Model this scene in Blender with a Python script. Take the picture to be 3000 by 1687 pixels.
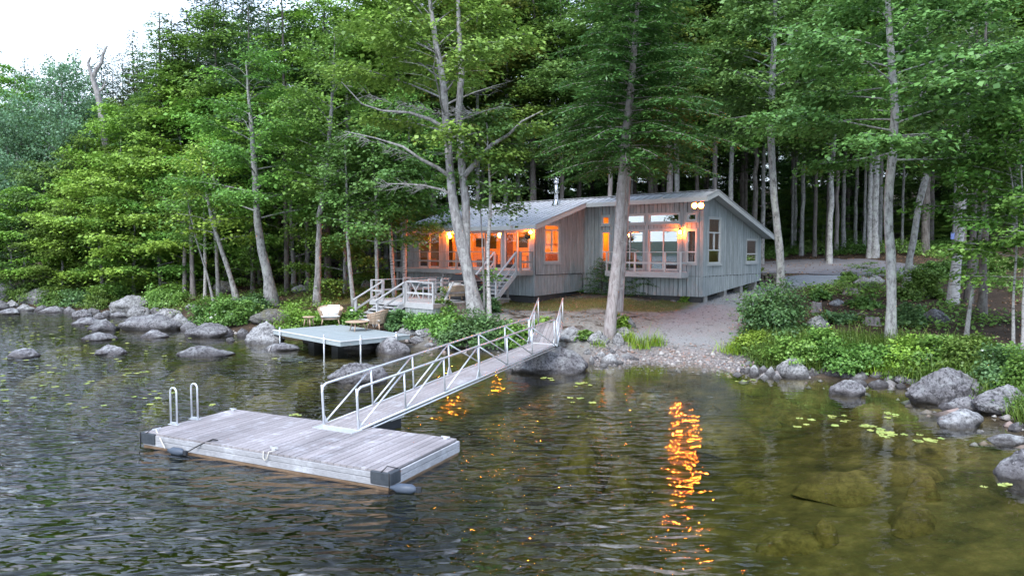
import bpy, bmesh, math, random
import numpy as np
from mathutils import Vector, Matrix, noise as mnoise

sc = bpy.context.scene
for o in list(bpy.data.objects):
    bpy.data.objects.remove(o)
COL = sc.collection
R = math.radians
random.seed(7)

# ------------------------------------------------------------------ camera
F, CX, CY, CAMH = 2050.0, 1500.0, 843.5, 4.2      # focal length and centre in photo pixels (3000 wide)
PITCH = math.atan(108.5 / F)
cam = bpy.data.cameras.new('camera')
cam_o = bpy.data.objects.new('camera', cam)
COL.objects.link(cam_o)
cam_o.location = (0, 0, CAMH)
cam_o.rotation_euler = (math.pi / 2 - PITCH, 0, 0)
cam.sensor_width = 36.0
cam.lens = 36.0 * F / 3000.0
cam.clip_end = 5000
cam.clip_start = 0.1
sc.camera = cam_o

# ------------------------------------------------------------------ world and sun
SUN_EL, SUN_AZ = R(50), R(204)     # soft bright sky behind the camera
w = bpy.data.worlds.new('World')
sc.world = w
w.use_nodes = True
nt = w.node_tree
nt.nodes.clear()
N = nt.nodes.new
out = N('ShaderNodeOutputWorld')
sky = N('ShaderNodeTexSky')
sky.sky_type = 'NISHITA'
sky.sun_disc = False
sky.sun_elevation = SUN_EL
sky.sun_rotation = SUN_AZ
bg1 = N('ShaderNodeBackground')
bg1.inputs['Strength'].default_value = 0.11
nt.links.new(sky.outputs[0], bg1.inputs['Color'])
bg2 = N('ShaderNodeBackground')            # the overcast layer
tc = N('ShaderNodeTexCoord')
mp = N('ShaderNodeMapping')
mp.inputs['Scale'].default_value = (1.2, 1.2, 5.0)
no = N('ShaderNodeTexNoise')
no.inputs['Scale'].default_value = 2.2
no.inputs['Detail'].default_value = 6
no.inputs['Roughness'].default_value = 0.55
no.inputs['Distortion'].default_value = 0.6
nt.links.new(tc.outputs['Generated'], mp.inputs[0])
nt.links.new(mp.outputs[0], no.inputs['Vector'])
rp = N('ShaderNodeValToRGB')
rp.color_ramp.elements[0].position = 0.34
rp.color_ramp.elements[0].color = (0.37, 0.44, 0.52, 1)
rp.color_ramp.elements[1].position = 0.56
rp.color_ramp.elements[1].color = (0.72, 0.83, 0.93, 1)
nt.links.new(no.outputs['Fac'], rp.inputs[0])
sx = N('ShaderNodeSeparateXYZ')
nt.links.new(tc.outputs['Generated'], sx.inputs[0])
mr = N('ShaderNodeMapRange')
for i_, v_ in enumerate((0.10, 0.65, 0.0, 0.75)): mr.inputs[i_ + 1].default_value = v_
nt.links.new(sx.outputs[2], mr.inputs[0])
zb_ = N('ShaderNodeMix'); zb_.data_type = 'RGBA'
nt.links.new(mr.outputs[0], zb_.inputs[0])
nt.links.new(rp.outputs[0], zb_.inputs[6])
zb_.inputs[7].default_value = (0.50, 0.64, 1.0, 1)
nt.links.new(zb_.outputs[2], bg2.inputs['Color'])
bg2.inputs['Strength'].default_value = 1.0
mix = N('ShaderNodeMixShader')
mix.inputs[0].default_value = 0.88
nt.links.new(bg1.outputs[0], mix.inputs[1])
nt.links.new(bg2.outputs[0], mix.inputs[2])
nt.links.new(mix.outputs[0], out.inputs['Surface'])

sun = bpy.data.lights.new('sun', 'SUN')
sun.energy = 1.35
sun.angle = R(26)
sun.color = (1.0, 0.97, 0.92)
sun_o = bpy.data.objects.new('sun', sun)
COL.objects.link(sun_o)
sd = Vector((math.sin(SUN_AZ) * math.cos(SUN_EL), math.cos(SUN_AZ) * math.cos(SUN_EL), math.sin(SUN_EL)))
sun_o.rotation_euler = (-sd).to_track_quat('-Z', 'Y').to_euler()
sun_o.location = (0, -20, 40)

vs = sc.view_settings
vs.view_transform = 'Standard'
vs.look = 'None'
vs.gamma = 1.0
vs.use_curve_mapping = False
vs.exposure = 1.68
sc.cycles.use_denoising = True
try:
    sc.cycles.denoiser = 'OPENIMAGEDENOISE'
    sc.cycles.denoising_input_passes = 'RGB_ALBEDO_NORMAL'
except Exception:
    pass
sc.cycles.max_bounces = 8
sc.cycles.diffuse_bounces = 3
sc.cycles.glossy_bounces = 4
sc.cycles.transmission_bounces = 6
sc.cycles.transparent_max_bounces = 12
sc.cycles.sample_clamp_indirect = 80
sc.cycles.use_adaptive_sampling = False

# ------------------------------------------------------------------ helpers
cP, sP = math.cos(PITCH), math.sin(PITCH)

def ray(px, py):
    x = (px - CX) / F
    y = -(py - CY) / F
    return Vector((x, cP + y * sP, -sP + y * cP))

def at(px, py, Y=None, z=None):
    d = ray(px, py)
    k = Y / d.y if Y is not None else (z - CAMH) / d.z
    return Vector((0, 0, CAMH)) + d * k

def px_of(p):
    q = p - Vector((0, 0, CAMH))
    fw = q.y * cP - q.z * sP
    up = q.y * sP + q.z * cP
    return CX + F * q.x / fw, CY - F * up / fw

ORG = {}

def tag(o, label=None, cat=None, group=None, kind=None):
    if label: o['label'] = label
    if cat: o['category'] = cat
    if group: o['group'] = group
    if kind: o['kind'] = kind
    return o

def thing(name, label, cat, loc, group=None):
    o = bpy.data.objects.new(name, None)
    COL.objects.link(o)
    o.location = loc
    o.empty_display_size = 0.2
    ORG[o.name] = Vector(loc)
    return tag(o, label, cat, group)

def link_mesh(name, me, m, parent=None):
    o = bpy.data.objects.new(name, me)
    COL.objects.link(o)
    if m is not None and len(me.materials) == 0:
        me.materials.append(m)
    if parent is not None:
        o.parent = parent
        ORG[o.name] = ORG.get(parent.name, Vector((0, 0, 0)))
    return o

class MB:
    """collects shapes in world space; build() links them as one mesh object"""
    def __init__(s):
        s.v = []; s.f = []; s.sm = []
    def add(s, vs, fs, smooth=False):
        b = len(s.v)
        s.v += [tuple(p) for p in vs]
        s.f += [tuple(b + i for i in f) for f in fs]
        s.sm += [smooth] * len(fs)
        return s
    def frame_box(s, o, ax, ay, az):
        """box from corner o with edge vectors ax, ay, az (right handed)"""
        o, ax, ay, az = Vector(o), Vector(ax), Vector(ay), Vector(az)
        if ax.cross(ay).dot(az) < 0:
            ax, ay = ay, ax
        p = [o, o + ax, o + ax + ay, o + ay]
        p = p + [q + az for q in p]
        return s.add(p, [(3, 2, 1, 0), (4, 5, 6, 7), (0, 1, 5, 4), (1, 2, 6, 5), (2, 3, 7, 6), (3, 0, 4, 7)])
    def box(s, c, sx, sy, sz, ex=(1, 0, 0), ey=(0, 1, 0), ez=(0, 0, 1)):
        ex, ey, ez = Vector(ex) * sx, Vector(ey) * sy, Vector(ez) * sz
        return s.frame_box(Vector(c) - (ex + ey + ez) / 2, ex, ey, ez)
    def beam(s, a, b, w, h, up=(0, 0, 1)):
        a, b = Vector(a), Vector(b)
        d = (b - a)
        side = d.cross(Vector(up))
        if side.length < 1e-6:
            side = d.cross(Vector((1, 0, 0)))
        side.normalize()
        u = side.cross(d).normalized()
        return s.frame_box(a - side * w / 2 - u * h / 2, d, side * w, u * h)
    def tube(s, path, r, n=8, cap=True):
        path = [Vector(p) for p in path]
        rr = r if isinstance(r, (list, tuple)) else [r] * len(path)
        vs, fs = [], []
        prev = None
        for i, p in enumerate(path):
            a = path[max(0, i - 1)]; b = path[min(len(path) - 1, i + 1)]
            d = (b - a).normalized()
            if prev is None:
                x = d.orthogonal().normalized()
            else:
                x = (prev - d * prev.dot(d)).normalized()
            prev = x
            y = d.cross(x)
            for k in range(n):
                t = 2 * math.pi * k / n
                vs.append(p + (x * math.cos(t) + y * math.sin(t)) * rr[i])
        for i in range(len(path) - 1):
            for k in range(n):
                k2 = (k + 1) % n
                fs.append((i * n + k, i * n + k2, (i + 1) * n + k2, (i + 1) * n + k))
        if cap:
            fs.append(tuple(range(n - 1, -1, -1)))
            fs.append(tuple(range((len(path) - 1) * n, len(path) * n)))
        return s.add(vs, fs, True)
    def lathe(s, c, prof, n=16, ax=(0, 0, 1)):
        c = Vector(c); ax = Vector(ax).normalized()
        x = ax.orthogonal().normalized(); y = ax.cross(x)
        vs, fs = [], []
        for r, h in prof:
            for k in range(n):
                t = 2 * math.pi * k / n
                vs.append(c + ax * h + (x * math.cos(t) + y * math.sin(t)) * r)
        for i in range(len(prof) - 1):
            for k in range(n):
                k2 = (k + 1) % n
                fs.append((i * n + k, i * n + k2, (i + 1) * n + k2, (i + 1) * n + k))
        fs.append(tuple(range(n - 1, -1, -1)))
        fs.append(tuple(range((len(prof) - 1) * n, len(prof) * n)))
        return s.add(vs, fs, True)
    def mesh(s, name, off=Vector((0, 0, 0))):
        me = bpy.data.meshes.new(name)
        me.from_pydata([tuple(Vector(p) - off) for p in s.v], [], s.f)
        me.polygons.foreach_set('use_smooth', s.sm)
        me.update()
        return me
    def build(s, name, m, parent=None, bevel=0.0):
        off = ORG.get(parent.name, Vector((0, 0, 0))) if parent is not None else Vector((0, 0, 0))
        if parent is None:
            lo = [min(p[i] for p in s.v) for i in range(3)]
            hi = [max(p[i] for p in s.v) for i in range(3)]
            off = Vector(((lo[0] + hi[0]) / 2, (lo[1] + hi[1]) / 2, lo[2]))
        me = s.mesh(name, off)
        if bevel:
            bm = bmesh.new(); bm.from_mesh(me)
            bmesh.ops.bevel(bm, geom=bm.edges[:], offset=bevel, segments=1, affect='EDGES')
            bm.to_mesh(me); bm.free()
        o = link_mesh(name, me, m, parent)
        if parent is None:
            o.location = off
            ORG[o.name] = Vector(off)
        return o

def np_mesh(name, verts, quads=None, tris=None, smooth=False):
    me = bpy.data.meshes.new(name)
    nq = 0 if quads is None else len(quads)
    ntr = 0 if tris is None else len(tris)
    me.vertices.add(len(verts))
    me.vertices.foreach_set('co', np.ascontiguousarray(verts, dtype=np.float32).ravel())
    loops = []
    if nq: loops.append(np.asarray(quads, dtype=np.int32).ravel())
    if ntr: loops.append(np.asarray(tris, dtype=np.int32).ravel())
    loops = np.concatenate(loops)
    me.loops.add(len(loops))
    me.loops.foreach_set('vertex_index', loops)
    me.polygons.add(nq + ntr)
    st = np.concatenate([np.arange(nq) * 4, nq * 4 + np.arange(ntr) * 3]).astype(np.int32)
    me.polygons.foreach_set('loop_start', st)
    if smooth:
        me.polygons.foreach_set('use_smooth', np.ones(nq + ntr, dtype=bool))
    me.update(calc_edges=True)
    me.validate()
    return me

def copy_tree(o, loc=None, rz=None, sc_=None, label=None, group=None):
    c = o.copy(); COL.objects.link(c)
    for ch in o.children:
        d = ch.copy(); COL.objects.link(d); d.parent = c
        for g in ch.children:
            e = g.copy(); COL.objects.link(e); e.parent = d
    if loc is not None: c.location = loc
    if rz is not None: c.rotation_euler = (c.rotation_euler[0], c.rotation_euler[1], rz)
    if sc_ is not None: c.scale = sc_ if isinstance(sc_, (tuple, list)) else (sc_, sc_, sc_)
    if label: c['label'] = label
    if group: c['group'] = group
    return c

# ------------------------------------------------------------------ materials
class NG:
    def __init__(s, name):
        s.m = bpy.data.materials.new(name)
        s.m.use_nodes = True
        s.t = s.m.node_tree
        s.t.nodes.clear()
        s.out = s.n('ShaderNodeOutputMaterial')
    def n(s, typ, **kw):
        nd = s.t.nodes.new(typ)
        for k, v in kw.items():
            if k.startswith('_'):
                setattr(nd, k[1:], v)
            else:
                nd.inputs[k.replace('__', ' ')].default_value = v
        return nd
    def l(s, a, b):
        s.t.links.new(a, b)
    def val(s, sock, v):
        if hasattr(v, 'is_linked'): s.l(v, sock)
        else: sock.default_value = v
    def coord(s, kind='Object', scale=(1, 1, 1)):
        tcn = s.n('ShaderNodeTexCoord')
        mpn = s.n('ShaderNodeMapping')
        mpn.inputs['Scale'].default_value = scale
        s.l(tcn.outputs[kind], mpn.inputs[0])
        return mpn.outputs[0]
    def wpos(s, scale=(1, 1, 1)):
        g = s.n('ShaderNodeNewGeometry')
        mpn = s.n('ShaderNodeMapping')
        mpn.inputs['Scale'].default_value = scale
        s.l(g.outputs['Position'], mpn.inputs[0])
        return mpn.outputs[0]
    def noise(s, vec, scale, detail=4, rough=0.55, dist=0.0):
        nn = s.n('ShaderNodeTexNoise', Scale=scale, Detail=detail, Roughness=rough, Distortion=dist)
        s.l(vec, nn.inputs['Vector'])
        return nn.outputs['Fac']
    def ramp(s, fac, stops):
        r = s.n('ShaderNodeValToRGB')
        el = r.color_ramp.elements
        while len(el) < len(stops): el.new(0.5)
        for e, (p, c) in zip(el, stops):
            e.position = p
            e.color = (*c, 1) if len(c) == 3 else c
        s.l(fac, r.inputs[0])
        return r.outputs[0]
    def mixc(s, fac, a, b, mode='MIX'):
        m = s.n('ShaderNodeMix', _data_type='RGBA', _blend_type=mode)
        s.val(m.inputs[0], fac)
        for i, v in ((6, a), (7, b)):
            if hasattr(v, 'is_linked'): s.l(v, m.inputs[i])
            else: m.inputs[i].default_value = (*v, 1)
        return m.outputs[2]
    def math(s, op, a, b=None, clamp=False):
        m = s.n('ShaderNodeMath', _operation=op, _use_clamp=clamp)
        s.val(m.inputs[0], a)
        if b is not None: s.val(m.inputs[1], b)
        return m.outputs[0]
    def maprange(s, v, a, b, c=0.0, d=1.0):
        m = s.n('ShaderNodeMapRange')
        s.l(v, m.inputs[0])
        for i, x in enumerate((a, b, c, d)): m.inputs[i + 1].default_value = x
        return m.outputs[0]
    def bump(s, h, strength=0.4, dist=0.02):
        b = s.n('ShaderNodeBump', Strength=strength, Distance=dist)
        s.l(h, b.inputs['Height'])
        return b.outputs[0]
    def pbsdf(s, col, rough=0.7, metal=0.0, normal=None, spec=0.3):
        p = s.n('ShaderNodeBsdfPrincipled')
        s.val(p.inputs['Base Color'], col if hasattr(col, 'is_linked') else (*col, 1))
        s.val(p.inputs['Roughness'], rough)
        p.inputs['Metallic'].default_value = metal
        p.inputs['Specular IOR Level'].default_value = spec
        if normal is not None: s.l(normal, p.inputs['Normal'])
        s.l(p.outputs[0], s.out.inputs['Surface'])
        return p
    def objrand(s):
        return s.n('ShaderNodeObjectInfo').outputs['Random']

def surf_mat(name, c1, c2, scale=6, rough=0.75, metal=0, stretch=(1, 1, 1), bump=0.3, bdist=0.01, vary=0.12, spec=0.3, detail=5):
    """two tone noise, per object tint variation and relief"""
    g = NG(name)
    v = g.coord('Object', stretch)
    f = g.noise(v, scale, detail, 0.6)
    c = g.ramp(f, [(0.3, c1), (0.7, c2)])
    f2 = g.noise(v, scale * 6, 3)
    c = g.mixc(g.maprange(f2, 0.35, 0.7, 0, 0.3), c, tuple(x * 0.75 for x in c1))
    hv = g.n('ShaderNodeHueSaturation')
    g.l(c, hv.inputs['Color'])
    g.l(g.maprange(g.objrand(), 0, 1, 1 - vary, 1 + vary), hv.inputs['Value'])
    nb = g.bump(f2, bump, bdist) if bump else None
    g.pbsdf(hv.outputs[0], rough, metal, nb, spec)
    return g.m

M = {}
M['siding'] = surf_mat('siding_stain', (0.195, 0.225, 0.235), (0.34, 0.37, 0.38), 2.6, 0.8, stretch=(3, 3, 0.5), bump=0.25, vary=0.10)
M['skirt'] = surf_mat('skirt_boards', (0.25, 0.285, 0.275), (0.33, 0.36, 0.34), 2.5, 0.85, stretch=(3, 3, 0.5), vary=0.14)
M['brown_board'] = surf_mat('weathered_brown_boards', (0.25, 0.215, 0.19), (0.34, 0.30, 0.265), 2.5, 0.85, stretch=(3, 3, 0.5), vary=0.14)
M['trim'] = surf_mat('grey_trim_paint', (0.30, 0.32, 0.325), (0.37, 0.39, 0.395), 3, 0.7, bump=0.1, vary=0.05)
M['frame'] = surf_mat('window_frame_paint', (0.42, 0.43, 0.43), (0.5, 0.51, 0.5), 4, 0.5, bump=0.05, vary=0.05)
M['black_frame'] = surf_mat('black_screen_frame', (0.02, 0.02, 0.022), (0.03, 0.03, 0.03), 4, 0.5, bump=0.0, vary=0.05)
M['roof'] = surf_mat('standing_seam_metal', (0.40, 0.405, 0.42), (0.60, 0.605, 0.63), 1.6, 0.45, metal=0.08, bump=0.03, vary=0.04, spec=0.5)
M['roof_edge'] = surf_mat('roof_edge_trim', (0.33, 0.335, 0.34), (0.38, 0.385, 0.39), 2, 0.6, bump=0.05, vary=0.03)
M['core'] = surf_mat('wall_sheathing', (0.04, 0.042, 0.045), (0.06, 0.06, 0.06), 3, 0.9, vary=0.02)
M['deck'] = surf_mat('weathered_deck_boards', (0.36, 0.345, 0.34), (0.47, 0.455, 0.445), 3, 0.85, stretch=(2, 2, 2), vary=0.12)
M['rail'] = surf_mat('grey_rail_stain', (0.37, 0.37, 0.375), (0.46, 0.46, 0.46), 3, 0.8, vary=0.06)
M['stain_rail'] = surf_mat('taupe_rail_stain', (0.22, 0.21, 0.205), (0.29, 0.28, 0.27), 3, 0.8, vary=0.06)
M['platform'] = surf_mat('platform_composite', (0.26, 0.30, 0.305), (0.32, 0.36, 0.365), 1.5, 0.7, bump=0.1, vary=0.03)
M['alu'] = surf_mat('brushed_aluminium', (0.62, 0.64, 0.66), (0.74, 0.75, 0.77), 3, 0.38, metal=0.55, bump=0.04, vary=0.04, spec=0.5)
M['galv'] = surf_mat('galvanised_pipe', (0.55, 0.57, 0.6), (0.66, 0.68, 0.7), 9, 0.4, metal=0.6, bump=0.04, vary=0.03)
M['steel'] = surf_mat('stainless_flue', (0.6, 0.6, 0.6), (0.72, 0.72, 0.72), 3, 0.22, metal=0.95, bump=0.02, vary=0.02)
M['black_plastic'] = surf_mat('black_plastic', (0.018, 0.021, 0.026), (0.03, 0.034, 0.04), 4, 0.5, bump=0.1, vary=0.08)
M['black_cover'] = surf_mat('black_vinyl_cover', (0.016, 0.017, 0.02), (0.024, 0.025, 0.028), 3, 0.6, bump=0.2, bdist=0.03, vary=0.03)
M['rubber'] = surf_mat('fender_rubber', (0.045, 0.06, 0.085), (0.07, 0.085, 0.11), 4, 0.45, bump=0.08, vary=0.05)
M['bumper'] = surf_mat('corner_bumper_rubber', (0.03, 0.037, 0.045), (0.055, 0.062, 0.07), 6, 0.7, bump=0.3, vary=0.05)
M['rope'] = surf_mat('pale_rope', (0.5, 0.47, 0.4), (0.62, 0.58, 0.5), 20, 0.9, vary=0.05)
M['dark_rope'] = surf_mat('dark_rope', (0.02, 0.02, 0.022), (0.035, 0.035, 0.035), 20, 0.9, vary=0.05)
M['wicker'] = surf_mat('natural_wicker', (0.36, 0.27, 0.19), (0.50, 0.39, 0.29), 30, 0.7, bump=0.6, vary=0.05)
M['teak'] = surf_mat('teak_wood', (0.40, 0.28, 0.19), (0.53, 0.39, 0.28), 5, 0.6, stretch=(4, 4, 1), vary=0.06)
M['cushion'] = surf_mat('off_white_cushion', (0.66, 0.66, 0.65), (0.76, 0.76, 0.75), 5, 0.95, bump=0.2, vary=0.04)
M['concrete'] = surf_mat('concrete_pier', (0.25, 0.245, 0.235), (0.33, 0.32, 0.31), 4, 0.9, vary=0.08)
M['white_paint'] = surf_mat('white_paint', (0.7, 0.7, 0.69), (0.78, 0.78, 0.77), 3, 0.5, bump=0.03, vary=0.03)
M['pine_wall'] = surf_mat('pine_panelling', (0.5, 0.31, 0.12), (0.62, 0.41, 0.18), 2, 0.6, stretch=(6, 6, 0.6), vary=0.05)
M['cabinet'] = surf_mat('kitchen_cabinet', (0.42, 0.26, 0.12), (0.52, 0.34, 0.17), 3, 0.5, vary=0.05)
M['sofa'] = surf_mat('sofa_fabric', (0.14, 0.06, 0.04), (0.22, 0.10, 0.06), 8, 0.9, vary=0.05)
M['blue_fabric'] = surf_mat('blue_fabric', (0.10, 0.14, 0.32), (0.16, 0.2, 0.42), 8, 0.9, vary=0.05)
M['firewood'] = surf_mat('split_firewood', (0.10, 0.085, 0.07), (0.2, 0.17, 0.14), 6, 0.9, vary=0.25)
M['flower_white'] = surf_mat('white_petals', (0.7, 0.7, 0.62), (0.8, 0.8, 0.75), 9, 0.8, bump=0, vary=0.03)

def wood_mat(name, dark, light, axis_scale, wear, vary=0.15):
    """weathered boards: long grain, pale wear streaks"""
    g = NG(name)
    v = g.coord('Object', axis_scale)
    f = g.noise(v, 5, 6, 0.65)
    c = g.ramp(f, [(0.28, dark), (0.62, light)])
    f3 = g.noise(g.wpos((1, 1, 1)), 2.3, 6, 0.7)
    c = g.mixc(g.maprange(f3, 0.54, 0.68, 0, 0.75), c, wear)
    f4 = g.noise(g.wpos((1, 1, 1)), 0.9, 3, 0.6)
    c = g.mixc(g.maprange(f4, 0.4, 0.65, 0, 0.4), c, tuple(x * 0.72 for x in dark))
    hv = g.n('ShaderNodeHueSaturation')
    g.l(c, hv.inputs['Color'])
    g.l(g.maprange(g.objrand(), 0, 1, 1 - vary, 1 + vary), hv.inputs['Value'])
    g.pbsdf(hv.outputs[0], 0.85, 0, g.bump(f, 0.5, 0.01), 0.25)
    return g.m
M['dock_wood'] = wood_mat('dock_wood', (0.19, 0.17, 0.168), (0.31, 0.285, 0.285), (5, 5, 5), (0.46, 0.455, 0.475))
M['dock_side'] = wood_mat('dock_side_wood', (0.24, 0.237, 0.245), (0.36, 0.36, 0.375), (2, 2, 8), (0.50, 0.515, 0.54), 0.06)
M['gang_wood'] = wood_mat('gangway_boards', (0.21, 0.185, 0.18), (0.31, 0.285, 0.28), (4, 4, 4), (0.42, 0.42, 0.43))

def emit_mat(name, col, st):
    g = NG(name)
    e = g.n('ShaderNodeEmission', Strength=st)
    e.inputs['Color'].default_value = (*col, 1)
    g.l(e.outputs[0], g.out.inputs['Surface'])
    return g.m
WARM = (1.0, 0.31, 0.04)
M['bulb'] = emit_mat('lantern_bulb', (1.0, 0.16, 0.012), 560)
M['flood'] = emit_mat('floodlight_bulb', (1.0, 0.125, 0.010), 190)
M['lamp_in'] = emit_mat('indoor_lamp_globe', (1.0, 0.25, 0.009), 135)

def glass_mat(name, refl, tint=(0.9, 0.92, 0.92)):
    g = NG(name)
    lw = g.n('ShaderNodeLayerWeight', Blend=0.5)
    fac = g.math('ADD', g.math('MULTIPLY', g.math('POWER', lw.outputs['Facing'], 4.0), 0.8), refl, True)
    tr = g.n('ShaderNodeBsdfTransparent'); tr.inputs[0].default_value = (*tint, 1)
    gl = g.n('ShaderNodeBsdfGlossy', Roughness=0.0); gl.inputs[0].default_value = (0.95, 0.97, 1, 1)
    mx = g.n('ShaderNodeMixShader')
    g.l(fac, mx.inputs[0]); g.l(tr.outputs[0], mx.inputs[1]); g.l(gl.outputs[0], mx.inputs[2])
    g.l(mx.outputs[0], g.out.inputs['Surface'])
    return g.m
M['glass'] = glass_mat('window_glass', 0.05)
M['glass_dark'] = glass_mat('coated_window_glass', 0.34, (0.62, 0.66, 0.68))

def granite_mat(name, base, dark, light, lichen, wet=True):
    g = NG(name)
    v = g.coord('Object')
    geo = g.n('ShaderNodeNewGeometry')
    wv = g.wpos()
    f = g.noise(wv, 2.2, 5, 0.65)
    c = g.ramp(f, [(0.32, dark), (0.5, base), (0.72, light)])
    sp = g.noise(wv, 11, 6, 0.75)
    c = g.mixc(g.maprange(sp, 0.47, 0.58, 0, 0.85), c, tuple(x * 0.36 for x in dark))
    sp2 = g.noise(wv, 14, 5, 0.7)
    c = g.mixc(g.maprange(sp2, 0.56, 0.66, 0, 0.6), c, tuple(min(1, x * 1.35) for x in light))
    nz = g.n('ShaderNodeSeparateXYZ'); g.l(geo.outputs['Normal'], nz.inputs[0])
    ln = g.noise(wv, 3.1, 6, 0.7)
    up = g.math('MULTIPLY', g.maprange(nz.outputs[2], 0.35, 0.95, 0, 1), g.maprange(ln, 0.48, 0.62, 0, 1))
    c = g.mixc(g.math('MULTIPLY', up, 0.85), c, lichen)
    if wet:      # lake stain and wet band at the waterline
        pz = g.n('ShaderNodeSeparateXYZ'); g.l(geo.outputs['Position'], pz.inputs[0])
        zz = g.math('ADD', pz.outputs[2], g.math('MULTIPLY', g.math('SUBTRACT', ln, 0.5), 0.35))
        c = g.mixc(g.maprange(zz, 0.07, 0.2, 0.7, 0.0), c, (0.045, 0.04, 0.04))
        c = g.mixc(g.maprange(pz.outputs[2], -0.15, 0.0, 0.85, 0.0), c, (0.10, 0.075, 0.022))
    hv = g.n('ShaderNodeHueSaturation')
    g.l(c, hv.inputs['Color'])
    g.l(g.maprange(g.objrand(), 0, 1, 0.82, 1.18), hv.inputs['Value'])
    h = g.math('ADD', g.math('MULTIPLY', sp, 0.4), sp2)
    g.pbsdf(hv.outputs[0], 0.85, 0, g.bump(h, 0.7, 0.04), 0.25)
    return g.m
M['granite'] = granite_mat('granite', (0.1598, 0.153, 0.1598), (0.0816, 0.07684, 0.08296), (0.2312, 0.2244, 0.2278), (0.2992, 0.306, 0.2992))
M['granite_pale'] = granite_mat('pale_granite', (0.2516, 0.2482, 0.2482), (0.1496, 0.1462, 0.1496), (0.3264, 0.3196, 0.3162), (0.3944, 0.4012, 0.3944))
M['granite_moss'] = granite_mat('mossy_granite', (0.1728, 0.1656, 0.1548), (0.0936, 0.09, 0.0828), (0.2304, 0.2232, 0.2088), (0.1224, 0.1188, 0.0504))
g = NG('algae_covered_stone')
wv = g.wpos()
f1 = g.noise(wv, 0.8, 6, 0.75); f2 = g.noise(wv, 4, 6, 0.75)
c = g.ramp(f1, [(0.30, (0.055, 0.045, 0.016)), (0.5, (0.15, 0.118, 0.038)), (0.7, (0.26, 0.205, 0.07))])
c = g.mixc(g.maprange(f2, 0.45, 0.62, 0, 0.75), c, (0.055, 0.044, 0.017))
g.pbsdf(c, 0.95, 0, g.bump(f2, 0.8, 0.08), 0.1)
M['sunken'] = g.m

def bark_mat(name, base, dark, light, blotch, vscale=0.25, marks=False):
    g = NG(name)
    v = g.coord('Object', (1, 1, vscale))
    f = g.noise(v, 9, 6, 0.7)
    c = g.ramp(f, [(0.33, dark), (0.5, base), (0.7, light)])
    wv = g.wpos((1, 1, 0.8))
    f2 = g.noise(wv, 4.5, 5, 0.65)
    c = g.mixc(g.maprange(f2, 0.50, 0.60, 0, 0.75), c, blotch)
    if marks:
        v2 = g.coord('Object', (1, 1, 7))
        f3 = g.noise(v2, 2.6, 4, 0.6)
        c = g.mixc(g.maprange(f3, 0.57, 0.64, 0, 0.9), c, (0.03, 0.028, 0.026))
    hv = g.n('ShaderNodeHueSaturation')
    g.l(c, hv.inputs['Color'])
    g.l(g.maprange(g.objrand(), 0, 1, 0.82, 1.15), hv.inputs['Value'])
    g.pbsdf(hv.outputs[0], 0.9, 0, g.bump(f, 0.8, 0.04), 0.15)
    return g.m
M['bark_maple'] = bark_mat('maple_bark', (0.2106, 0.1989, 0.195), (0.078, 0.0741, 0.0741), (0.312, 0.3003, 0.2964), (0.3276, 0.3276, 0.312), 0.2)
M['bark_pale'] = bark_mat('pale_mottled_bark', (0.2592, 0.252, 0.2448), (0.072, 0.0684, 0.0648), (0.3744, 0.3672, 0.36), (0.36, 0.3744, 0.3384), 0.4)
M['bark_birch'] = bark_mat('birch_bark', (0.448, 0.432, 0.416), (0.24, 0.224, 0.216), (0.544, 0.528, 0.512), (0.496, 0.48, 0.464), 1.0, True)
M['bark_conifer'] = bark_mat('conifer_bark', (0.12, 0.105, 0.095), (0.05, 0.043, 0.04), (0.19, 0.17, 0.155), (0.17, 0.165, 0.15), 0.25)
M['bark_hemlock'] = bark_mat('hemlock_bark', (0.27, 0.235, 0.225), (0.12, 0.10, 0.095), (0.38, 0.34, 0.33), (0.33, 0.31, 0.30), 0.18)
M['bark_dead'] = bark_mat('dead_grey_wood', (0.29, 0.27, 0.26), (0.10, 0.09, 0.085), (0.43, 0.40, 0.385), (0.36, 0.34, 0.33), 0.2)

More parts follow.
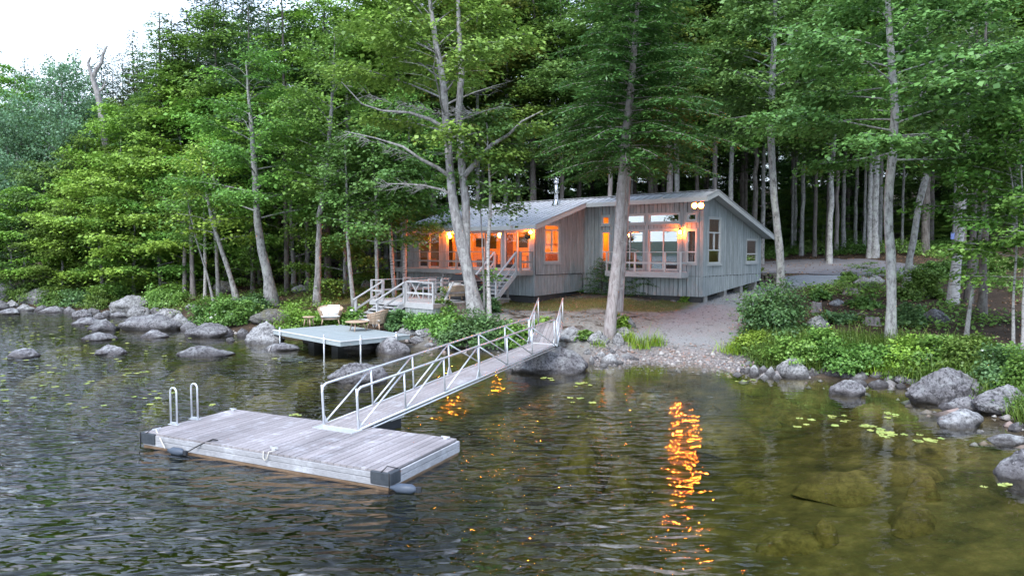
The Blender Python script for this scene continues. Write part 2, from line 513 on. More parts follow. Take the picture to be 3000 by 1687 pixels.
def leaf_mat(name, c1, c2, c3, trans=0.24, huevar=0.02, valvar=0.2, rough=0.45):
    """thin leaf: diffuse plus light through it, tint differs leaf by leaf and plant by plant"""
    g = NG(name)
    geo = g.n('ShaderNodeNewGeometry')
    c = g.ramp(geo.outputs['Random Per Island'], [(0.0, tuple(x * .72 for x in c1)), (0.5, c2), (0.9, c3), (1.0, (c3[0] * 1.08, c3[1] * 1.03, c3[2] * 1.4))])
    hv = g.n('ShaderNodeHueSaturation')
    g.l(c, hv.inputs['Color'])
    rnd = g.objrand()
    g.l(g.maprange(rnd, 0, 1, 0.5 - huevar, 0.5 + huevar), hv.inputs['Hue'])
    fr = g.math('FRACT', g.math('MULTIPLY', rnd, 7.31))
    big = g.noise(g.wpos(), 0.55, 3, 0.5)
    vv = g.math('MULTIPLY', g.maprange(fr, 0, 1, 1 - valvar, 1 + valvar), g.maprange(big, 0.3, 0.7, 0.86, 1.16))
    g.l(vv, hv.inputs['Value'])
    df = g.n('ShaderNodeBsdfDiffuse'); g.l(hv.outputs[0], df.inputs[0])
    tl = g.n('ShaderNodeBsdfTranslucent')
    g.l(g.mixc(0.25, hv.outputs[0], (0.28, 0.44, 0.09), 'MIX'), tl.inputs[0])
    mx = g.n('ShaderNodeMixShader'); mx.inputs[0].default_value = trans
    g.l(df.outputs[0], mx.inputs[1]); g.l(tl.outputs[0], mx.inputs[2])
    gl = g.n('ShaderNodeBsdfGlossy', Roughness=rough); gl.inputs[0].default_value = (0.9, 0.95, 1, 1)
    m2 = g.n('ShaderNodeMixShader'); m2.inputs[0].default_value = 0.022
    g.l(mx.outputs[0], m2.inputs[1]); g.l(gl.outputs[0], m2.inputs[2])
    g.l(m2.outputs[0], g.out.inputs['Surface'])
    return g.m
M['leaf_lime'] = leaf_mat('maple_leaf_lime', (0.15, 0.28, 0.036), (0.215, 0.375, 0.05), (0.285, 0.465, 0.075))
M['leaf_green'] = leaf_mat('maple_leaf_green', (0.095, 0.195, 0.034), (0.145, 0.27, 0.045), (0.205, 0.35, 0.065))
M['leaf_blue'] = leaf_mat('oak_leaf_grey_green', (0.08625, 0.1667, 0.08625), (0.1207, 0.2242, 0.115), (0.161, 0.276, 0.1437), huevar=0.01)
M['leaf_deep'] = leaf_mat('beech_leaf_deep_green', (0.080, 0.165, 0.040), (0.122, 0.24, 0.056), (0.175, 0.315, 0.082), huevar=0.014)
M['leaf_olive'] = leaf_mat('birch_leaf_olive', (0.09775, 0.1323, 0.023), (0.1495, 0.1898, 0.0322), (0.2185, 0.2415, 0.04025))
M['needle_hemlock'] = leaf_mat('hemlock_needles', (0.04725, 0.1148, 0.0297), (0.07425, 0.1688, 0.0378), (0.1215, 0.243, 0.054), trans=0.2, huevar=0.012)
M['needle_spruce'] = leaf_mat('spruce_needles', (0.0242, 0.055, 0.0242), (0.0396, 0.0825, 0.0352), (0.0605, 0.11, 0.0495), trans=0.12, huevar=0.012)
M['needle_brown'] = leaf_mat('bronzed_fir_needles', (0.055, 0.0572, 0.0275), (0.077, 0.0825, 0.0363), (0.1045, 0.11, 0.0495), trans=0.12, huevar=0.012)
M['shrub_leaf'] = leaf_mat('shrub_leaf', (0.085, 0.175, 0.034), (0.14, 0.265, 0.05), (0.21, 0.35, 0.075), huevar=0.018)
M['shrub_blue'] = leaf_mat('blueberry_leaf', (0.070, 0.148, 0.055), (0.108, 0.215, 0.075), (0.155, 0.28, 0.10), huevar=0.014)
M['grass'] = leaf_mat('grass_blade', (0.085, 0.15, 0.024), (0.13, 0.21, 0.032), (0.20, 0.27, 0.05), huevar=0.01)
M['grass_bright'] = leaf_mat('tall_grass_blade', (0.17, 0.30, 0.025), (0.23, 0.38, 0.03), (0.30, 0.44, 0.05), huevar=0.005)
M['dry_grass'] = leaf_mat('dry_grass_blade', (0.16, 0.15, 0.06), (0.22, 0.20, 0.085), (0.27, 0.24, 0.12), huevar=0.01)
M['lily'] = leaf_mat('lily_pad', (0.20, 0.25, 0.07), (0.27, 0.32, 0.09), (0.34, 0.38, 0.13), trans=0.1, huevar=0.02, rough=0.25)
M['fallen_leaf'] = leaf_mat('fallen_leaf', (0.16, 0.10, 0.055), (0.24, 0.15, 0.085), (0.33, 0.19, 0.11), trans=0.05)

# ------------------------------------------------------------------ terrain
SHORE_PX = [(-160, 902), (0, 906), (150, 905), (300, 914), (420, 925), (520, 945), (600, 962), (700, 975), (800, 985), (900, 992),
            (1020, 1000), (1130, 1012), (1240, 1020), (1340, 1026), (1450, 1032), (1560, 1048), (1700, 1064), (1780, 1064), (1900, 1056),
            (2060, 1064), (2160, 1084), (2300, 1098), (2430, 1106), (2560, 1122), (2680, 1138), (2790, 1170), (2880, 1205), (2960, 1250), (3040, 1300)]
shore = [at(a, b, z=0.0).to_2d() for a, b in SHORE_PX]
shore = [Vector((-95, 85)), Vector((-60, 58))] + shore + [Vector((13.2, 12.5)), Vector((15, 8)), Vector((22, 0)), Vector((40, -14)), Vector((90, -30))]
SH = np.array([tuple(p) for p in shore])
LAND = np.vstack([SH, [[400, -30], [400, 500], [-400, 500], [-400, 85]]])

def shore_dist(x, y):
    """metres inland from the waterline, negative over the lake"""
    x = np.asarray(x, dtype=float); y = np.asarray(y, dtype=float)
    best = np.full(x.shape, 1e9)
    for i in range(len(SH) - 1):
        ax, ay = SH[i]; bx, by = SH[i + 1]
        dx, dy = bx - ax, by - ay
        t = np.clip(((x - ax) * dx + (y - ay) * dy) / (dx * dx + dy * dy), 0, 1)
        best = np.minimum(best, (x - ax - t * dx) ** 2 + (y - ay - t * dy) ** 2)
    inside = np.zeros(x.shape, dtype=bool)
    n = len(LAND)
    for i in range(n):
        ax, ay = LAND[i]; bx, by = LAND[(i + 1) % n]
        if ay == by: continue
        c = ((ay > y) != (by > y)) & (x < (bx - ax) * (y - ay) / (by - ay) + ax)
        inside ^= c
    d = np.sqrt(best)
    return np.where(inside, d, -d)

def vnoise(x, y, s, seed=0):
    """cheap smooth value noise, about -1..1"""
    x = np.asarray(x) * s + seed * 17.3; y = np.asarray(y) * s - seed * 9.1
    xi = np.floor(x); yi = np.floor(y)
    fx = x - xi; fy = y - yi
    fx = fx * fx * (3 - 2 * fx); fy = fy * fy * (3 - 2 * fy)
    def h(a, b):
        v = np.sin(a * 127.1 + b * 311.7 + seed * 5.5) * 43758.5453
        return (v - np.floor(v)) * 2 - 1
    return (h(xi, yi) * (1 - fx) + h(xi + 1, yi) * fx) * (1 - fy) + (h(xi, yi + 1) * (1 - fx) + h(xi + 1, yi + 1) * fx) * fy

BUMPS = [(-1.5, 31.2, 0.35, 2.2), (-4.5, 33.5, 0.1, 2.5), (3.5, 29.5, 0.15, 2.0)]

def height(x, y):
    s = shore_dist(x, y)
    x = np.asarray(x, dtype=float); y = np.asarray(y, dtype=float)
    up = np.interp(s, [0, 0.5, 2, 5, 9, 14, 22, 30, 45, 80, 160, 400], [0, 0.16, 0.62, 1.12, 1.62, 2.05, 2.72, 3.15, 4.6, 8.4, 17, 40])
    dn = -np.interp(-s, [0, 1, 3, 8, 14, 30, 60], [0, 0.22, 0.55, 1.35, 2.9, 5.2, 6.5])
    z = np.where(s > 0, up, dn)
    k = np.clip(np.abs(s) / 3.0, 0, 1)
    z = z + k * (vnoise(x, y, 0.35, 1) * 0.10 + vnoise(x, y, 1.1, 2) * 0.05)
    z = z + np.clip((s - 22) / 25, 0, 1) * vnoise(x, y, 0.08, 3) * 0.7
    for bx, by, a, sg in BUMPS:
        z = z + np.where(s > 0, a * np.clip(s / 1.5, 0, 1) * np.exp(-((x - bx) ** 2 + (y - by) ** 2) / (2 * sg * sg)), 0)
    return z

def gz(x, y):
    return float(height(np.array([x]), np.array([y]))[0])

def ground_at(px, py):
    """where the sight line through a photo pixel meets the ground"""
    d = ray(px, py)
    ys = np.linspace(8, 130, 1600)
    k = ys / d.y
    X = d.x * k; Z = CAMH + d.z * k
    h = height(X, ys)
    i = int(np.argmax(Z <= np.maximum(h, 0)))
    if Z[i] > max(h[i], 0): i = len(ys) - 1
    return Vector((X[i], ys[i], max(h[i], 0.0)))

def axis(parts):
    a = []
    for lo, hi, st in parts:
        a += list(np.arange(lo, hi, st))
    return np.array(a + [parts[-1][1]])
gx = axis([(-400, -120, 20), (-120, -60, 3), (-60, -16, 0.8), (-16, 16, 0.22), (16, 40, 0.8), (40, 120, 3), (120, 400, 20)])
gy = axis([(-60, 6, 3), (6, 18, 0.5), (18, 44, 0.22), (44, 70, 0.7), (70, 130, 2.5), (130, 420, 15)])
GX, GY = np.meshgrid(gx, gy)
GZ = height(GX, GY)
S_ = shore_dist(GX, GY)
nx, ny = len(gx), len(gy)
idx = np.arange(nx * ny).reshape(ny, nx)
quads = np.stack([idx[:-1, :-1], idx[:-1, 1:], idx[1:, 1:], idx[1:, :-1]], -1).reshape(-1, 4)
me = np_mesh('ground', np.stack([GX, GY, GZ], -1).reshape(-1, 3), quads, smooth=True)

# what lies on the ground where: gravel ramp, lawn, needle litter
def seg_dist(x, y, pts):
    best = np.full(np.shape(x), 1e9); 
    for (ax, ay, ra), (bx, by, rb) in zip(pts[:-1], pts[1:]):
        dx, dy = bx - ax, by - ay
        t = np.clip(((x - ax) * dx + (y - ay) * dy) / (dx * dx + dy * dy), 0, 1)
        d = np.hypot(x - ax - t * dx, y - ay - t * dy) / (ra + (rb - ra) * t)
        best = np.minimum(best, d)
    return best
gp = [ground_at(*q) for q in ((1960, 1050), (2040, 960), (2130, 890), (2230, 850), (2400, 815))]
GRAVEL = [(gp[0].x, gp[0].y - 0.8, 2.3), (gp[1].x, gp[1].y, 1.9), (gp[2].x, gp[2].y, 1.5), (gp[3].x, gp[3].y, 1.5), (gp[4].x, gp[4].y, 2.0)]
def gravel_mask(x, y):
    d = seg_dist(x, y, GRAVEL) + vnoise(x, y, 0.9, 5) * 0.16 + vnoise(x, y, 3, 6) * 0.06
    return np.clip((1.22 - d) / 0.4, 0, 1)
def lawn_mask(x, y):
    a = ground_at(1600, 900); b = ground_at(1900, 910)
    d = seg_dist(x, y, [(a.x - 3.0, a.y + 1.0, 1.6), (a.x, a.y + 0.6, 1.9), (b.x, b.y + 0.8, 1.5), (b.x + 2.2, b.y + 1.5, 0.9)])
    l = ground_at(1040, 850)
    d2 = np.hypot((x - l.x) / 4.0, (y - l.y) / 5.0)
    d = np.minimum(d, d2) + vnoise(x, y, 0.7, 8) * 0.2
    return np.clip((1.15 - d) / 0.4, 0, 1)
attr = me.attributes.new('ground_kind', 'FLOAT_COLOR', 'POINT')
gm = gravel_mask(GX, GY); lm = lawn_mask(GX, GY) * (1 - gm)
beach = np.clip(1 - np.abs(S_ - 0.3) / 1.3, 0, 1) * np.exp(-((GX - gp[0].x + 0.3) / 3.0) ** 2)
tr_c = ground_at(1750, 950)
trail_m = np.clip((1.15 - np.hypot((GX - tr_c.x) / 7.5, (GY - tr_c.y - 1) / 6.0) + vnoise(GX, GY, .6, 7) * .25) / .4, 0, 1)
kind = np.stack([gm, lm, np.clip(beach * 1.6, 0, 1), trail_m], -1).reshape(-1)
attr.data.foreach_set('color', kind.astype(np.float32))

g = NG('ground_soil')
wv = g.wpos()
f1 = g.noise(wv, 1.3, 6, 0.65); f2 = g.noise(wv, 9, 5, 0.7); f3 = g.noise(wv, 38, 3, 0.7)
litter = g.ramp(f1, [(0.3, (0.042, 0.031, 0.023)), (0.55, (0.075, 0.053, 0.037)), (0.75, (0.12, 0.088, 0.06))])
litter = g.mixc(g.maprange(f2, 0.5, 0.65, 0, 0.7), litter, (0.05, 0.038, 0.028))
trail = g.ramp(f2, [(0.32, (0.135, 0.130, 0.118)), (0.55, (0.25, 0.245, 0.225)), (0.75, (0.34, 0.335, 0.31))])
lawn = g.ramp(f2, [(0.3, (0.075, 0.085, 0.03)), (0.55, (0.14, 0.14, 0.05)), (0.75, (0.20, 0.17, 0.075))])
grav = g.ramp(f3, [(0.32, (0.14, 0.148, 0.155)), (0.5, (0.25, 0.262, 0.272)), (0.7, (0.36, 0.372, 0.38))])
grav = g.mixc(g.maprange(f1, 0.5, 0.68, 0, 0.5), grav, (0.20, 0.20, 0.195))
at_ = g.n('ShaderNodeAttribute', _attribute_name='ground_kind')
sp = g.n('ShaderNodeSeparateColor'); g.l(at_.outputs['Color'], sp.inputs[0])
geo = g.n('ShaderNodeNewGeometry'); pz = g.n('ShaderNodeSeparateXYZ'); g.l(geo.outputs['Position'], pz.inputs[0])
c = g.mixc(g.math('MULTIPLY', g.maprange(f1, 0.36, 0.5, 0, 1), at_.outputs['Alpha']), litter, trail)
c = g.mixc(sp.outputs[1], c, lawn)
c = g.mixc(sp.outputs[0], c, grav)
red = g.ramp(f3, [(0.35, (0.19, 0.14, 0.125)), (0.6, (0.30, 0.285, 0.28))])
c = g.mixc(sp.outputs[2], c, red)
bed = g.ramp(f1, [(0.35, (0.05, 0.044, 0.018)), (0.55, (0.125, 0.10, 0.036)), (0.72, (0.24, 0.185, 0.068))])
c = g.mixc(g.maprange(pz.outputs[2], -0.12, 0.03, 1, 0), c, bed)
h = g.math('ADD', f2, f3)
g.pbsdf(c, 0.95, 0, g.bump(h, 0.6, 0.05), 0.1)
M['ground'] = g.m
gr = link_mesh('ground', me, M['ground'])
tag(gr, 'bare forest floor, gravel slope and lake bed of the shore', None, None, 'structure')

# ------------------------------------------------------------------ lake water
wx = axis([(-700, -60, 40), (-60, 40, 1.0), (40, 700, 40)])
wy = axis([(-700, -4, 40), (-4, 60, 1.0), (60, 100, 10)])
WX, WY = np.meshgrid(wx, wy)
nx, ny = len(wx), len(wy)
idx = np.arange(nx * ny).reshape(ny, nx)
top = np.stack([WX, WY, np.zeros_like(WX)], -1).reshape(-1, 3)
q1 = np.stack([idx[:-1, :-1], idx[:-1, 1:], idx[1:, 1:], idx[1:, :-1]], -1).reshape(-1, 4)
ring = np.concatenate([idx[0, :], idx[1:, -1], idx[-1, -2::-1], idx[-2:0:-1, 0]])
nb = len(top)
low = top[ring].copy(); low[:, 2] = -9
vs_ = np.vstack([top, low])
m_ = len(ring); ii = np.arange(m_); jj = (ii + 1) % m_
side = np.stack([ring[jj], ring[ii], nb + ii, nb + jj], -1)
cen = len(vs_)
vs_ = np.vstack([vs_, [[0, -300, -9]]])
tri = np.stack([nb + jj, nb + ii, np.full(m_, cen)], -1)
wm = np_mesh('lake_water', vs_, np.vstack([q1, side]), tri, smooth=True)
SW = shore_dist(vs_[:, 0], vs_[:, 1])
ss = lambda a, b, v: (lambda t: t * t * (3 - 2 * t))(np.clip((v - a) / (b - a), 0, 1))
# breeze reaches the open lake, the cove behind the dock stays calm
lee = 1 - 0.66 * ss(-1.8, 4.5, vs_[:, 0] + 0.10 * (vs_[:, 1] - 12))
openw = (0.16 + 0.84 * ss(3.5, 13, -SW)) * lee
at2 = wm.attributes.new('breeze', 'FLOAT', 'POINT')
at2.data.foreach_set('value', openw.astype(np.float32))
g = NG('lake_water')
br = g.n('ShaderNodeAttribute', _attribute_name='breeze').outputs['Fac']
v1 = g.wpos((1.4, 3.1, 1)); v2 = g.wpos((3.4, 6.2, 1)); v3 = g.wpos((0.10, 0.16, 1))
def rot(gg, vec, a):
    m = gg.n('ShaderNodeMapping'); m.inputs['Rotation'].default_value = (0, 0, a); gg.l(vec, m.inputs[0]); return m.outputs[0]
n1 = g.noise(rot(g, v1, 0.10), 1.25, 1, 0.4, 0.25)
n2 = g.noise(rot(g, v2, -0.15), 1.2, 1, 0.4, 0.3)
gust = g.maprange(g.noise(v3, 1.0, 3, 0.5), 0.35, 0.65, 0.35, 1.25)
hh = g.math('ADD', g.math('MULTIPLY', n1, 1.0), g.math('MULTIPLY', n2, 0.20))
amp = g.math('MULTIPLY', br, gust)
hh = g.math('MULTIPLY', hh, amp)
bmp = g.n('ShaderNodeBump', Strength=1.0, Distance=0.225)
g.l(hh, bmp.inputs['Height'])
lw = g.n('ShaderNodeLayerWeight', Blend=0.5); g.l(bmp.outputs[0], lw.inputs['Normal'])
schl = g.math('ADD', g.math('MULTIPLY', g.math('POWER', lw.outputs['Facing'], 4.3), 0.98), 0.02, True)
gl = g.n('ShaderNodeBsdfGlossy', Roughness=0.012); g.l(bmp.outputs[0], gl.inputs['Normal'])
tr = g.n('ShaderNodeBsdfTransparent')
mx = g.n('ShaderNodeMixShader')
g.l(schl, mx.inputs[0]); g.l(tr.outputs[0], mx.inputs[1]); g.l(gl.outputs[0], mx.inputs[2])
g.l(mx.outputs[0], g.out.inputs['Surface'])
va = g.n('ShaderNodeVolumeAbsorption', Density=0.36)
va.inputs['Color'].default_value = (0.42, 0.50, 0.20, 1)
g.l(va.outputs[0], g.out.inputs['Volume'])
M['water'] = g.m
wo = link_mesh('lake_water', wm, M['water'])
tag(wo, 'dark clear lake water, rippled by a breeze at left', None, None, 'structure')

# low wooded hills on the far shore of the lake, behind the camera
mb = MB(); vsx, fsx = [], []
n = 60
for i in range(n + 1):
    a = math.pi * (0.98 + 1.04 * i / n)
    rr = 560
    hgt = 9 + 4 * math.sin(i * 0.37) + 2 * math.sin(i * 1.1)
    x, y = rr * math.cos(a), 40 + rr * math.sin(a)
    vsx += [(x, y, -2), (x * 1.12, y * 1.12, hgt), (x * 1.35, y * 1.35, -2)]
for i in range(n):
    for k in range(2):
        fsx.append((i * 3 + k, i * 3 + k + 1, i * 3 + k + 4, i * 3 + k + 3))
mb.add(vsx, fsx, True)
M['far_hill'] = surf_mat('distant_woods', (0.03, 0.05, 0.03), (0.05, 0.075, 0.045), 0.05, 0.95, bump=0, vary=0)
tag(mb.build('far_hills', M['far_hill']), 'low wooded hills across the lake', None, None, 'structure')

# asphalt driveway behind the cabin
road_px = [((2150, 776), (2150, 800)), ((2240, 768), (2240, 801)), ((2340, 761), (2340, 803)), ((2440, 758), (2440, 806)), ((2540, 760), (2540, 809)), ((2640, 772), (2640, 812)), ((2740, 788), (2740, 815)), ((2830, 800), (2830, 820))]
va_, fa_ = [], []
for k, (fa, ne) in enumerate(road_px):
    p, q = ground_at(*fa), ground_at(*ne)
    for j in range(7):
        r_ = q.lerp(p, j / 6)
        va_.append((r_.x, r_.y, gz(r_.x, r_.y) + 0.035))
for k in range(len(road_px) - 1):
    for j in range(6):
        fa_.append((k * 7 + j, (k + 1) * 7 + j, (k + 1) * 7 + j + 1, k * 7 + j + 1))
M['asphalt'] = surf_mat('worn_asphalt', (0.15, 0.145, 0.155), (0.22, 0.21, 0.22), 0.8, 0.9, bump=0.3, vary=0)
mb = MB(); mb.add(va_, fa_, True)
tag(mb.build('driveway', M['asphalt']), 'worn grey asphalt driveway behind the cabin', None, None, 'structure')

# ------------------------------------------------------------------ cabin
HU = Vector((-0.732, 0.682, 0)).normalized()     # along the lake front, away to the left
HV = Vector((0.682, 0.732, 0)).normalized()      # towards the back
UZ = Vector((0, 0, 1))
C0 = at(2059, 735, Y=34.5); C0.z = 0
def hp(t, s, z):
    return C0 + HU * t + HV * s + UZ * z

def hit(px, py, pt, nrm):
    d = ray(px, py); o = Vector((0, 0, CAMH))
    return o + d * ((pt - o).dot(nrm) / d.dot(nrm))
def on_front(px, py, s=0.0):
    p = hit(px, py, hp(0, s, 0), HV) - C0
    return p.dot(HU), p.z
def on_side(px, py, t=0.0):
    p = hit(px, py, hp(t, 0, 0), HU) - C0
    return p.dot(HV), p.z

FLOOR = 3.2
T1 = 7.28                    # inner corner of the bay
SW = -4.27                   # lake front of the left wing
TL, SB = 17.7, 6.74
RIDGE_S, RIDGE_Z, SL = 0.5, 7.16, 0.31
def roof_z(s):
    return RIDGE_Z - SL * abs(s - RIDGE_S) * 1.0
cab = thing('cabin', 'grey board-sided cabin with metal roof and glowing orange windows', 'house', hp(6, 0, 1.9))

core = MB()
BOARD = 0.235
def wall(pt, dirv, out, length, zb, zt, holes, mat, bw=BOARD, th=0.03, belt=None, corner=True):
    """board siding: each vertical board is its own piece, cut at openings; a sheathing lies behind.
    pt(a) -> point on wall line; zb, zt functions of a; holes [(a0,a1,z0,z1)]"""
    cuts = set([0.0, length])
    for h in holes: cuts |= {max(0, h[0]), min(length, h[1])}
    cuts = sorted(cuts)
    edges = []
    for a, b in zip(cuts[:-1], cuts[1:]):
        n = max(1, round((b - a) / bw))
        edges += [a + (b - a) * i / n for i in range(n)]
    edges.append(length)
    for a, b in zip(edges[:-1], edges[1:]):
        if b - a < 0.02: continue
        m = (a + b) / 2
        spans = [(zb(m), max(zt(a), zt(b)))]
        for h in holes:
            if h[0] - 1e-4 <= m <= h[1] + 1e-4:
                ns = []
                for lo, hi in spans:
                    z1a = h[3]
                    if h[2] > lo + .02: ns.append((lo, min(hi, h[2])))
                    if z1a < hi - .02: ns.append((max(lo, z1a), hi))
                ns = [x for x in ns if x[1] - x[0] > .03]
                spans = ns
        if belt:
            ns = []
            for lo, hi in spans:
                if lo < belt - .05 < hi: ns += [(lo, belt - .008), (belt + .008, hi)]
                else: ns.append((lo, hi))
            spans = ns
        for lo, hi in spans:
            top = abs(hi - max(zt(a), zt(b))) < 1e-6
            bot = abs(lo - zb(m)) < 1e-6
            g0, g1 = a + .012, b - .012
            zs = [zb(g0) if bot else lo, zb(g1) if bot else lo, zt(g1) if top else hi, zt(g0) if top else hi]
            bl = MB()
            off = out * random.uniform(-.003, .004)
            f4 = [pt(g0) + UZ * zs[0], pt(g1) + UZ * zs[1], pt(g1) + UZ * zs[2], pt(g0) + UZ * zs[3]]
            o4 = [p + out * th + off for p in f4]
            fl = [(4, 5, 6, 7), (3, 2, 1, 0), (0, 1, 5, 4), (1, 2, 6, 5), (2, 3, 7, 6), (3, 0, 4, 7)]
            if (f4[1] - f4[0]).cross(f4[3] - f4[0]).dot(out) < 0:
                fl = [tuple(reversed(q)) for q in fl]
            bl.add(f4 + o4, fl)
            bl.build('siding_board', mat, cab)
            cz = [zb(a) + .02 if bot else lo, zb(b) + .02 if bot else lo, zt(b) if top else hi, zt(a) if top else hi]
            c4 = [pt(a) + UZ * cz[0], pt(b) + UZ * cz[1], pt(b) + UZ * cz[2], pt(a) + UZ * cz[3]]
            c4 = [p - out * .002 for p in c4]
            core.add(c4 + [p - out * .09 for p in c4], [(0, 1, 2, 3), (7, 6, 5, 4), (4, 5, 1, 0), (5, 6, 2, 1), (6, 7, 3, 2), (7, 4, 0, 3)])

FO = -HV                      # outward over the lake
RO = -HU                      # outward to the right end

def window(pt, dirv, out, a0, a1, z0, z1, rows, gmat, cols=1, fr='frame', trim='trim', topslope=None, sill=True):
    """framed window; rows = heights of horizontal transoms as fractions"""
    tw = .075
    t = MB()
    p = lambda a, z, o=0: pt(a) + UZ * z + out * o
    def bar(mb, a, b, za, zb_, w_, d0, d1):
        A, B = p(a, za, (d0 + d1) / 2), p(b, zb_, (d0 + d1) / 2)
        mb.beam(A, B, w_, d1 - d0, up=out) if False else mb.frame_box(p(a, za, d0), (p(b, zb_, 0) - p(a, za, 0)), out * (d1 - d0), w_)
    zr = z1 if topslope is None else topslope     # height of the top at a1
    # outer casing boards
    def vbar(mb, a, za, zb_, w_, d0, d1):
        mb.frame_box(p(a, za, d0), dirv * w_, out * (d1 - d0), UZ * (zb_ - za))
    def hbar(mb, a, b, z, w_, d0, d1):
        mb.frame_box(p(a, z, d0), dirv * (b - a), out * (d1 - d0), UZ * w_)
    vbar(t, a0 - tw, z0 - tw, z1 + (0.0 if topslope is None else 0), tw, .0, .05)
    vbar(t, a1, z0 - tw, zr, tw, .0, .05)
    t.frame_box(p(a0 - tw, z1, .0), dirv * (a1 - a0 + 2 * tw) + UZ * (zr - z1), out * .052, UZ * tw)
    hbar(t, a0, a1, z0 - tw, tw, .0, .05)
    if sill: hbar(t, a0 - tw - .04, a1 + tw + .04, z0 - tw - .045, .045, .0, .09)
    wnd = t.build('window', M[trim], cab)
    f = MB(); fw = .055
    vbar(f, a0, z0, z1 - .002, fw, -.05, .025)
    vbar(f, a1 - fw, z0, zr - .002, fw, -.05, .025)
    hbar(f, a0 + fw, a1 - fw, z0, fw, -.05, .023)
    f.frame_box(p(a0 + fw, z1 + (zr - z1) * fw / (a1 - a0) - fw, -.05), dirv * (a1 - a0 - 2 * fw) + UZ * (zr - z1) * (1 - 2 * fw / (a1 - a0)), out * .073, UZ * fw)
    zs = [z0] + [z0 + (z1 - z0) * r for r in rows] + [None]
    for r in zs[1:-1]:
        hbar(f, a0 + fw, a1 - fw, r - fw * .6, fw * 1.2, -.05, .03)
    if cols == 2:
        lo = zs[1] if len(zs) > 2 else z0
        hi = zs[-2] if len(zs) > 3 else (z1 + zr) / 2
        vbar(f, (a0 + a1) / 2 - .035, lo + fw * .6, hi - fw * .6, .07, -.05, .027)
    f.build('frame', M[fr], wnd)
    gp_ = MB()
    q = [p(a0 + .02, z0 + .02, -.02), p(a1 - .02, z0 + .02, -.02), p(a1 - .02, zr - .02, -.02), p(a0 + .02, z1 - .02, -.02)]
    gp_.add(q + [x - out * .008 for x in q], [(0, 1, 2, 3), (7, 6, 5, 4), (4, 5, 1, 0), (5, 6, 2, 1), (6, 7, 3, 2), (7, 4, 0, 3)])
    gp_.build('pane', M[gmat], wnd)
    return wnd

def slider(pt, dirv, out, a0, a1, z0, z1, gmat, dark=0, halves=2):
    """sliding glass door: casing, two sashes (one with a dark screen frame), glass"""
    t = MB(); tw = .07
    p = lambda a, z, o=0: pt(a) + UZ * z + out * o
    def vbar(mb, a, za, zb_, w_, d0, d1): mb.frame_box(p(a, za, d0), dirv * w_, out * (d1 - d0), UZ * (zb_ - za))
    def hbar(mb, a, b, z, w_, d0, d1): mb.frame_box(p(a, z, d0), dirv * (b - a), out * (d1 - d0), UZ * w_)
    vbar(t, a0 - tw, z0, z1, tw, .0, .05); vbar(t, a1, z0, z1, tw, .0, .05); hbar(t, a0 - tw, a1 + tw, z1, tw, .0, .052)
    d = t.build('sliding_door', M['trim'], cab)
    mid = (a0 + a1) / 2
    for k, (b0, b1) in enumerate(((a0, mid + .03), (mid - .03, a1))[:halves]):
        f = MB(); fw = .06; dd = (-.02, .02) if k == dark else (-.07, -.03)
        vbar(f, b0, z0, z1, fw, *dd); vbar(f, b1 - fw, z0, z1, fw, *dd)
        hbar(f, b0 + fw, b1 - fw, z0, .09, *dd); hbar(f, b0 + fw, b1 - fw, z1 - fw, fw, *dd)
        f.build('sash', M['frame'], d)
        if k == dark:
            s_ = MB(); e = .025
            vbar(s_, b0 + fw, z0 + .09, z1 - fw, e, -.018, .012); vbar(s_, b1 - fw - e, z0 + .09, z1 - fw, e, -.018, .012)
            hbar(s_, b0 + fw + e, b1 - fw - e, z0 + .09, .2, -.018, .012); hbar(s_, b0 + fw + e, b1 - fw - e, z1 - fw - e, e, -.018, .012)
            s_.build('screen_frame', M['black_frame'], d)
        q = MB(); dm = sum(dd) / 2
        q.frame_box(p(b0 + .03, z0 + .05, dm - .004), dirv * (b1 - b0 - .06), out * .008, UZ * (z1 - z0 - .08))
        q.build('pane', M[gmat], d)
    return d

# ---- bay front (faces the lake), a runs from the right corner to the inner corner
pf = lambda a: hp(a, 0, 0)
Z2 = lambda x, y: (1600 + x / 2.8986, 500 + y / 2.8986)
def rect_front(x0, y0, x1, y1, s=0.0):
    (ta, za), (tb, zb_) = on_front(*Z2(x0, y0), s), on_front(*Z2(x1, y1), s)
    (ta2, zc), (tb2, zd) = on_front(*Z2(x0, y1), s), on_front(*Z2(x1, y0), s)
    return min(ta, tb), max(ta, tb), (zc + zb_) / 2, (za + zd) / 2
bw1 = rect_front(1203, 362, 1277, 432)
bw2 = rect_front(876, 368, 1134, 440)
bw3 = rect_front(655, 372, 838, 447)
bw4 = rect_front(480, 386, 538, 452)
bl1 = rect_front(1197, 508, 1272, 782)
bl2 = rect_front(476, 523, 540, 768)
bs1 = rect_front(872, 508, 1122, 846)
bs2 = rect_front(600, 510, 828, 842)
zd0, zd1 = FLOOR, FLOOR + 2.07
wl = [bw1, bw2, bw3, bw4]
zt_ = max(x[3] for x in wl[:2]); 
up0, up1 = bw2[2], bw2[3]
wl = [(x[0], x[1], up0 + (.0 if i else .06), up1 - (.0 if i else .04)) for i, x in enumerate(wl)]
bl1 = (bl1[0], bl1[1], bl1[2], zd1 - .03); bl2 = (bl2[0], bl2[1], bl1[2], zd1 - .03)
bs1 = (bs1[0], bs1[1], zd0, zd1); bs2 = (bs2[0], bs2[1], zd0, zd1)
zbB = 1.93
wall(pf, HU, FO, T1, lambda a: zbB - .01 * a, lambda a: roof_z(0) - .22, wl + [bl1, bl2, bs1, bs2], M['siding'], belt=2.93)
for i, q in enumerate(wl): window(pf, HU, FO, *q, [], 'glass_dark' if i < 3 else 'glass', trim='trim')
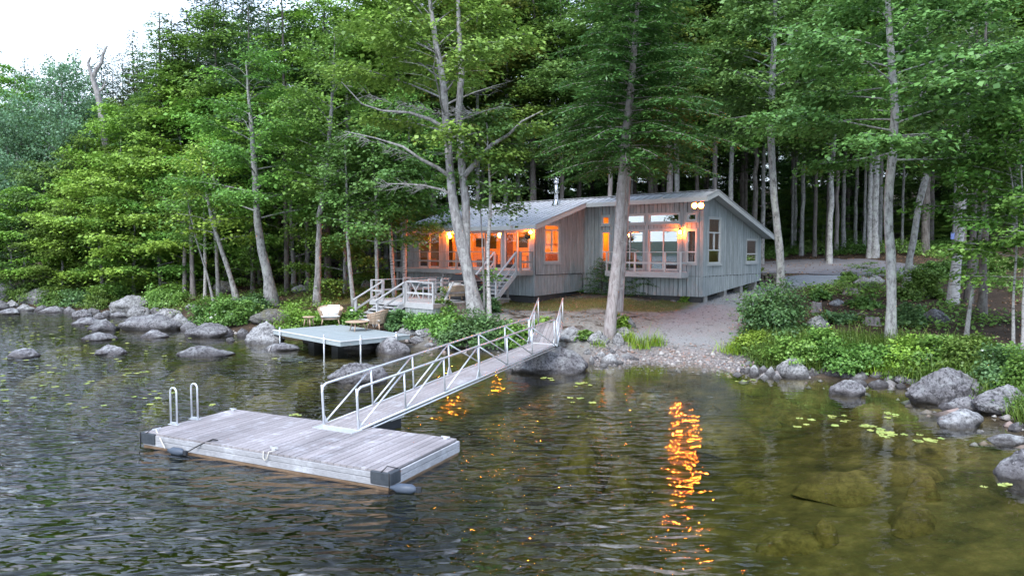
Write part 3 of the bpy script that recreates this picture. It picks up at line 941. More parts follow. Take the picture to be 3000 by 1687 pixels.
window(pf, HU, FO, *bl1, [.33], 'glass_dark'); window(pf, HU, FO, *bl2, [.33], 'glass')
slider(pf, HU, FO, *bs1, 'glass_dark', dark=0); slider(pf, HU, FO, *bs2, 'glass_dark', dark=0)
# corner boards
cb = MB(); cb.frame_box(hp(-.035, -.035, zbB), HU * .13, FO * -.035 * -1 if False else HV * .034, UZ * (roof_z(0) - .24 - zbB))
cb.build('corner_board', M['siding'], cab)

# ---- right end wall
ps = lambda a: hp(0, a, 0)
def rect_side(x0, y0, x1, y1, t=0.0):
    A, B, C, D = on_side(*Z2(x0, y0), t), on_side(*Z2(x1, y0), t), on_side(*Z2(x1, y1), t), on_side(*Z2(x0, y1), t)
    return min(A[0], D[0]), max(B[0], C[0]), (C[1] + D[1]) / 2, A[1], B[1]
e1 = rect_side(1380, 335, 1472, 785)
e2 = rect_side(1700, 585, 1785, 775)
zrs = lambda a: roof_z(a) - .20
e1t = min(e1[3], zrs(e1[0]) - .3)
e1r = e1t - SL * (e1[1] - e1[0])
e2t = e2[3]
wall(ps, HV, RO, SB, lambda a: 1.93 + .092 * a, zrs, [(e1[0], e1[1], e1[2], e1r), (e2[0], e2[1], e2[2], e2t)], M['siding'], belt=2.93, bw=.22)
# the wedge over the sloped window head
window(ps, HV, RO, e1[0], e1[1], e1[2], e1r + .0, [.29, .68], 'glass', cols=2)
window(ps, HV, RO, e2[0], e2[1], e2[2], e2t, [.36], 'glass_dark')
bt = MB()
for k in range(17):
    a = .25 + k * .39
    bt.lathe(hp(0, a, 2.93) + RO * .03, [(.022, 0), (.022, .03), (.0, .031)], 6, RO)
bt.build('siding_bolts', M['black_frame'], cab)['kind'] = 'stuff'

# ---- left wing, wall facing right
pw = lambda a: hp(T1, SW + a, 0)
Z1 = lambda x, y: (1000 + x / 2.8986, 500 + y / 2.8986)
def rect_wing(x0, y0, x1, y1):
    A, B, C, D = [on_side(*Z1(x, y), T1) for x, y in ((x0, y0), (x1, y0), (x1, y1), (x0, y1))]
    return min(A[0], D[0]) - SW, max(B[0], C[0]) - SW, (C[1] + D[1]) / 2, A[1], B[1]
w1 = rect_wing(1724, 458, 1848, 775)
zrw = lambda a: roof_z(SW + a) - .20
wall(pw, HV, RO, -SW, lambda a: 1.85 + .03 * a, zrw, [(w1[0], w1[1], w1[2], w1[3])], M['siding'], belt=2.93)
window(pw, HV, RO, w1[0], w1[1], w1[2], w1[3] , [.24, .86], 'glass', cols=2)
cb = MB(); cb.frame_box(hp(T1 - .034, SW - .034, 1.85), HU * .12, HV * .033, UZ * (zrw(0) - 1.87)); cb.build('corner_board', M['siding'], cab)
# conduit along the belt of the wing wall
cd = MB()
cd.tube([pw(-.0) + RO * .05 + UZ * 5.0, pw(.02) + RO * .05 + UZ * 3.0, pw(.1) + RO * .05 + UZ * 2.94, pw(3.9) + RO * .05 + UZ * 2.94, pw(4.02) + RO * .05 + UZ * 2.88, pw(4.05) + RO * .05 + UZ * 2.15], .018, 6)
cd.build('cable_conduit', M['black_frame'], cab)

# ---- left wing lake front
pl = lambda a: hp(T1 + a, SW, 0)
LF = TL - T1
def t_of(px): return on_front(px, 740, SW)[0] - T1
sl = [(t_of(1551), t_of(1481)), (t_of(1470), t_of(1375)), (t_of(1372), t_of(1310)), (t_of(1288), t_of(1230))]
holes = [(a, b, FLOOR, FLOOR + 2.05) for a, b in sl]
wall(pl, HU, FO, LF, lambda a: 1.85, lambda a: roof_z(SW) - .18, holes, M['siding'], bw=.26)
for k, h in enumerate(holes): slider(pl, HU, FO, *h, 'glass', dark=1 if k in (0, 3) else 0)
# left and back walls (never seen from the lake, plain boards joined in the sheathing)
core.frame_box(hp(TL - .1, SW, 1.9), HU * .1, HV * (SB - SW), UZ * 3.0)
core.frame_box(hp(0, SB - .1, 2.4), HU * TL, HV * .1, UZ * 2.5)
for k in range(5):
    s0, s1 = SW + (SB - SW) * k / 5, SW + (SB - SW) * (k + 1) / 5
    core.frame_box(hp(TL - .1, s0, 4.85), HU * .1, HV * (s1 - s0), UZ * (min(roof_z(s0), roof_z(s1)) - 5.0))
core.build('sheathing', M['core'], cab)

# ---- rooms behind the glass
rm = MB()
rm.frame_box(hp(.1, .09, FLOOR - .2), HU * (TL - .2), HV * (SB - .2), UZ * .2)
rm.frame_box(hp(T1 + .1, SW + .09, FLOOR - .2), HU * (LF - .2), HV * (-SW), UZ * .2)
rm.build('room_floor', M['cabinet'], cab)
rw = MB()
rw.frame_box(hp(T1 + .1, -.3, FLOOR + .001), HU * (LF - .2), HV * .08, UZ * 3.6)      # back wall of the main room
rw.frame_box(hp(T1 - .25, .1, FLOOR + .001), HU * .08, HV * 4.9, UZ * 2.9)
rw.frame_box(hp(13.6, SW + .1, FLOOR + .001), HU * .08, HV * 1.6, UZ * 2.0)
rw.frame_box(hp(.2, 3.3, FLOOR + .001), HU * (T1 - .5), HV * .08, UZ * 3.0)
rw.frame_box(hp(5.0, .12, FLOOR + .001), HU * .06, HV * 3.1, UZ * 2.9)              # lit closet room at the inner corner
rw.build('room_wall', M['pine_wall'], cab)
for t_, z_, w_, h_ in ((T1 + .35, .0, .85, 2.0), (T1 + 5.2, .0, .85, 2.0), (T1 + 9.3, .0, .8, 2.0)):
    m = MB(); m.frame_box(hp(t_, -.34, FLOOR + z_ + .01), HU * w_, HV * .035, UZ * h_); m.build('inner_door', M['sofa'], cab)
for t_, z_, w_, h_ in ((T1 + 4.0, 1.2, .9, .65), (T1 + 6.6, 1.15, .6, .8), (T1 + 7.6, 1.25, .8, .55)):
    m = MB(); m.frame_box(hp(t_, -.34, FLOOR + z_), HU * w_, HV * .03, UZ * h_); m.build('wall_picture', M['black_frame'], cab)
for t_ in (T1 + 3.4, T1 + 4.2, T1 + 5.6, T1 + 7.4, T1 + 8.6):
    m = MB(); m.frame_box(hp(t_, SW + .35, FLOOR + .005), HU * .5, HV * .5, UZ * random.uniform(.45, .85)); m.build('inner_seat', M['sofa'], cab, .05)

# ---- roof
TR, TLE = -.5, TL + .5
TW = T1 - .55                # where the left wing roof starts
SE, SBay, SBk = SW - .52, -.6, 7.3
PITCHV = Vector((0, 0, 0))
dk = MB()
def slab(t0, t1, s0, s1, th, up=0.0):
    p = [hp(t0, s0, roof_z(s0) + up), hp(t1, s0, roof_z(s0) + up), hp(t1, s1, roof_z(s1) + up), hp(t0, s1, roof_z(s1) + up)]
    q = [x - UZ * th for x in p]
    dk.add(p + q, [(0, 1, 2, 3), (7, 6, 5, 4), (0, 4, 5, 1), (1, 5, 6, 2), (2, 6, 7, 3), (3, 7, 4, 0)])
slab(TW + .02, TLE - .02, SE + .02, RIDGE_S, .16, -.02)
slab(TR + .02, TW + .018, SBay + .02, RIDGE_S, .16, -.02)
slab(TR + .02, TLE - .02, RIDGE_S + .001, SBk - .02, .16, -.02)
roof = dk.build('roof', M['trim'], cab)
pans = MB()
def seam_panels(t0, t1, s0, s1):
    n = round(abs(t1 - t0) / .41)
    for k in range(n):
        a = t0 + (t1 - t0) * k / n; b = t0 + (t1 - t0) * (k + 1) / n
        m = MB()
        z0, z1 = roof_z(s0), roof_z(s1)
        m.frame_box(hp(a + .012, s0, z0 - .018), HU * (b - a - .02), HV * (s1 - s0) + UZ * (z1 - z0), UZ * .02)
        m.frame_box(hp(a - .012, s0, z0 - .018), HU * .024, HV * (s1 - s0) + UZ * (z1 - z0), UZ * .062)
        m.build('roof_panel', M['roof'], roof)
seam_panels(TW, TLE, SE, RIDGE_S - .03)
seam_panels(TR, TW - .02, SBay, RIDGE_S - .03)
seam_panels(TR, TLE, RIDGE_S + .03, SBk)
fa = MB()
def fascia(p, q, h_, th_, out):
    fa.frame_box(p + out * .002, q - p, out * th_, UZ * -h_)
zF = lambda s: roof_z(s) - .02
fascia(hp(TW, SE, zF(SE)), hp(TLE, SE, zF(SE)), .21, .035, FO)
fascia(hp(TR, SBay, zF(SBay)), hp(TW - .04, SBay, zF(SBay)), .21, .035, FO)
fascia(hp(TW, SE, zF(SE)), hp(TW, SBay - .04, zF(SBay - .04)), .22, .035, RO)
fascia(hp(TR, SBay, zF(SBay)), hp(TR, RIDGE_S, zF(RIDGE_S)), .22, .035, RO)
fascia(hp(TR, RIDGE_S, zF(RIDGE_S)), hp(TR, SBk, zF(SBk)), .22, .035, RO)
fa.build('fascia', M['frame'], roof)
rc = MB()
rc.beam(hp(TR - .02, RIDGE_S, RIDGE_Z + .035), hp(TLE, RIDGE_S, RIDGE_Z + .035), .26, .03)
rc.beam(hp(TR - .02, RIDGE_S, RIDGE_Z + .02), hp(TR - .02, SBk + .02, roof_z(SBk) + .02), .07, .05)
rc.beam(hp(TR - .02, RIDGE_S, RIDGE_Z + .02), hp(TR - .02, SBay - .02, roof_z(SBay) + .02), .07, .05)
rc.beam(hp(TW - .02, SBay, roof_z(SBay) + .02), hp(TW - .02, SE - .02, roof_z(SE) + .02), .07, .05)
rc.build('roof_trim', M['roof_edge'], roof)

# ---- flue, dish, lamps on the cabin
fl = hp(8.75, -.7, roof_z(-.7) - .05)
m = MB(); m.lathe(fl, [(.26, 0), (.26, .06), (.13, .34), (.12, .36)], 16)
ch = m.build('chimney_flashing', M['steel'], roof)
m = MB(); m.lathe(fl + UZ * .3, [(.105, 0), (.105, .98)], 14); m.build('chimney_pipe', M['steel'], roof)
m = MB(); m.lathe(fl + UZ * 1.28, [(.105, 0), (.17, .03), (.17, .10), (.12, .11), (.12, .16), (.17, .18), (.17, .24), (.05, .29)], 14); m.build('chimney_cap', M['steel'], roof)

dp = hp(t_of(1521) + T1, SE - .03, roof_z(SE) - .02)
m = MB(); m.tube([dp + UZ * -.12, dp + FO * .12 + UZ * .1, dp + FO * .14 + UZ * .55 + HU * .1], .03, 8); dish = m.build('dish_mount', M['galv'], cab)
m = MB(); dc = at(1508, 634, Y=dp.y - .2)
axd = Vector((-.45, -.8, .35)).normalized()
m.lathe(dc, [(.0, .05), (.14, .055), (.25, .09), (.30, .14), (.31, .135), (.25, .07), (.14, .03), (.0, .02)], 20, axd); m.build('satellite_dish', M['white_paint'], dish)
m = MB(); m.tube([dc + UZ * -.28 + axd * .08, dc + axd * .45 + UZ * -.15], .015, 6); m.box(dc + axd * .47 + UZ * -.12, .08, .08, .12); m.build('receiver_arm', M['galv'], dish)

def lantern(p, out, r=.07):
    m = MB(); m.box(p + out * .03, .10, .06, .16, ez=UZ, ey=out, ex=UZ.cross(out))
    m.lathe(p + out * .16 + UZ * .13, [(.02, .1), (.10, .0), (.09, -.012)], 10); m.lathe(p + out * .16 - UZ * .15, [(.05, 0), (.06, .03), (.03, .035)], 10)
    m.tube([p + out * .02 + UZ * .12, p + out * .12 + UZ * .22, p + out * .16 + UZ * .22], .012, 6)
    for k in range(4):
        a = k * math.pi / 2
        m.tube([p + out * .16 + Vector((math.cos(a) * .075, math.sin(a) * .075, .12)), p + out * .16 + Vector((math.cos(a) * .05, math.sin(a) * .05, -.12))], .006, 4)
    l = m.build('wall_lantern', M['black_frame'], cab)
    b = MB(); b.lathe(p + out * .16 - UZ * .09, [(.0, 0), (r * .8, .03), (r, .09), (r * .8, .15), (.0, .18)], 12); b.build('bulb', M['bulb'], l)
ta, za = on_front(*Z2(1152, 524), -.03); lantern(hp(ta, -.03, za), FO, .065)
ta, za = on_front(1561, 681, SW - .03); lantern(hp(ta + .02, SW - .03, za), FO, .075)
ta, za = on_front(1322, 686, SW - .03); lantern(hp(ta, SW - .03, za), FO, .075)
ta, za = on_front(*Z2(1290, 292), -.34)
fpos = hp(ta, -.34, za)
m = MB(); m.box(fpos + HV * .17 + UZ * .07, .16, .34, .05, ex=HU, ey=HV)
bp = []
for k in (-1, 1):
    c = fpos + HU * (.15 * k)
    ax = Vector((-.33 - .12 * k, -.94, -.24)).normalized()
    m.lathe(c, [(.03, -.06), (.09, -.02), (.12, .03), (.145, .20), (.139, .20), (.115, .03), (.07, -.01)], 14, ax)
    bp.append((c + ax * .085, ax))
fld = m.build('floodlight', M['white_paint'], cab)
for c, ax in bp:
    b = MB(); b.lathe(c - ax * .06, [(.0, .0), (.08, .015), (.112, .07), (.08, .13), (.0, .15)], 14, ax); b.build('bulb', M['flood'], fld)

# ---- piers under the cabin
for a in (.5, 2.6, 4.5, 6.3):
    c = hp(.25, a, 0); zz = gz(c.x, c.y)
    m = MB(); m.box(hp(.25, a, (zz - .15 + 2.0 + .09 * a) / 2), .4, .3, 2.0 + .09 * a - zz + .15, ex=HU, ey=HV); m.build('pier', M['concrete'], cab)
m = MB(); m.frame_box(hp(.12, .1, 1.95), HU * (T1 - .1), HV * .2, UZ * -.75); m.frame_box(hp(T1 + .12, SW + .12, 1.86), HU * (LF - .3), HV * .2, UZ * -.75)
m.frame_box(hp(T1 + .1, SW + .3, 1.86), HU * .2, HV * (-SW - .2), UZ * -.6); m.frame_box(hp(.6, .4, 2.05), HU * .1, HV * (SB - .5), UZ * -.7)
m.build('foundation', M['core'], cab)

# ---- things inside the rooms
def globe(p, r, name, label):
    t = thing(name, label, 'lamp', p)
    m = MB(); m.lathe(p, [(.0, -r), (r * .7, -r * .7), (r, 0), (r * .7, r * .7), (.03, r)], 14); m.build('globe', M['lamp_in'], t)
    m = MB(); m.tube([p + UZ * r, p + UZ * .7], .01, 5); m.build('cord', M['black_frame'], t)
globe(hp(T1 + 1.6, SW + 1.7, FLOOR + 1.95), .15, 'pendant_lamp', 'glowing pendant lamp in the kitchen behind the first sliding door')
globe(hp(T1 + 4.0, SW + 1.6, FLOOR + 1.9), .15, 'pendant_lamp', 'glowing pendant lamp behind the big maple trunk')
globe(hp(T1 + 8.2, SW + 1.5, FLOOR + 1.9), .14, 'pendant_lamp', 'glowing pendant lamp in the far left room of the cabin')
globe(hp(6.2, 1.4, FLOOR + 1.9), .13, 'pendant_lamp', 'glowing pendant lamp in the narrow corner room of the cabin')
kt = thing('kitchen_cabinet', 'wood kitchen cabinets against the back wall of the lit room', 'cabinet', hp(T1 + 1.6, -.6, FLOOR))
m = MB(); m.frame_box(hp(T1 + .4, -.32, FLOOR), HU * 3.0, HV * -.6, UZ * .9); m.build('base_cabinet', M['cabinet'], kt)
m = MB(); m.frame_box(hp(T1 + .38, -.31, FLOOR + .901), HU * 3.04, HV * -.64, UZ * .04); m.build('countertop', M['white_paint'], kt)
for k in range(4):
    m = MB(); m.frame_box(hp(T1 + .42 + k * .62, -.32, FLOOR + 1.4), HU * .58, HV * -.35, UZ * .75); m.build('wall_cabinet', M['cabinet'], kt)
tb = thing('dining_table', 'dining table inside the lit room with chairs', 'table', hp(T1 + 2.2, SW + 1.5, FLOOR))
m = MB(); m.box(hp(T1 + 2.2, SW + 1.5, FLOOR + .73), 1.6, .9, .05, ex=HU, ey=HV); m.build('tabletop', M['cabinet'], tb)
for i in (-1, 1):
    for j in (-1, 1):
        m = MB(); m.box(hp(T1 + 2.2 + .7 * i, SW + 1.5 + .36 * j, FLOOR + .35), .07, .07, .70, ex=HU, ey=HV); m.build('leg', M['cabinet'], tb)
def dchair(t, s, flip, label):
    c = thing('dining_chair', label, 'chair', hp(t, s, FLOOR), 'chairs inside the lit room')
    m = MB(); m.box(hp(t, s, FLOOR + .45), .42, .42, .04, ex=HU, ey=HV); m.build('seat', M['sofa'], c)
    m = MB()
    for k in range(4): m.box(hp(t - .18 + .12 * k, s + .2 * flip, FLOOR + .70), .04, .03, .46, ex=HU, ey=HV)
    m.box(hp(t, s + .2 * flip, FLOOR + .96), .42, .035, .08, ex=HU, ey=HV); m.build('backrest', M['sofa'], c)
    for i in (-1, 1):
        for j in (-1, 1):
            m = MB(); m.box(hp(t + .18 * i, s + .18 * j, FLOOR + .215), .04, .04, .43, ex=HU, ey=HV); m.build('leg', M['sofa'], c)
dchair(T1 + 1.8, SW + .8, -1, 'dark chair with its back to the lake, behind the first sliding door')
dchair(T1 + 2.7, SW + .8, -1, 'dark chair with its back to the lake, behind the second sliding door')
def bench_sofa(t, s, L_, mat, label):
    c = thing('sofa', label, 'sofa', hp(t, s, FLOOR))
    m = MB(); m.box(hp(t, s, FLOOR + .25), L_, .85, .35, ex=HU, ey=HV); m.build('seat', M[mat], c, .04)
    m = MB(); m.box(hp(t, s + .35, FLOOR + .6), L_, .2, .5, ex=HU, ey=HV); m.build('backrest', M[mat], c, .04)
bench_sofa(T1 + .9, SW + 2.5, 1.5, 'sofa', 'dark red sofa seen through the tall wing window')
bench_sofa(2.3, 1.2, 1.9, 'blue_fabric', 'blue sofa behind the right sliding door of the bay')

# ---- hanging basket under the eave
hb = at(1546, 692, Y=36.0)
t = thing('hanging_basket', 'dark hanging plant basket under the eave beside the lantern', 'plant basket', hb)
m = MB(); m.lathe(hb - UZ * .14, [(.05, -.02), (.14, .02), (.18, .14), (.17, .15)], 12); m.build('pot', M['black_plastic'], t)
m = MB()
for k in range(3):
    a = k * 2.1; m.tube([hb + Vector((.17 * math.cos(a), .17 * math.sin(a), 0)), hb + UZ * .36], .006, 4)
m.build('wire', M['black_frame'], t)
BASKET = (t, hb)

# ------------------------------------------------------------------ balconies, decks, stairs
def board_row(parent, name, o, along, across, length, width, n, th, mat, gap=.006):
    """n boards side by side, sharing one mesh"""
    bw = width / n
    along = along.normalized(); across = across.normalized()
    base = None
    off = ORG[parent.name]
    for k in range(n):
        c = o + across * (bw * k)
        if base is None:
            mb = MB(); mb.frame_box(Vector((0, 0, 0)), along * length, across * (bw - gap), UZ * th)
            base = mb.mesh(name)
            base.materials.append(mat)
        ob = link_mesh(name, base, mat, parent)
        ob.location = c - off + UZ * random.uniform(-.003, .003)

def rail(parent, pts, h_, mat, post=.09, cap=(.13, .04), mids=(.45,), posts=True, name='rail'):
    m = MB()
    for a, b in zip(pts[:-1], pts[1:]):
        m.beam(a + UZ * h_, b + UZ * h_, *cap)
        for f in mids: m.beam(a + UZ * h_ * f, b + UZ * h_ * f, .04, .09)
    m.build(name, mat, parent)
    if posts:
        for p in pts:
            q = MB(); q.box(p + UZ * (h_ / 2 - .12), post, post, h_ + .22, ex=HU, ey=HV); q.build('post', mat, parent)

# upper balcony along the left wing
UD = SW - 1.0
ub = thing('upper_deck', 'narrow grey upper deck with rail along the left wing of the cabin', 'deck', hp(12.5, SW - .5, FLOOR))
board_row(ub, 'deck_board', hp(T1 + .05, UD, FLOOR - .04), HU, HV, LF + .3, .94, 7, .035, M['deck'])
m = MB(); m.frame_box(hp(T1 + .03, UD - .04, FLOOR - .25), HU * (LF + .34), HV * .038, UZ * .24); m.frame_box(hp(T1 + .012, UD - .04, FLOOR - .25), HU * .016, HV * 1.0, UZ * .24); m.build('rim_joist', M['stain_rail'], ub)
L1 = [hp(T1 + 1.95, UD + .05, FLOOR), hp(12.2, UD + .05, FLOOR), hp(14.6, UD + .05, FLOOR), hp(17.9, UD + .05, FLOOR)]
rail(ub, L1, .95, M['stain_rail'], cap=(.09, .04))
rail(ub, [hp(T1 + .1, UD + .05, FLOOR), hp(T1 + .1, SW - .08, FLOOR)], .95, M['stain_rail'], cap=(.09, .04))
for a in (T1 + 2.6, 13.4, 17.6):
    c = hp(a, UD + .15, 0)
    m = MB(); zz = min(gz(c.x, c.y), 1.85) - .1; m.box(hp(a, UD + .15, (zz + FLOOR - .25) / 2), .12, .12, FLOOR - .25 - zz, ex=HU, ey=HV); m.build('post', M['stain_rail'], ub)

# bay balcony
bb = thing('bay_balcony', 'shallow grey balcony with rail under the bay sliding doors', 'balcony', hp(3.5, -.3, FLOOR))
b0, b1 = on_front(*Z2(1146, 860), -.75)[0], on_front(*Z2(505, 850), -.75)[0]
board_row(bb, 'deck_board', hp(b0, -.75, FLOOR - .09), HU, HV, b1 - b0, .72, 5, .035, M['deck'])
m = MB(); m.frame_box(hp(b0 - .02, -.79, FLOOR - .34), HU * (b1 - b0 + .04), HV * .038, UZ * .285); m.frame_box(hp(b0 - .02, -.75, FLOOR - .34), HU * .02, HV * .72, UZ * .285); m.build('rim_joist', M['rail'], bb)
nb_ = 5
rail(bb, [hp(b0 + .05 + (b1 - b0 - .1) * k / nb_, -.72, FLOOR - .06) for k in range(nb_ + 1)], 1.0, M['frame'], post=.08, cap=(.09, .04))
rail(bb, [hp(b0 + .05, -.66, FLOOR - .06), hp(b0 + .05, -.05, FLOOR - .06)], 1.0, M['frame'], post=.07, cap=(.08, .04), posts=False)

# lower deck
DZ = 1.70
L0 = at(1269, 890, z=DZ)
def dp_(a, b, z=DZ): return Vector((L0.x, L0.y, 0)) + HU * a + HV * b + UZ * z
DA, DB = 5.0, 5.35
ld = thing('lower_deck', 'weathered lower deck with rails, boarded skirt and furniture on it', 'deck', dp_(2, 3))
board_row(ld, 'deck_board', dp_(0, 0, DZ - .035), HU, HV, DA, DB, 44, .035, M['deck'])
m = MB(); m.frame_box(dp_(-.03, -.04, DZ - .28), HU * (DA + .05), HV * .038, UZ * .24); m.build('rim_joist', M['rail'], ld)
m = MB(); m.frame_box(dp_(-.035, .002, DZ - .22), HU * .03, HV * 1.15, UZ * .18); m.frame_box(dp_(-.035, 1.17, DZ - .10), HU * .03, HV * (DB - 1.2), UZ * .06); m.build('rim_joist', M['brown_board'], ld)
def skirt(p, d, out, length, zt, zb_, mat, bw=.2):
    n = round(length / bw)
    for k in range(n):
        m = MB(); jit = random.uniform(0, .01)
        m.frame_box(p + d * (length * k / n + .008) + UZ * zb_ - UZ * p.z * 0 + out * jit, d * (length / n - .016), out * .02, UZ * (zt - zb_))
        m.build('skirt_board', mat, ld)
skirt(dp_(0.03, .02, 0), HU, -HV, 2.1, DZ - .29, .45, M['skirt'])
skirt(dp_(.02, .0, 0), HV, -HU, 1.15, DZ - .23, .45, M['skirt'])
skirt(dp_(.02, 1.2, 0), HV, -HU, DB - 1.3, DZ - .11, .6, M['brown_board'])
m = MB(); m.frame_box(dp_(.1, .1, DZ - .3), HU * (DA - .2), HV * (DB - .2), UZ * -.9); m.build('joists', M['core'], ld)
SA, SBB = 2.15, 3.85         # stair opening in the front edge
rail(ld, [dp_(.05, .05), dp_(SA - .1, .05)], 1.0, M['rail'])
rail(ld, [dp_(SBB + .1, .05), dp_(DA - .05, .05), dp_(DA - .05, 2.6), dp_(DA - .05, DB - .1)], 1.0, M['rail'])
rail(ld, [dp_(.05, .05), dp_(.05, 3.3)], 1.0, M['stain_rail'], posts=False)
m = MB(); m.beam(dp_(-.02, .62, DZ - .05), dp_(-.02, 1.25, DZ + 1.0), .12, .06); m.build('slanted_post', M['rail'], ld)
rail(ld, [dp_(.05, 4.4), dp_(.05, 5.2)], .95, M['stain_rail'], mids=())
m = MB(); m.box(dp_(2.3, 2.55, DZ + .5), .09, .09, 1.0, ex=HU, ey=HV)
m.build('post', M['rail'], ld)

def stairs(name, label, mat, top, run_dir, across, width, n, rise, tread, rail_h=.95, rails=(0, 1), risers=True, stringer=True, railmat=None):
    st = thing(name, label, 'staircase', top - UZ * (n * rise))
    railmat = railmat or mat
    for k in range(1, n):
        m = MB(); o = top + run_dir * (tread * (k - 1)) - UZ * (rise * k)
        m.frame_box(o - across * .04, across * (width + .08), run_dir * (tread + .04), UZ * -.04); m.build('tread', mat, st)
    if risers:
        m = MB()
        for k in range(1, n):
            o = top + run_dir * (tread * (k - 1) + .03) - UZ * (rise * k + .04)
            for j in range(1, 4): m.frame_box(o + across * (width * j / 4 - .02), across * .04, run_dir * .02, UZ * -(rise - .05))
        m.build('tread_block', mat, st)
    if stringer:
        for e in (0, 1):
            m = MB(); a = top + across * (width * e) - UZ * .16; b = a + run_dir * (tread * (n - .4)) - UZ * (rise * (n - .4))
            m.beam(a, b, .05, .24); m.build('stringer', mat, st)
    for e in rails:
        a = top + across * (width * e + (.03 if e else -.03)); b = a + run_dir * (tread * (n - 1.2)) - UZ * (rise * (n - 1.2))
        m = MB(); m.beam(a + UZ * rail_h, b + UZ * rail_h - (b - a).normalized() * -.15, .11, .05); m.beam(a + UZ * rail_h * .45, b + UZ * rail_h * .45, .04, .09)
        m.build('handrail', railmat, st)
        for p in (a, b):
            m = MB(); m.box(p + UZ * (rail_h / 2 - .15), .09, .09, rail_h + .25, ex=HU, ey=HV); m.build('post', railmat, st)
    return st
stairs('staircase', 'pale open staircase from the lower deck down to the shore platform', M['rail'], dp_(SA, -.05), -HV, HU, SBB - SA, 7, .135, .28)
stairs('staircase', 'grey staircase from the upper deck down to the lower deck', M['rail'], hp(T1 + .35, UD - .05, FLOOR - .02), -HV, HU, 1.5, 8, (FLOOR - DZ - .02) / 8, .215, railmat=M['rail'])
stairs('staircase', 'two low steps from the lower deck down to the lawn', M['stain_rail'], dp_(-.03, 3.2, DZ - .02), -HU, HV, 1.1, 4, .2, .28, rails=(), risers=False, stringer=False)

# ---- furniture on the lower deck
def xleg_table(c, ex, ey, L_, W_, H_, mat, label):
    t = thing('deck_table', label, 'table', c)
    m = MB()
    for k in range(6): m.box(c + ey * (W_ * ((k + .5) / 6 - .5)) + UZ * (H_ - .02), L_, W_ / 6 - .01, .035, ex=ex, ey=ey)
    m.build('tabletop', mat, t)
    for i in (-1, 1):
        m = MB(); q = c + ex * (L_ * .36 * i)
        m.beam(q - ey * W_ * .42, q + ey * W_ * .42 + UZ * (H_ - .05), .07, .05, up=ex); m.beam(q + ex * .06 + ey * W_ * .42, q + ex * .06 - ey * W_ * .42 + UZ * (H_ - .05), .07, .05, up=ex)
        m.build('leg', mat, t)
    m = MB(); m.beam(c - ex * L_ * .36 + UZ * H_ * .5, c + ex * L_ * .36 + UZ * H_ * .5, .05, .07); m.build('stretcher', mat, t)
def bar_chair(c, face, label, mat):
    t = thing('deck_chair', label, 'chair', c, 'tall wooden chairs on the lower deck')
    side = UZ.cross(face)
    for i in (-1, 1):
        for j in (-1, 1):
            hgt = 1.08 if j < 0 else .62
            m = MB(); m.box(c + side * (.24 * i) + face * (.22 * j) + UZ * hgt / 2, .05, .05, hgt, ex=side, ey=face); m.build('leg', mat, t)
    m = MB()
    for k in range(4): m.box(c + face * (-.17 + .115 * k) + UZ * .62, .5, .1, .03, ex=side, ey=face)
    m.build('seat', mat, t)
    m = MB()
    for z in (.80, 1.04): m.box(c - face * .245 + UZ * z, .5, .025, .08, ex=side, ey=face)
    m.build('backrest', mat, t)
    for i in (-1, 1):
        m = MB(); m.box(c + side * (.27 * i) + UZ * .82, .05, .5, .035, ex=side, ey=face); m.build('arm_rail', mat, t)
    m = MB(); m.box(c + face * .22 + UZ * .25, .5, .03, .04, ex=side, ey=face); m.build('stretcher', mat, t)
tc0 = dp_(3.6, 2.4)
xleg_table(tc0, HV, HU, 1.5, .85, .95, M['rail'], 'grey wooden deck table on crossed legs beside tall chairs')
bar_chair(dp_(2.62, 2.0), HU, 'tall slatted chair at the right side of the deck table, nearer the stairs', M['rail'])
bar_chair(dp_(2.62, 2.9), HU, 'tall slatted chair at the right side of the deck table, nearer the grill', M['rail'])
bar_chair(dp_(4.5, 2.2), -HU, 'tall slatted chair on the far side of the deck table', M['rail'])
gq = at(1322, 868, z=DZ); gq = dp_(.95, 3.0)
gt = thing('grill', 'large barbecue grill under a fitted black cover on the lower deck', 'grill', gq)
m = MB(); e, w_ = HU, HV
def loft(mb, c, rings):
    """stack of rectangles (half length, half depth, z, shift)"""
    vs0 = []
    for hl, hd, z, sh in rings:
        for a, b in ((-1, -1), (1, -1), (1, 1), (-1, 1)): vs0.append(c + HU * (a * hl + sh) + HV * b * hd + UZ * z)
    fs0 = [(3, 2, 1, 0)]
    for k in range(len(rings) - 1):
        for j in range(4): fs0.append((4 * k + j, 4 * k + (j + 1) % 4, 4 * k + 4 + (j + 1) % 4, 4 * k + 4 + j))
    n0 = 4 * (len(rings) - 1); fs0.append((n0, n0 + 1, n0 + 2, n0 + 3))
    mb.add(vs0, fs0)
loft(m, gq, [(.98, .40, .02, 0), (.95, .38, .5, 0), (.97, .39, .86, 0), (.62, .34, 1.2, 0), (.55, .26, 1.30, 0), (.42, .14, 1.34, 0)])
m.build('cover', M['black_cover'], gt, .03)
m = MB(); m.box(gq - HV * .402 + UZ * .95 - HU * .1, .5, .012, .3, ex=HU, ey=HV); m.build('cover_flap', M['black_cover'], gt)

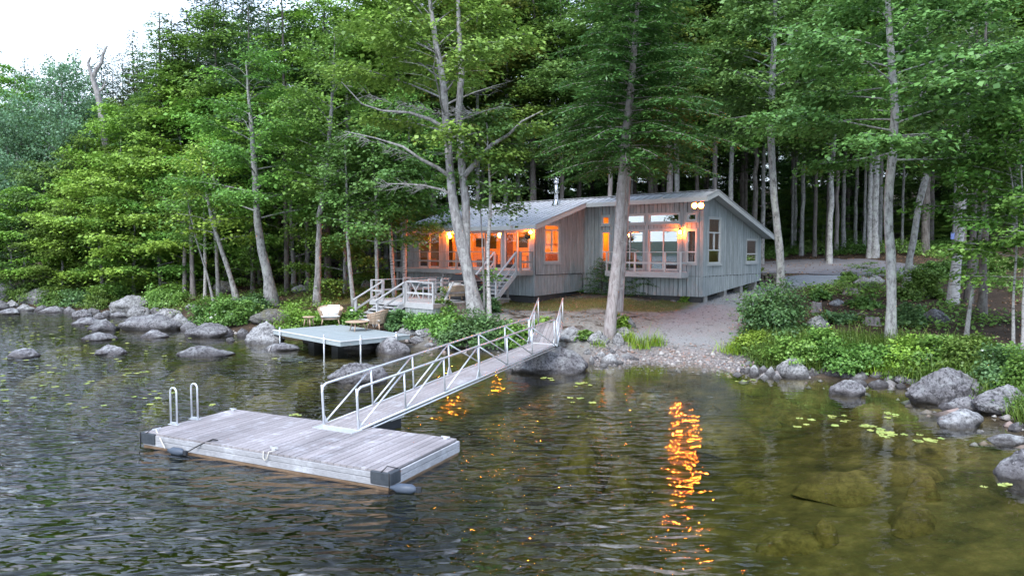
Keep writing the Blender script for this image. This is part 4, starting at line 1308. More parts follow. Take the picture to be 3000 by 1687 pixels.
def wicker_chair(name, c, face, w_, d_, h_, label, cat, cushions=True, pale=True, arms=.62):
    """tub seat woven of cane: hoop of uprights and rings, solid weave behind, splayed legs"""
    t = thing(name, label, cat, c)
    side = face.cross(UZ)
    def P_(ang, f, r=1.0):
        # ang 0 = back centre, +-pi at front; f = 0 bottom .. 1 rim
        k = .70 + .30 * f
        back = (1 + math.cos(ang)) / 2
        hh = .26 + f * ((h_ - .26) * (arms + (1 - arms) * back ** 1.3))
        return c + side * (math.sin(ang) * w_ / 2 * k * r) - face * (math.cos(ang) * d_ / 2 * k * r + .04 * f) + UZ * hh
    A = [(-2.35 + 4.7 * i / 28) for i in range(29)]
    m = MB(); vs0 = []; fs0 = []
    for f in (0, .33, .66, 1):
        for a in A: vs0.append(P_(a, f, .985))
    for f in (1, .66, .33, 0):
        for a in A: vs0.append(P_(a, f, .93))
    n0 = len(A)
    for k in range(7):
        for i in range(n0 - 1): fs0.append((k * n0 + i, k * n0 + i + 1, (k + 1) * n0 + i + 1, (k + 1) * n0 + i))
    m.add(vs0, fs0, True)
    full = [(-math.pi + 2 * math.pi * i / 24) for i in range(24)]
    m.add([P_(a, 0) for a in full] + [P_(a, .06) + UZ * .05 for a in full], [tuple(range(23, -1, -1)), tuple(range(24, 48))] + [(i, (i + 1) % 24, 24 + (i + 1) % 24, 24 + i) for i in range(24)])
    m.build('woven_shell', M['wicker'], t)
    m = MB()
    for a in A[::3]: m.tube([P_(a, f, 1.01) for f in (0, .35, .7, 1)], .012, 5)
    for f in (.3, .55, .8): m.tube([P_(a, f, 1.015) for a in A[::2]], .010, 5)
    m.tube([P_(a, 1.0, .98) for a in A], .022, 7)
    m.build('cane_rib', M['teak'], t)['kind'] = 'stuff'
    for i in (-1, 1):
        for j in (-1, 1):
            q = c + side * (w_ * .30 * i) + face * (d_ * .26 * j)
            m = MB(); m.tube([q + UZ * .27, q + side * (.06 * i) + face * (.05 * j)], [.035, .024], 8); m.build('leg', M['teak'], t)
    def pillow(cn, ex, ey, ez, sx, sy, sz, nm):
        m = MB(); vs0, fs0 = [], []; K = 9
        for sg in (1, -1):
            for i in range(K):
                for j in range(K):
                    x = i / (K - 1) * 2 - 1; y = j / (K - 1) * 2 - 1
                    hh = max(0, (1 - abs(x) ** 2.6) * (1 - abs(y) ** 2.6)) ** .55
                    q = .96 + .04 * (abs(x) * abs(y))
                    vs0.append(cn + ex * x * sx / 2 * q + ey * y * sy / 2 * q + ez * (sg * hh * sz / 2 + .002 * sg))
        for i in range(K - 1):
            for j in range(K - 1):
                a = i * K + j; fs0 += [(a, a + K, a + K + 1, a + 1), (K * K + a, K * K + a + 1, K * K + a + K + 1, K * K + a + K)]
        m.add(vs0, fs0, True); m.build(nm, M['cushion'], t)
    if cushions:
        pillow(c + UZ * .42 + face * .06, side, face, UZ, w_ * .74, d_ * .78, .17, 'seat_cushion')
        bz = (UZ * .93 + face * -.35).normalized()
        pillow(c - face * d_ * .24 + side * -w_ * .13 + UZ * .70, side, bz, bz.cross(side), w_ * .46, .50, .16, 'back_cushion')
        bz2 = (UZ * .9 + face * -.3 + side * .22).normalized()
        pillow(c - face * d_ * .16 + side * w_ * .20 + UZ * .64, (side - bz2 * side.dot(bz2)).normalized(), bz2, bz2.cross((side - bz2 * side.dot(bz2)).normalized()), w_ * .40, .44, .15, 'back_cushion')
        pillow(c + face * d_ * .02 - side * w_ * .1 + UZ * .52, side, (face + UZ * .25).normalized(), (UZ - face * .25).normalized(), w_ * .44, .36, .14, 'lumbar_cushion')
    return t
wicker_chair('wicker_sofa', dp_(.55, 1.95), (HU * .9 + HV * .25).normalized(), 1.45, .8, .78, 'low wicker sofa on the lower deck seen from behind, beside the grill', 'sofa')

# ------------------------------------------------------------------ shore platform with lounge set
PZ = .60
Fp = at(998, 1000, z=PZ); Fp.z = 0
E1 = Vector((-.70, .714, 0)).normalized(); E2 = Vector((.714, .70, 0)).normalized()
PL, PW = 5.75, 3.3
pt_ = thing('shore_platform', 'pale grey platform on pipe legs at the rocky shore with wicker seats', 'platform', Fp + E1 * 2.9 + E2 * 1.6 + UZ * PZ)
board_row(pt_, 'deck_board', Fp + UZ * (PZ - .03), E1, E2, PL, PW, 24, .03, M['platform'], .004)
m = MB()
for o, a, b in ((Fp - E2 * .04, E1 * PL, E2 * .04), (Fp - E1 * .04 - E2 * .04, E2 * (PW + .08), E1 * .04), (Fp + E2 * PW, E1 * PL, E2 * .04), (Fp + E1 * PL - E2 * .04, E2 * (PW + .08), E1 * .04)):
    m.frame_box(o + UZ * (PZ - .20), a, b, UZ * .195)
m.build('rim_board', M['platform'], pt_)
m = MB()
for a, b, d0 in ((-.045, -.05, 0), ):
    m.beam(Fp - E2 * .05 - E1 * .05 + UZ * (PZ + .0), Fp - E2 * .05 + E1 * (PL + .05) + UZ * PZ, .03, .035)
    m.beam(Fp - E1 * .055 - E2 * .05 + UZ * PZ, Fp - E1 * .055 + E2 * (PW + .05) + UZ * PZ, .03, .035)
m.build('edge_trim', M['white_paint'], pt_)
for q, dn in ((Fp - E2 * .09 + E1 * 5.05, -.5), (Fp - E2 * .09 + E1 * 1.15, -.8), (Fp - E1 * .1 + E2 * .85, -.7), (Fp - E1 * .1 + E2 * 2.6, -.2)):
    m = MB(); m.tube([q + UZ * dn, q + UZ * (PZ + .13)], .032, 10); m.lathe(q + UZ * (PZ + .13), [(.04, 0), (.045, .025), (.03, .05), (.0, .055)], 10); m.box(q + UZ * (PZ - .1), .1, .1, .16); m.build('pipe_leg', M['galv'], pt_)
for a in (1.6, 3.6):
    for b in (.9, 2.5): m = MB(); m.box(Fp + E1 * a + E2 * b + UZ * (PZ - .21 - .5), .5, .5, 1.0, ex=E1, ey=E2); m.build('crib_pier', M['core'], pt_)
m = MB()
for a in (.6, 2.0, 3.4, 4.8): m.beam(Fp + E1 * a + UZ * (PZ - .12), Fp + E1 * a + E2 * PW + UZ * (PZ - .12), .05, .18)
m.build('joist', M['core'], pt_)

def stool(px, py, r, h_, label, nm, nleg=4):
    c = at(px, py, z=PZ)
    t = thing(nm, label, 'table', c)
    m = MB(); m.lathe(c + UZ * (h_ - .045), [(r * .9, 0), (r, .012), (r, .038), (r * .97, .045)], 28); m.build('tabletop', M['teak'], t)
    for k in range(nleg):
        a = k * 2 * math.pi / nleg + .5
        d = Vector((math.cos(a), math.sin(a), 0))
        m = MB(); m.tube([c + d * r * .55 + UZ * (h_ - .05), c + d * r * .84], [.033, .022], 8); m.build('leg', M['teak'], t)
stool(905, 955, .29, .46, 'small round teak side table left of the wicker love seat', 'side_table')
stool(1046, 969, .52, .44, 'large round teak coffee table at the front of the platform', 'coffee_table', 3)
wicker_chair('wicker_chair', at(969, 950, z=PZ), Vector((.22, -.97, 0)).normalized(), 1.22, .95, .92, 'wide wicker armchair with white cushions facing the lake', 'armchair')
wicker_chair('wicker_chair', at(1104, 963, z=PZ), Vector((-.90, .22, 0)).normalized(), 1.12, 1.0, .90, 'wicker armchair with white pillows turned away, beside the round coffee table', 'armchair')

# ------------------------------------------------------------------ floating dock
DKZ = .31
De = Vector((.902, -.432, 0)).normalized(); Dn = Vector((.432, .902, 0)).normalized()
Dc = Vector((-4.53, 14.62, 0)); DL, DW = 6.36, 2.36
dk0 = Dc - De * DL / 2 - Dn * DW / 2
dd = thing('floating_dock', 'weathered grey floating plank dock with ladder rails at its left end', 'dock', Dc + UZ * .05)
board_row(dd, 'plank', dk0 + UZ * (DKZ - .04) - Dn * .03, Dn, De, DW + .06, DL, 42, .04, M['dock_wood'], .012)
for o, a, b, nm in ((dk0 - Dn * .05, De * DL, Dn * .05, 0), (dk0 + Dn * DW, De * DL, Dn * .05, 0), (dk0 - De * .05 - Dn * .05, Dn * (DW + .1), De * .05, 0), (dk0 + De * DL - Dn * .05, Dn * (DW + .1), De * .05, 0)):
    for z, hgt in ((.165, .10), (.035, .122)):
        m = MB(); m.frame_box(o + UZ * z, a, b, UZ * hgt); m.build('side_board', M['dock_side'], dd, .006)
m = MB(); m.frame_box(dk0 + De * .1 + Dn * .1 + UZ * -.2, De * (DL - .2), Dn * (DW - .2), UZ * .42); m.build('float', M['black_plastic'], dd)
m = MB(); m.frame_box(dk0 - De * .03 - Dn * .03 + UZ * -.03, De * (DL + .06), Dn * (DW + .06), UZ * .065); m.build('wet_beam', surf_mat('wet_stained_beam', (.16, .10, .06), (.26, .18, .12), 3, .6), dd)
# corner bumpers
for c, sx in ((dk0 - De * .08 - Dn * .08, 1), (dk0 + De * (DL + .08) - Dn * .08, -1)):
    m = MB(); m.frame_box(c + UZ * .07, De * (.44 * sx), Dn * .09 , UZ * .23); m.frame_box(c + Dn * .09 + UZ * .07, De * (.09 * sx), Dn * .24, UZ * .23)
    m.build('corner_bumper', M['bumper'], dd, .012)
    m = MB(); m.tube([c + De * .2 * sx + UZ * .30, c + De * .18 * sx + Dn * .16 + UZ * .37, c + Dn * .3 + De * .05 * sx + UZ * .31], .009, 5); m.tube([c + De * .02 * sx - Dn * .01 + UZ * .31, c + De * .02 * sx - Dn * .012 + UZ * .0], .010, 5); m.build('bumper_cord', M['dark_rope'], dd)
# swim ladder hoops
for px, py in ((501, 1243), (566, 1228)):
    c = at(px, py, z=DKZ); c = c - De * ((c - dk0).dot(De) - .06); c.z = DKZ
    ax = De * .10
    path = [c + ax * -1, c + ax * -1 + UZ * .74] + [c - ax * math.cos(q) + UZ * (.74 + .10 * math.sin(q)) for q in np.linspace(.35, math.pi - .35, 6)] + [c + ax + UZ * .74, c + ax]
    m = MB(); m.tube(path, .021, 10); m.beam(c - ax + UZ * .05, c + ax + UZ * .05, .03, .03); m.box(c + UZ * .012, .30, .09, .012, ex=De, ey=Dn); m.build('ladder_rail', M['alu'], dd)
def cleat(p, d):
    m = MB(); m.beam(p - d * .1 + UZ * .05, p + d * .1 + UZ * .05, .025, .025); m.box(p + UZ * .02, .08, .05, .045, ex=d, ey=d.cross(UZ)); m.build('cleat', M['alu'], dd)
cleat(dk0 + De * .18 + Dn * .12 + UZ * DKZ, Dn); cleat(dk0 + De * .15 + Dn * (DW - .12) + UZ * DKZ, De); cleat(dk0 + De * (DL - .2) + Dn * (DW - .1) + UZ * DKZ, De); cleat(dk0 + De * 3.55 + Dn * .12 + UZ * DKZ, De)
def fender(c, d, L_, r, label):
    t = thing('boat_fender', label, 'fender', c)
    m = MB(); m.lathe(c - d * L_ / 2, [(.03, -.05), (.04, 0), (r * .6, .03), (r, .09), (r * 1.03, L_ / 2), (r, L_ - .09), (r * .6, L_ - .03), (.04, L_)], 16, d); m.build('body', M['rubber'], t)
    m = MB(); m.box(c + d * (L_ / 2 + .04), .09, .05, .09, ex=d, ey=d.cross(UZ)); m.build('eye', M['black_plastic'], t)
    return t
fA = fender(dk0 + De * 1.15 - Dn * .16 + UZ * .06, De, .42, .078, 'dark blue fender floating along the front side of the dock, roped to it')
fB = fender(dk0 + De * (DL + .34) + Dn * -.02 + UZ * .06, (De * .97 + Dn * .2).normalized(), .44, .085, 'dark blue fender floating off the front right corner of the dock')
m = MB(); a = dk0 + De * .18 + Dn * .1 + UZ * (DKZ + .05); b = dk0 + De * .84 - Dn * .2 + UZ * .1
m.tube([a, a.lerp(b, .3) + UZ * .0, b], .014, 6); tag(m.build('mooring_rope', M['rope']), 'pale rope from the dock corner cleat to the floating fender', 'rope')
m = MB(); a = dk0 + De * 1.5 - Dn * .2 + UZ * .1; b = dk0 + De * 1.95 + Dn * .06 + UZ * (DKZ + .04)
m.tube([a, a.lerp(b, .5) + UZ * .02, b, b + De * .14], [.012, .012, .02, .012], 6); tag(m.build('mooring_rope', M['dark_rope']), 'thin dark rope from the fender up to a hook on the dock', 'rope')
m = MB(); a = dk0 + De * 3.45 - Dn * .06 + UZ * (DKZ + .02); m.tube([a, a - UZ * .13 + De * .02 - Dn * .03, a - UZ * .17 + De * .07 - Dn * .03, a - UZ * .12 + De * .12 - Dn * .03, a + De * .14, a + De * .2 + Dn * .1 + UZ * .005], .010, 6)
tag(m.build('rope_loop', M['rope']), 'short pale rope loop hanging over the front edge of the dock', 'rope')

# ------------------------------------------------------------------ gangway
def gangway(name, label, A, B, width, posts, rail_h, planks, near_curve=True, tri=None):
    ax = (B - A); L_ = ax.length; d = ax.normalized()
    side = Vector((d.y, -d.x, 0)).normalized()       # to the right going up
    up = side.cross(d).normalized()
    t = thing(name, label, 'gangway', A)
    off = ORG[t.name]
    bw = width / planks
    base = MB(); base.frame_box(Vector((0, 0, 0)), d * L_, side * (bw - .01), up * .035); base = base.mesh('plank'); base.materials.append(M['gang_wood'])
    for k in range(planks):
        o = link_mesh('plank', base, None, t); o.location = A - side * (width / 2 - bw * k) - up * .035 - off
    for e in (-1, 1):
        s0 = A + side * (e * (width / 2 + .03))
        m = MB(); m.tube([s0 - up * .03, s0 + d * L_ - up * .03], .032, 8); m.tube([s0 - up * .11, s0 + d * L_ - up * .11], .024, 8); m.build('bottom_chord', M['alu'], t)
        n = len(posts)
        m = MB()
        if near_curve:
            path = [s0 + up * 0, s0 + up * (rail_h - .16), s0 + up * (rail_h - .05) + d * .03, s0 + up * rail_h + d * .14, s0 + d * L_ + up * rail_h]
        else:
            path = [s0 + up * 0, s0 + up * (rail_h * .72), s0 + up * (rail_h * .80) + d * .05, s0 + d * L_ + UZ * (rail_h * 1.02), ]
        m.tube(path, .027, 10); m.build('handrail', M['alu'], t)
        rh = lambda f: rail_h if near_curve else rail_h * (.8 + .2 * min(1, max(0, (f * L_ - .05) / L_)))
        for f in posts:
            p = s0 + d * (L_ * f); m = MB(); m.tube([p - up * .03, p + up * rh(f)], .023, 8); m.build('post', M['alu'], t)
        m = MB()
        for k in range(len(posts) - 1):
            p, q = s0 + d * (L_ * posts[k]), s0 + d * (L_ * posts[k + 1])
            lean = (tri[k] if tri else 1)
            if lean > 0: m.tube([p, q + up * rh(posts[k + 1])], .021, 7)
            else: m.tube([p + up * rh(posts[k]), q], .021, 7)
        m.build('brace', M['alu'], t)
        for f in (0, .5, 1) if near_curve else (0,):
            p = s0 + d * (L_ * f); m = MB()
            dm = d * .13
            q = [p + dm * (0 if f == 0 else -1), p + dm * (0 if f == 1 else 1), p + up * .26]
            m.add([x - side * .008 for x in q] + [x + side * .008 for x in q], [(0, 1, 2), (5, 4, 3), (0, 3, 4, 1), (1, 4, 5, 2), (2, 5, 3, 0)]); m.build('gusset', M['alu'], t)
    m = MB()
    for k in range(9): m.beam(A + d * (L_ * (k + .5) / 9) - side * width / 2 - up * .07, A + d * (L_ * (k + .5) / 9) + side * width / 2 - up * .07, .04, .05)
    m.build('cross_bearer', M['alu'], t)
    return t, d, side, up
GA = at(999, 1247, z=.36); GB = at(1587, 1007, Y=24.3)
gw, gd, gs, gu = gangway('gangway', 'long aluminium gangway with truss rails from the dock up to the boulder', GA, GB, .93, [0, .165, .33, .5, .665, .83, 1.0], .88, 7, True, [1, 1, 1, -1, -1, -1])
m = MB(); m.box(GA - gd * .12 - UZ * .03, 1.12, .34, .02, ex=gs, ey=Vector((gd.x, gd.y, 0)).normalized()); m.build('hinge_plate', M['alu'], gw)
m = MB(); m.box(GB + gd * .04 - UZ * .0, 1.12, .10, .05, ex=gs, ey=Vector((gd.x, gd.y, 0)).normalized()); m.build('end_plate', M['alu'], gw)
GT = at(1613, 945, Y=27.6)
gangway('ramp', 'short steep plank ramp with pipe rails between the gangway and the shore', GB + gd * .12 + UZ * .02, GT, .90, [0, .5, 1.0], .95, 6, False, [1, -1])
# black float under the low end of the gangway
m = MB(); c = at(1112, 1246, z=.10)
m.box(c, .5, 1.05, .26, ex=gs, ey=Vector((gd.x, gd.y, 0)).normalized())
fo = m.build('gangway_float', M['black_plastic'], None, .02)
tag(fo, 'black plastic float under the lower end of the gangway', 'float')
m = MB(); m.box(c + UZ * .15 + Vector((gd.x, gd.y, 0)) * .3, .62, .5, .05, ex=gs, ey=Vector((gd.x, gd.y, 0)).normalized()); m.build('float_cap', M['alu'], fo)

# ------------------------------------------------------------------ boulders
def rock_mesh(seed, sub=4, rough=.22, flat=.0, block=0.0):
    rnd = random.Random(seed)
    bm = bmesh.new()
    bmesh.ops.create_icosphere(bm, subdivisions=sub, radius=1.0)
    off = Vector((rnd.uniform(-50, 50), rnd.uniform(-50, 50), rnd.uniform(-50, 50)))
    planes = []
    for k in range(8):
        n = Vector((rnd.uniform(-1, 1), rnd.uniform(-1, 1), rnd.uniform(-.3, 1))).normalized()
        planes.append((n, rnd.uniform(.70, .92)))
    for v in bm.verts:
        p = v.co.copy()
        for n, d in planes:
            e = p.dot(n) - d
            if e > 0: p -= n * e * (.55 + block)
        r = 1 + rough * mnoise.noise(p * 1.1 + off) + rough * .5 * mnoise.noise(p * 2.5 + off) + rough * .34 * mnoise.noise(p * 5.5 + off) + rough * .2 * mnoise.noise(p * 12 + off)
        p *= r
        tp = 1.12 - .42 * max(0.0, p.z); p.x *= tp; p.y *= tp
        if flat and p.z > .55: p.z = .55 + (p.z - .55) * (1 - flat)
        v.co = p
    me = bpy.data.meshes.new('boulder')
    bm.to_mesh(me); bm.free()
    me.polygons.foreach_set('use_smooth', [True] * len(me.polygons))
    # scale to a unit box, resting z from 0 to 1
    xs = np.empty(len(me.vertices) * 3, np.float32); me.vertices.foreach_get('co', xs); xs = xs.reshape(-1, 3)
    lo, hi = xs.min(0), xs.max(0)
    xs[:, 0] = (xs[:, 0] - (lo[0] + hi[0]) / 2) / (hi[0] - lo[0]); xs[:, 1] = (xs[:, 1] - (lo[1] + hi[1]) / 2) / (hi[1] - lo[1])
    xs[:, 2] = (xs[:, 2] - lo[2]) / (hi[2] - lo[2])
    me.vertices.foreach_set('co', xs.ravel()); me.update()
    return me
ROCKM = [rock_mesh(11 + k, 5 if k < 2 else 4, .30, .0, .12) for k in range(5)] + [rock_mesh(31 + k, 4, .24, .4, .1) for k in range(3)] + [rock_mesh(51 + k, 4, .26, .0, .42) for k in range(4)]

def dome_mesh(seed):
    rnd = np.random.default_rng(seed); nr, na = 12, 30
    ph = rnd.uniform(0, 6.28, 4); off = Vector(rnd.uniform(-40, 40, 3))
    vs0 = [(0, 0, 1.0)]; fs0 = []
    for i in range(1, nr + 1):
        r_ = i / nr
        for j in range(na):
            a = 2 * math.pi * j / na
            edge = .5 * (1 + .14 * math.sin(2 * a + ph[0]) + .09 * math.sin(3 * a + ph[1]) + .06 * math.sin(5 * a + ph[2]))
            x, y = math.cos(a) * r_ * edge, math.sin(a) * r_ * edge
            h = (1 - r_ ** 2.6) ** 1.0
            h += (.16 * mnoise.noise(Vector((x * 5, y * 5, 0)) + off) + .08 * mnoise.noise(Vector((x * 13, y * 13, 0)) + off)) * (1 - r_ * .6) - .12 * (r_ ** 6)
            vs0.append((x, y, h))
    for j in range(na): fs0.append((0, 1 + j, 1 + (j + 1) % na))
    for i in range(nr - 1):
        for j in range(na): fs0.append((1 + i * na + j, 1 + (i + 1) * na + j, 1 + (i + 1) * na + (j + 1) % na, 1 + i * na + (j + 1) % na))
    me = bpy.data.meshes.new('sunken_boulder'); me.from_pydata(vs0, [], fs0); me.polygons.foreach_set('use_smooth', [True] * len(fs0)); me.update()
    return me
SUNKM = [dome_mesh(91 + k) for k in range(6)]
SMALLM = [rock_mesh(71 + k, 2, .22, 0, .3) for k in range(6)]
VARIANTS = {}
def rock(px, py, wp, hp_, label, mat='granite', v=0, depth=.75, group=None, rz=None, small=False, name='boulder', ground=False, dip=.35, cat='boulder'):
    """a boulder whose visible foot is at photo pixel (px, py), wp wide and hp_ high in photo pixels"""
    foot = ground_at(px, py)
    k = foot.y / F
    wd, hh = wp * k, hp_ * k
    dp2 = wd * depth
    # a lens sees the top of a far point raised by perspective: take the top at the boulder's middle
    cy = foot.y + dp2 * .42
    topz = CAMH - (CAMH - foot.z) * 1.0
    d = ray(px, py - hp_)
    zt = CAMH + d.z * ((foot.y + dp2 * .3) / d.y)
    zt = max(zt, foot.z + hh * .25)
    key = (v, small)
    base = (SMALLM if small else ROCKM)[v % (len(SMALLM) if small else len(ROCKM))]
    mk = (base.name, mat)
    if mk not in VARIANTS:
        m2 = base.copy(); m2.materials.clear(); m2.materials.append(M[mat]); VARIANTS[mk] = m2
    o = bpy.data.objects.new(name, VARIANTS[mk]); COL.objects.link(o)
    wet = foot.z < .02
    zb = foot.z - max(.12, (zt - foot.z) * (.75 if wet else dip))
    o.location = (foot.x + ray(px, py).x * dp2 * .4, cy, zb)
    o.scale = (wd * 1.04, dp2, zt - zb)
    o.rotation_euler = (0, 0, (rz if rz is not None else random.uniform(-.5, .5)) + (math.pi if random.random() < .5 else 0))
    tag(o, label, cat, group)
    return o
GL, GP, GMO = 'granite', 'granite_pale', 'granite_moss'
# far left shore
rock(12, 884, 66, 58, 'tall rounded grey boulder at the left end of the shore', GP, 0)
rock(2, 907, 54, 28, 'low boulder under the tall one at the left edge', GL, 5)
rock(36, 903, 40, 25, 'small pale-topped boulder beside the tall left boulder', GP, 1)
rock(30, 921, 72, 18, 'flat dark boulder lying in the water at the left edge', GL, 6)
rock(75, 911, 55, 21, 'low pale boulder at the waterline below the left bushes', GP, 2)
rock(106, 893, 94, 50, 'large smooth slanting boulder between two left bushes', GP, 8, ground=False)
rock(122, 912, 40, 18, 'small dark stone below the large slanting left boulder', GL, 3)
rock(152, 916, 70, 20, 'long low dark boulder right of the slanting left boulder', GL, 4)
rock(204, 917, 38, 19, 'small boulder alone at the waterline below the grey-green bush', GL, 9)
rock(240, 932, 58, 26, 'rounded boulder at the left of the boulder cluster', GL, 0)
rock(270, 919, 44, 17, 'small boulder behind the left boulder cluster', GL, 1)
rock(311, 927, 40, 18, 'dark boulder behind the cluster, nearer the big pale boulder', GL, 3)
rock(292, 934, 36, 18, 'small blue-grey boulder in the middle of the cluster', GL, 10)
rock(380, 918, 106, 54, 'big pale boulder with a brown top above the boulder cluster', GP, 8, ground=False)
rock(349, 929, 50, 17, 'low boulder at the foot of the big pale boulder', GL, 5)
rock(405, 932, 72, 38, 'pale rounded boulder in front of the big pale boulder', GP, 0)
rock(400, 944, 66, 18, 'low dark boulder in front of the pale rounded one', GL, 6)
rock(258, 952, 92, 23, 'flat dark boulder in the water below the cluster', GL, 7)
rock(300, 969, 98, 35, 'pointed boulder in the water in front of the cluster', GL, 2)
rock(293, 998, 95, 24, 'low wide boulder nearest in the column below the cluster', GL, 5)
rock(323, 1040, 88, 31, 'isolated domed boulder out in the shallow water left of the dock', GL, 1)
rock(66, 1048, 96, 28, 'isolated boulder with a dark split out at far left', GL, 3)
rock(445, 968, 180, 48, 'whale-backed long boulder at the waterline', GL, 6, depth=.5, rz=.1)
rock(492, 938, 84, 36, 'white-topped boulder behind the whale-backed one', GP, 0)
rock(530, 962, 84, 44, 'tan sloping boulder right of the white-topped one', GP, 9)
rock(560, 968, 56, 26, 'dark boulder wedged right of the tan sloping one', GL, 4)
rock(455, 990, 86, 25, 'pointed low boulder in the water before the whale-backed one', GL, 2)
rock(457, 921, 34, 22, 'dark stone tucked behind the left bush', GL, 3)
rock(560, 906, 32, 18, 'small white stone among the leaves under the trees', GP, 1, ground=True)
rock(606, 988, 128, 43, 'wedge-shaped boulder rising to the right from the water', GL, 8, depth=.6)
rock(655, 985, 56, 30, 'dark boulder at the right end of the wedge-shaped one', GL, 3)
rock(675, 1001, 27, 13, 'tiny stone alone in the water left of the big domed boulder', GL, 0)
rock(600, 1045, 172, 33, 'long low boulder out in the water, highest in its middle', GL, 2, depth=.5, rz=0)
rock(776, 1007, 120, 66, 'big domed boulder with white top left of the platform', GP, 1, depth=.8)
rock(826, 1027, 106, 23, 'flat low boulder in the water under the platform corner', GL, 5)
rock(715, 985, 40, 24, 'small dark boulder behind the domed boulder', GL, 4)
rock(800, 950, 136, 46, 'long mossy ledge at the foot of the leaning maple', GMO, 7, depth=.7, ground=False)
# under and right of the platform
rock(1048, 1027, 104, 25, 'low boulder lying under the front of the platform', GL, 6)
rock(1150, 1036, 112, 50, 'angular boulder under the right corner of the platform', GL, 9)
rock(930, 1004, 80, 20, 'dark boulder in the shade beneath the platform', GL, 4)
rock(1195, 985, 60, 26, 'pale stone on top of the pile right of the platform', GP, 8)
rock(1242, 990, 58, 28, 'rounded stone in the middle of the pile right of the platform', GP, 0)
rock(1283, 1004, 52, 27, 'pale stone at the right of the pile near the shrubs', GP, 1)
rock(1222, 1008, 48, 24, 'grey stone at the front of the pile right of the platform', GL, 3)
rock(1262, 1018, 44, 16, 'flat stone at the water edge of the pile', GL, 5)
rock(1205, 962, 62, 22, 'brown-grey stone at the back of the pile under the bushes', GL, 2)
rock(1300, 1022, 40, 18, 'dark stone at the water under the gangway shrubs', GL, 3)
rock(1050, 1122, 180, 60, 'dark boulder in the water behind the lower gangway', GL, 0, depth=.55, rz=.1)
rock(1600, 1094, 250, 92, 'huge dark speckled boulder under the upper gangway end', GL, 1, depth=.72, rz=0)
rock(1672, 1006, 96, 50, 'slanting cracked slab right of the short ramp', GP, 9, depth=.9)
rock(1752, 1012, 68, 44, 'smooth pale round boulder left of the front hemlock trunk', GP, 1, ground=True)
rock(1826, 988, 54, 30, 'pale boulder right of the front hemlock trunk', GP, 0, ground=True)
rock(1846, 962, 34, 32, 'tilted pale slab behind the stones right of the hemlock', GP, 10, ground=True)
rock(1812, 1014, 34, 40, 'grey boulder at the right foot of the front hemlock', GP, 3, ground=True)
for k, (a, b, w_, h_) in enumerate([(1792, 1036, 28, 15), (1785, 1068, 54, 34), (1806, 1050, 22, 14), (1838, 1054, 48, 19), (1733, 1067, 20, 24), (1768, 1074, 26, 10), (1862, 1058, 26, 12), (1760, 1046, 30, 18), (1720, 1040, 24, 18), (1745, 1058, 26, 16), (1815, 1066, 22, 12)]):
    rock(a, b, w_, h_, 'small loose shore stone between the huge boulder and the gravel beach', GP if k % 3 else GL, k, group='loose stones beside the huge gangway boulder', small=True, name='shore_stone', cat='stone')
# right of the beach
for k, (a, b, w_, h_) in enumerate([(2224, 1068, 38, 22), (2262, 1070, 48, 32), (2197, 1075, 32, 18), (2210, 1099, 34, 30), (2237, 1094, 32, 24), (2257, 1103, 32, 30), (2286, 1092, 26, 27), (2160, 1100, 28, 11), (2177, 1090, 22, 12), (2190, 1092, 24, 16), (2240, 1108, 24, 12), (2274, 1108, 22, 14)]):
    rock(a, b, w_, h_, 'pale rounded stone in the pile at the right end of the beach', GP if k % 4 else GL, k + 2, group='pale stones piled at the right end of the beach', small=True, name='shore_stone', cat='stone')
rock(2325, 1107, 86, 60, 'large white angular boulder at the end of the beach stones', GP, 8, depth=.7)
rock(2383, 1102, 38, 25, 'small dark boulder right of the white angular boulder', GL, 4)
rock(2448, 1104, 62, 28, 'brown-grey bank stone below the fern bank', GL, 9)
for k, (a, b, w_, h_) in enumerate([(2520, 1117, 60, 29), (2516, 1131, 50, 20), (2575, 1133, 60, 22), (2571, 1110, 40, 23), (2643, 1124, 56, 27), (2680, 1130, 52, 24), (2415, 1096, 40, 24), (2482, 1110, 36, 20), (2610, 1118, 40, 20), (2640, 1138, 36, 16), (2700, 1150, 40, 22)]):
    rock(a, b, w_, h_, 'dark root-covered bank stone along the right waterline', GL, k + 1, group='dark bank stones along the right waterline', small=True, name='shore_stone', cat='stone')
rock(2482, 1158, 98, 46, 'triangular boulder standing alone in the right cove', GL, 8, depth=.6)
rock(2772, 1187, 248, 112, 'huge lichen-topped boulder at the right shore', GL, 0, depth=.7, rz=.2)
rock(2945, 1220, 176, 92, 'smooth grey boulder leaning on the huge lichen-topped one', GL, 1, depth=.8)
rock(2818, 1206, 120, 44, 'oval boulder in front of the huge lichen-topped one', GL, 2, depth=.5)
rock(2812, 1250, 168, 52, 'low pale dome in the water below the huge right boulder', GP, 5, depth=.6)
rock(2985, 1266, 62, 29, 'small dark boulder at the right edge of the picture', GL, 3)
rock(2957, 1302, 124, 30, 'long flat boulder just awash at the right edge', GP, 6, depth=.5, rz=0)
rock(2992, 1408, 140, 92, 'nearest cracked boulder at the right edge, half in the water', GL, 9, depth=.7)
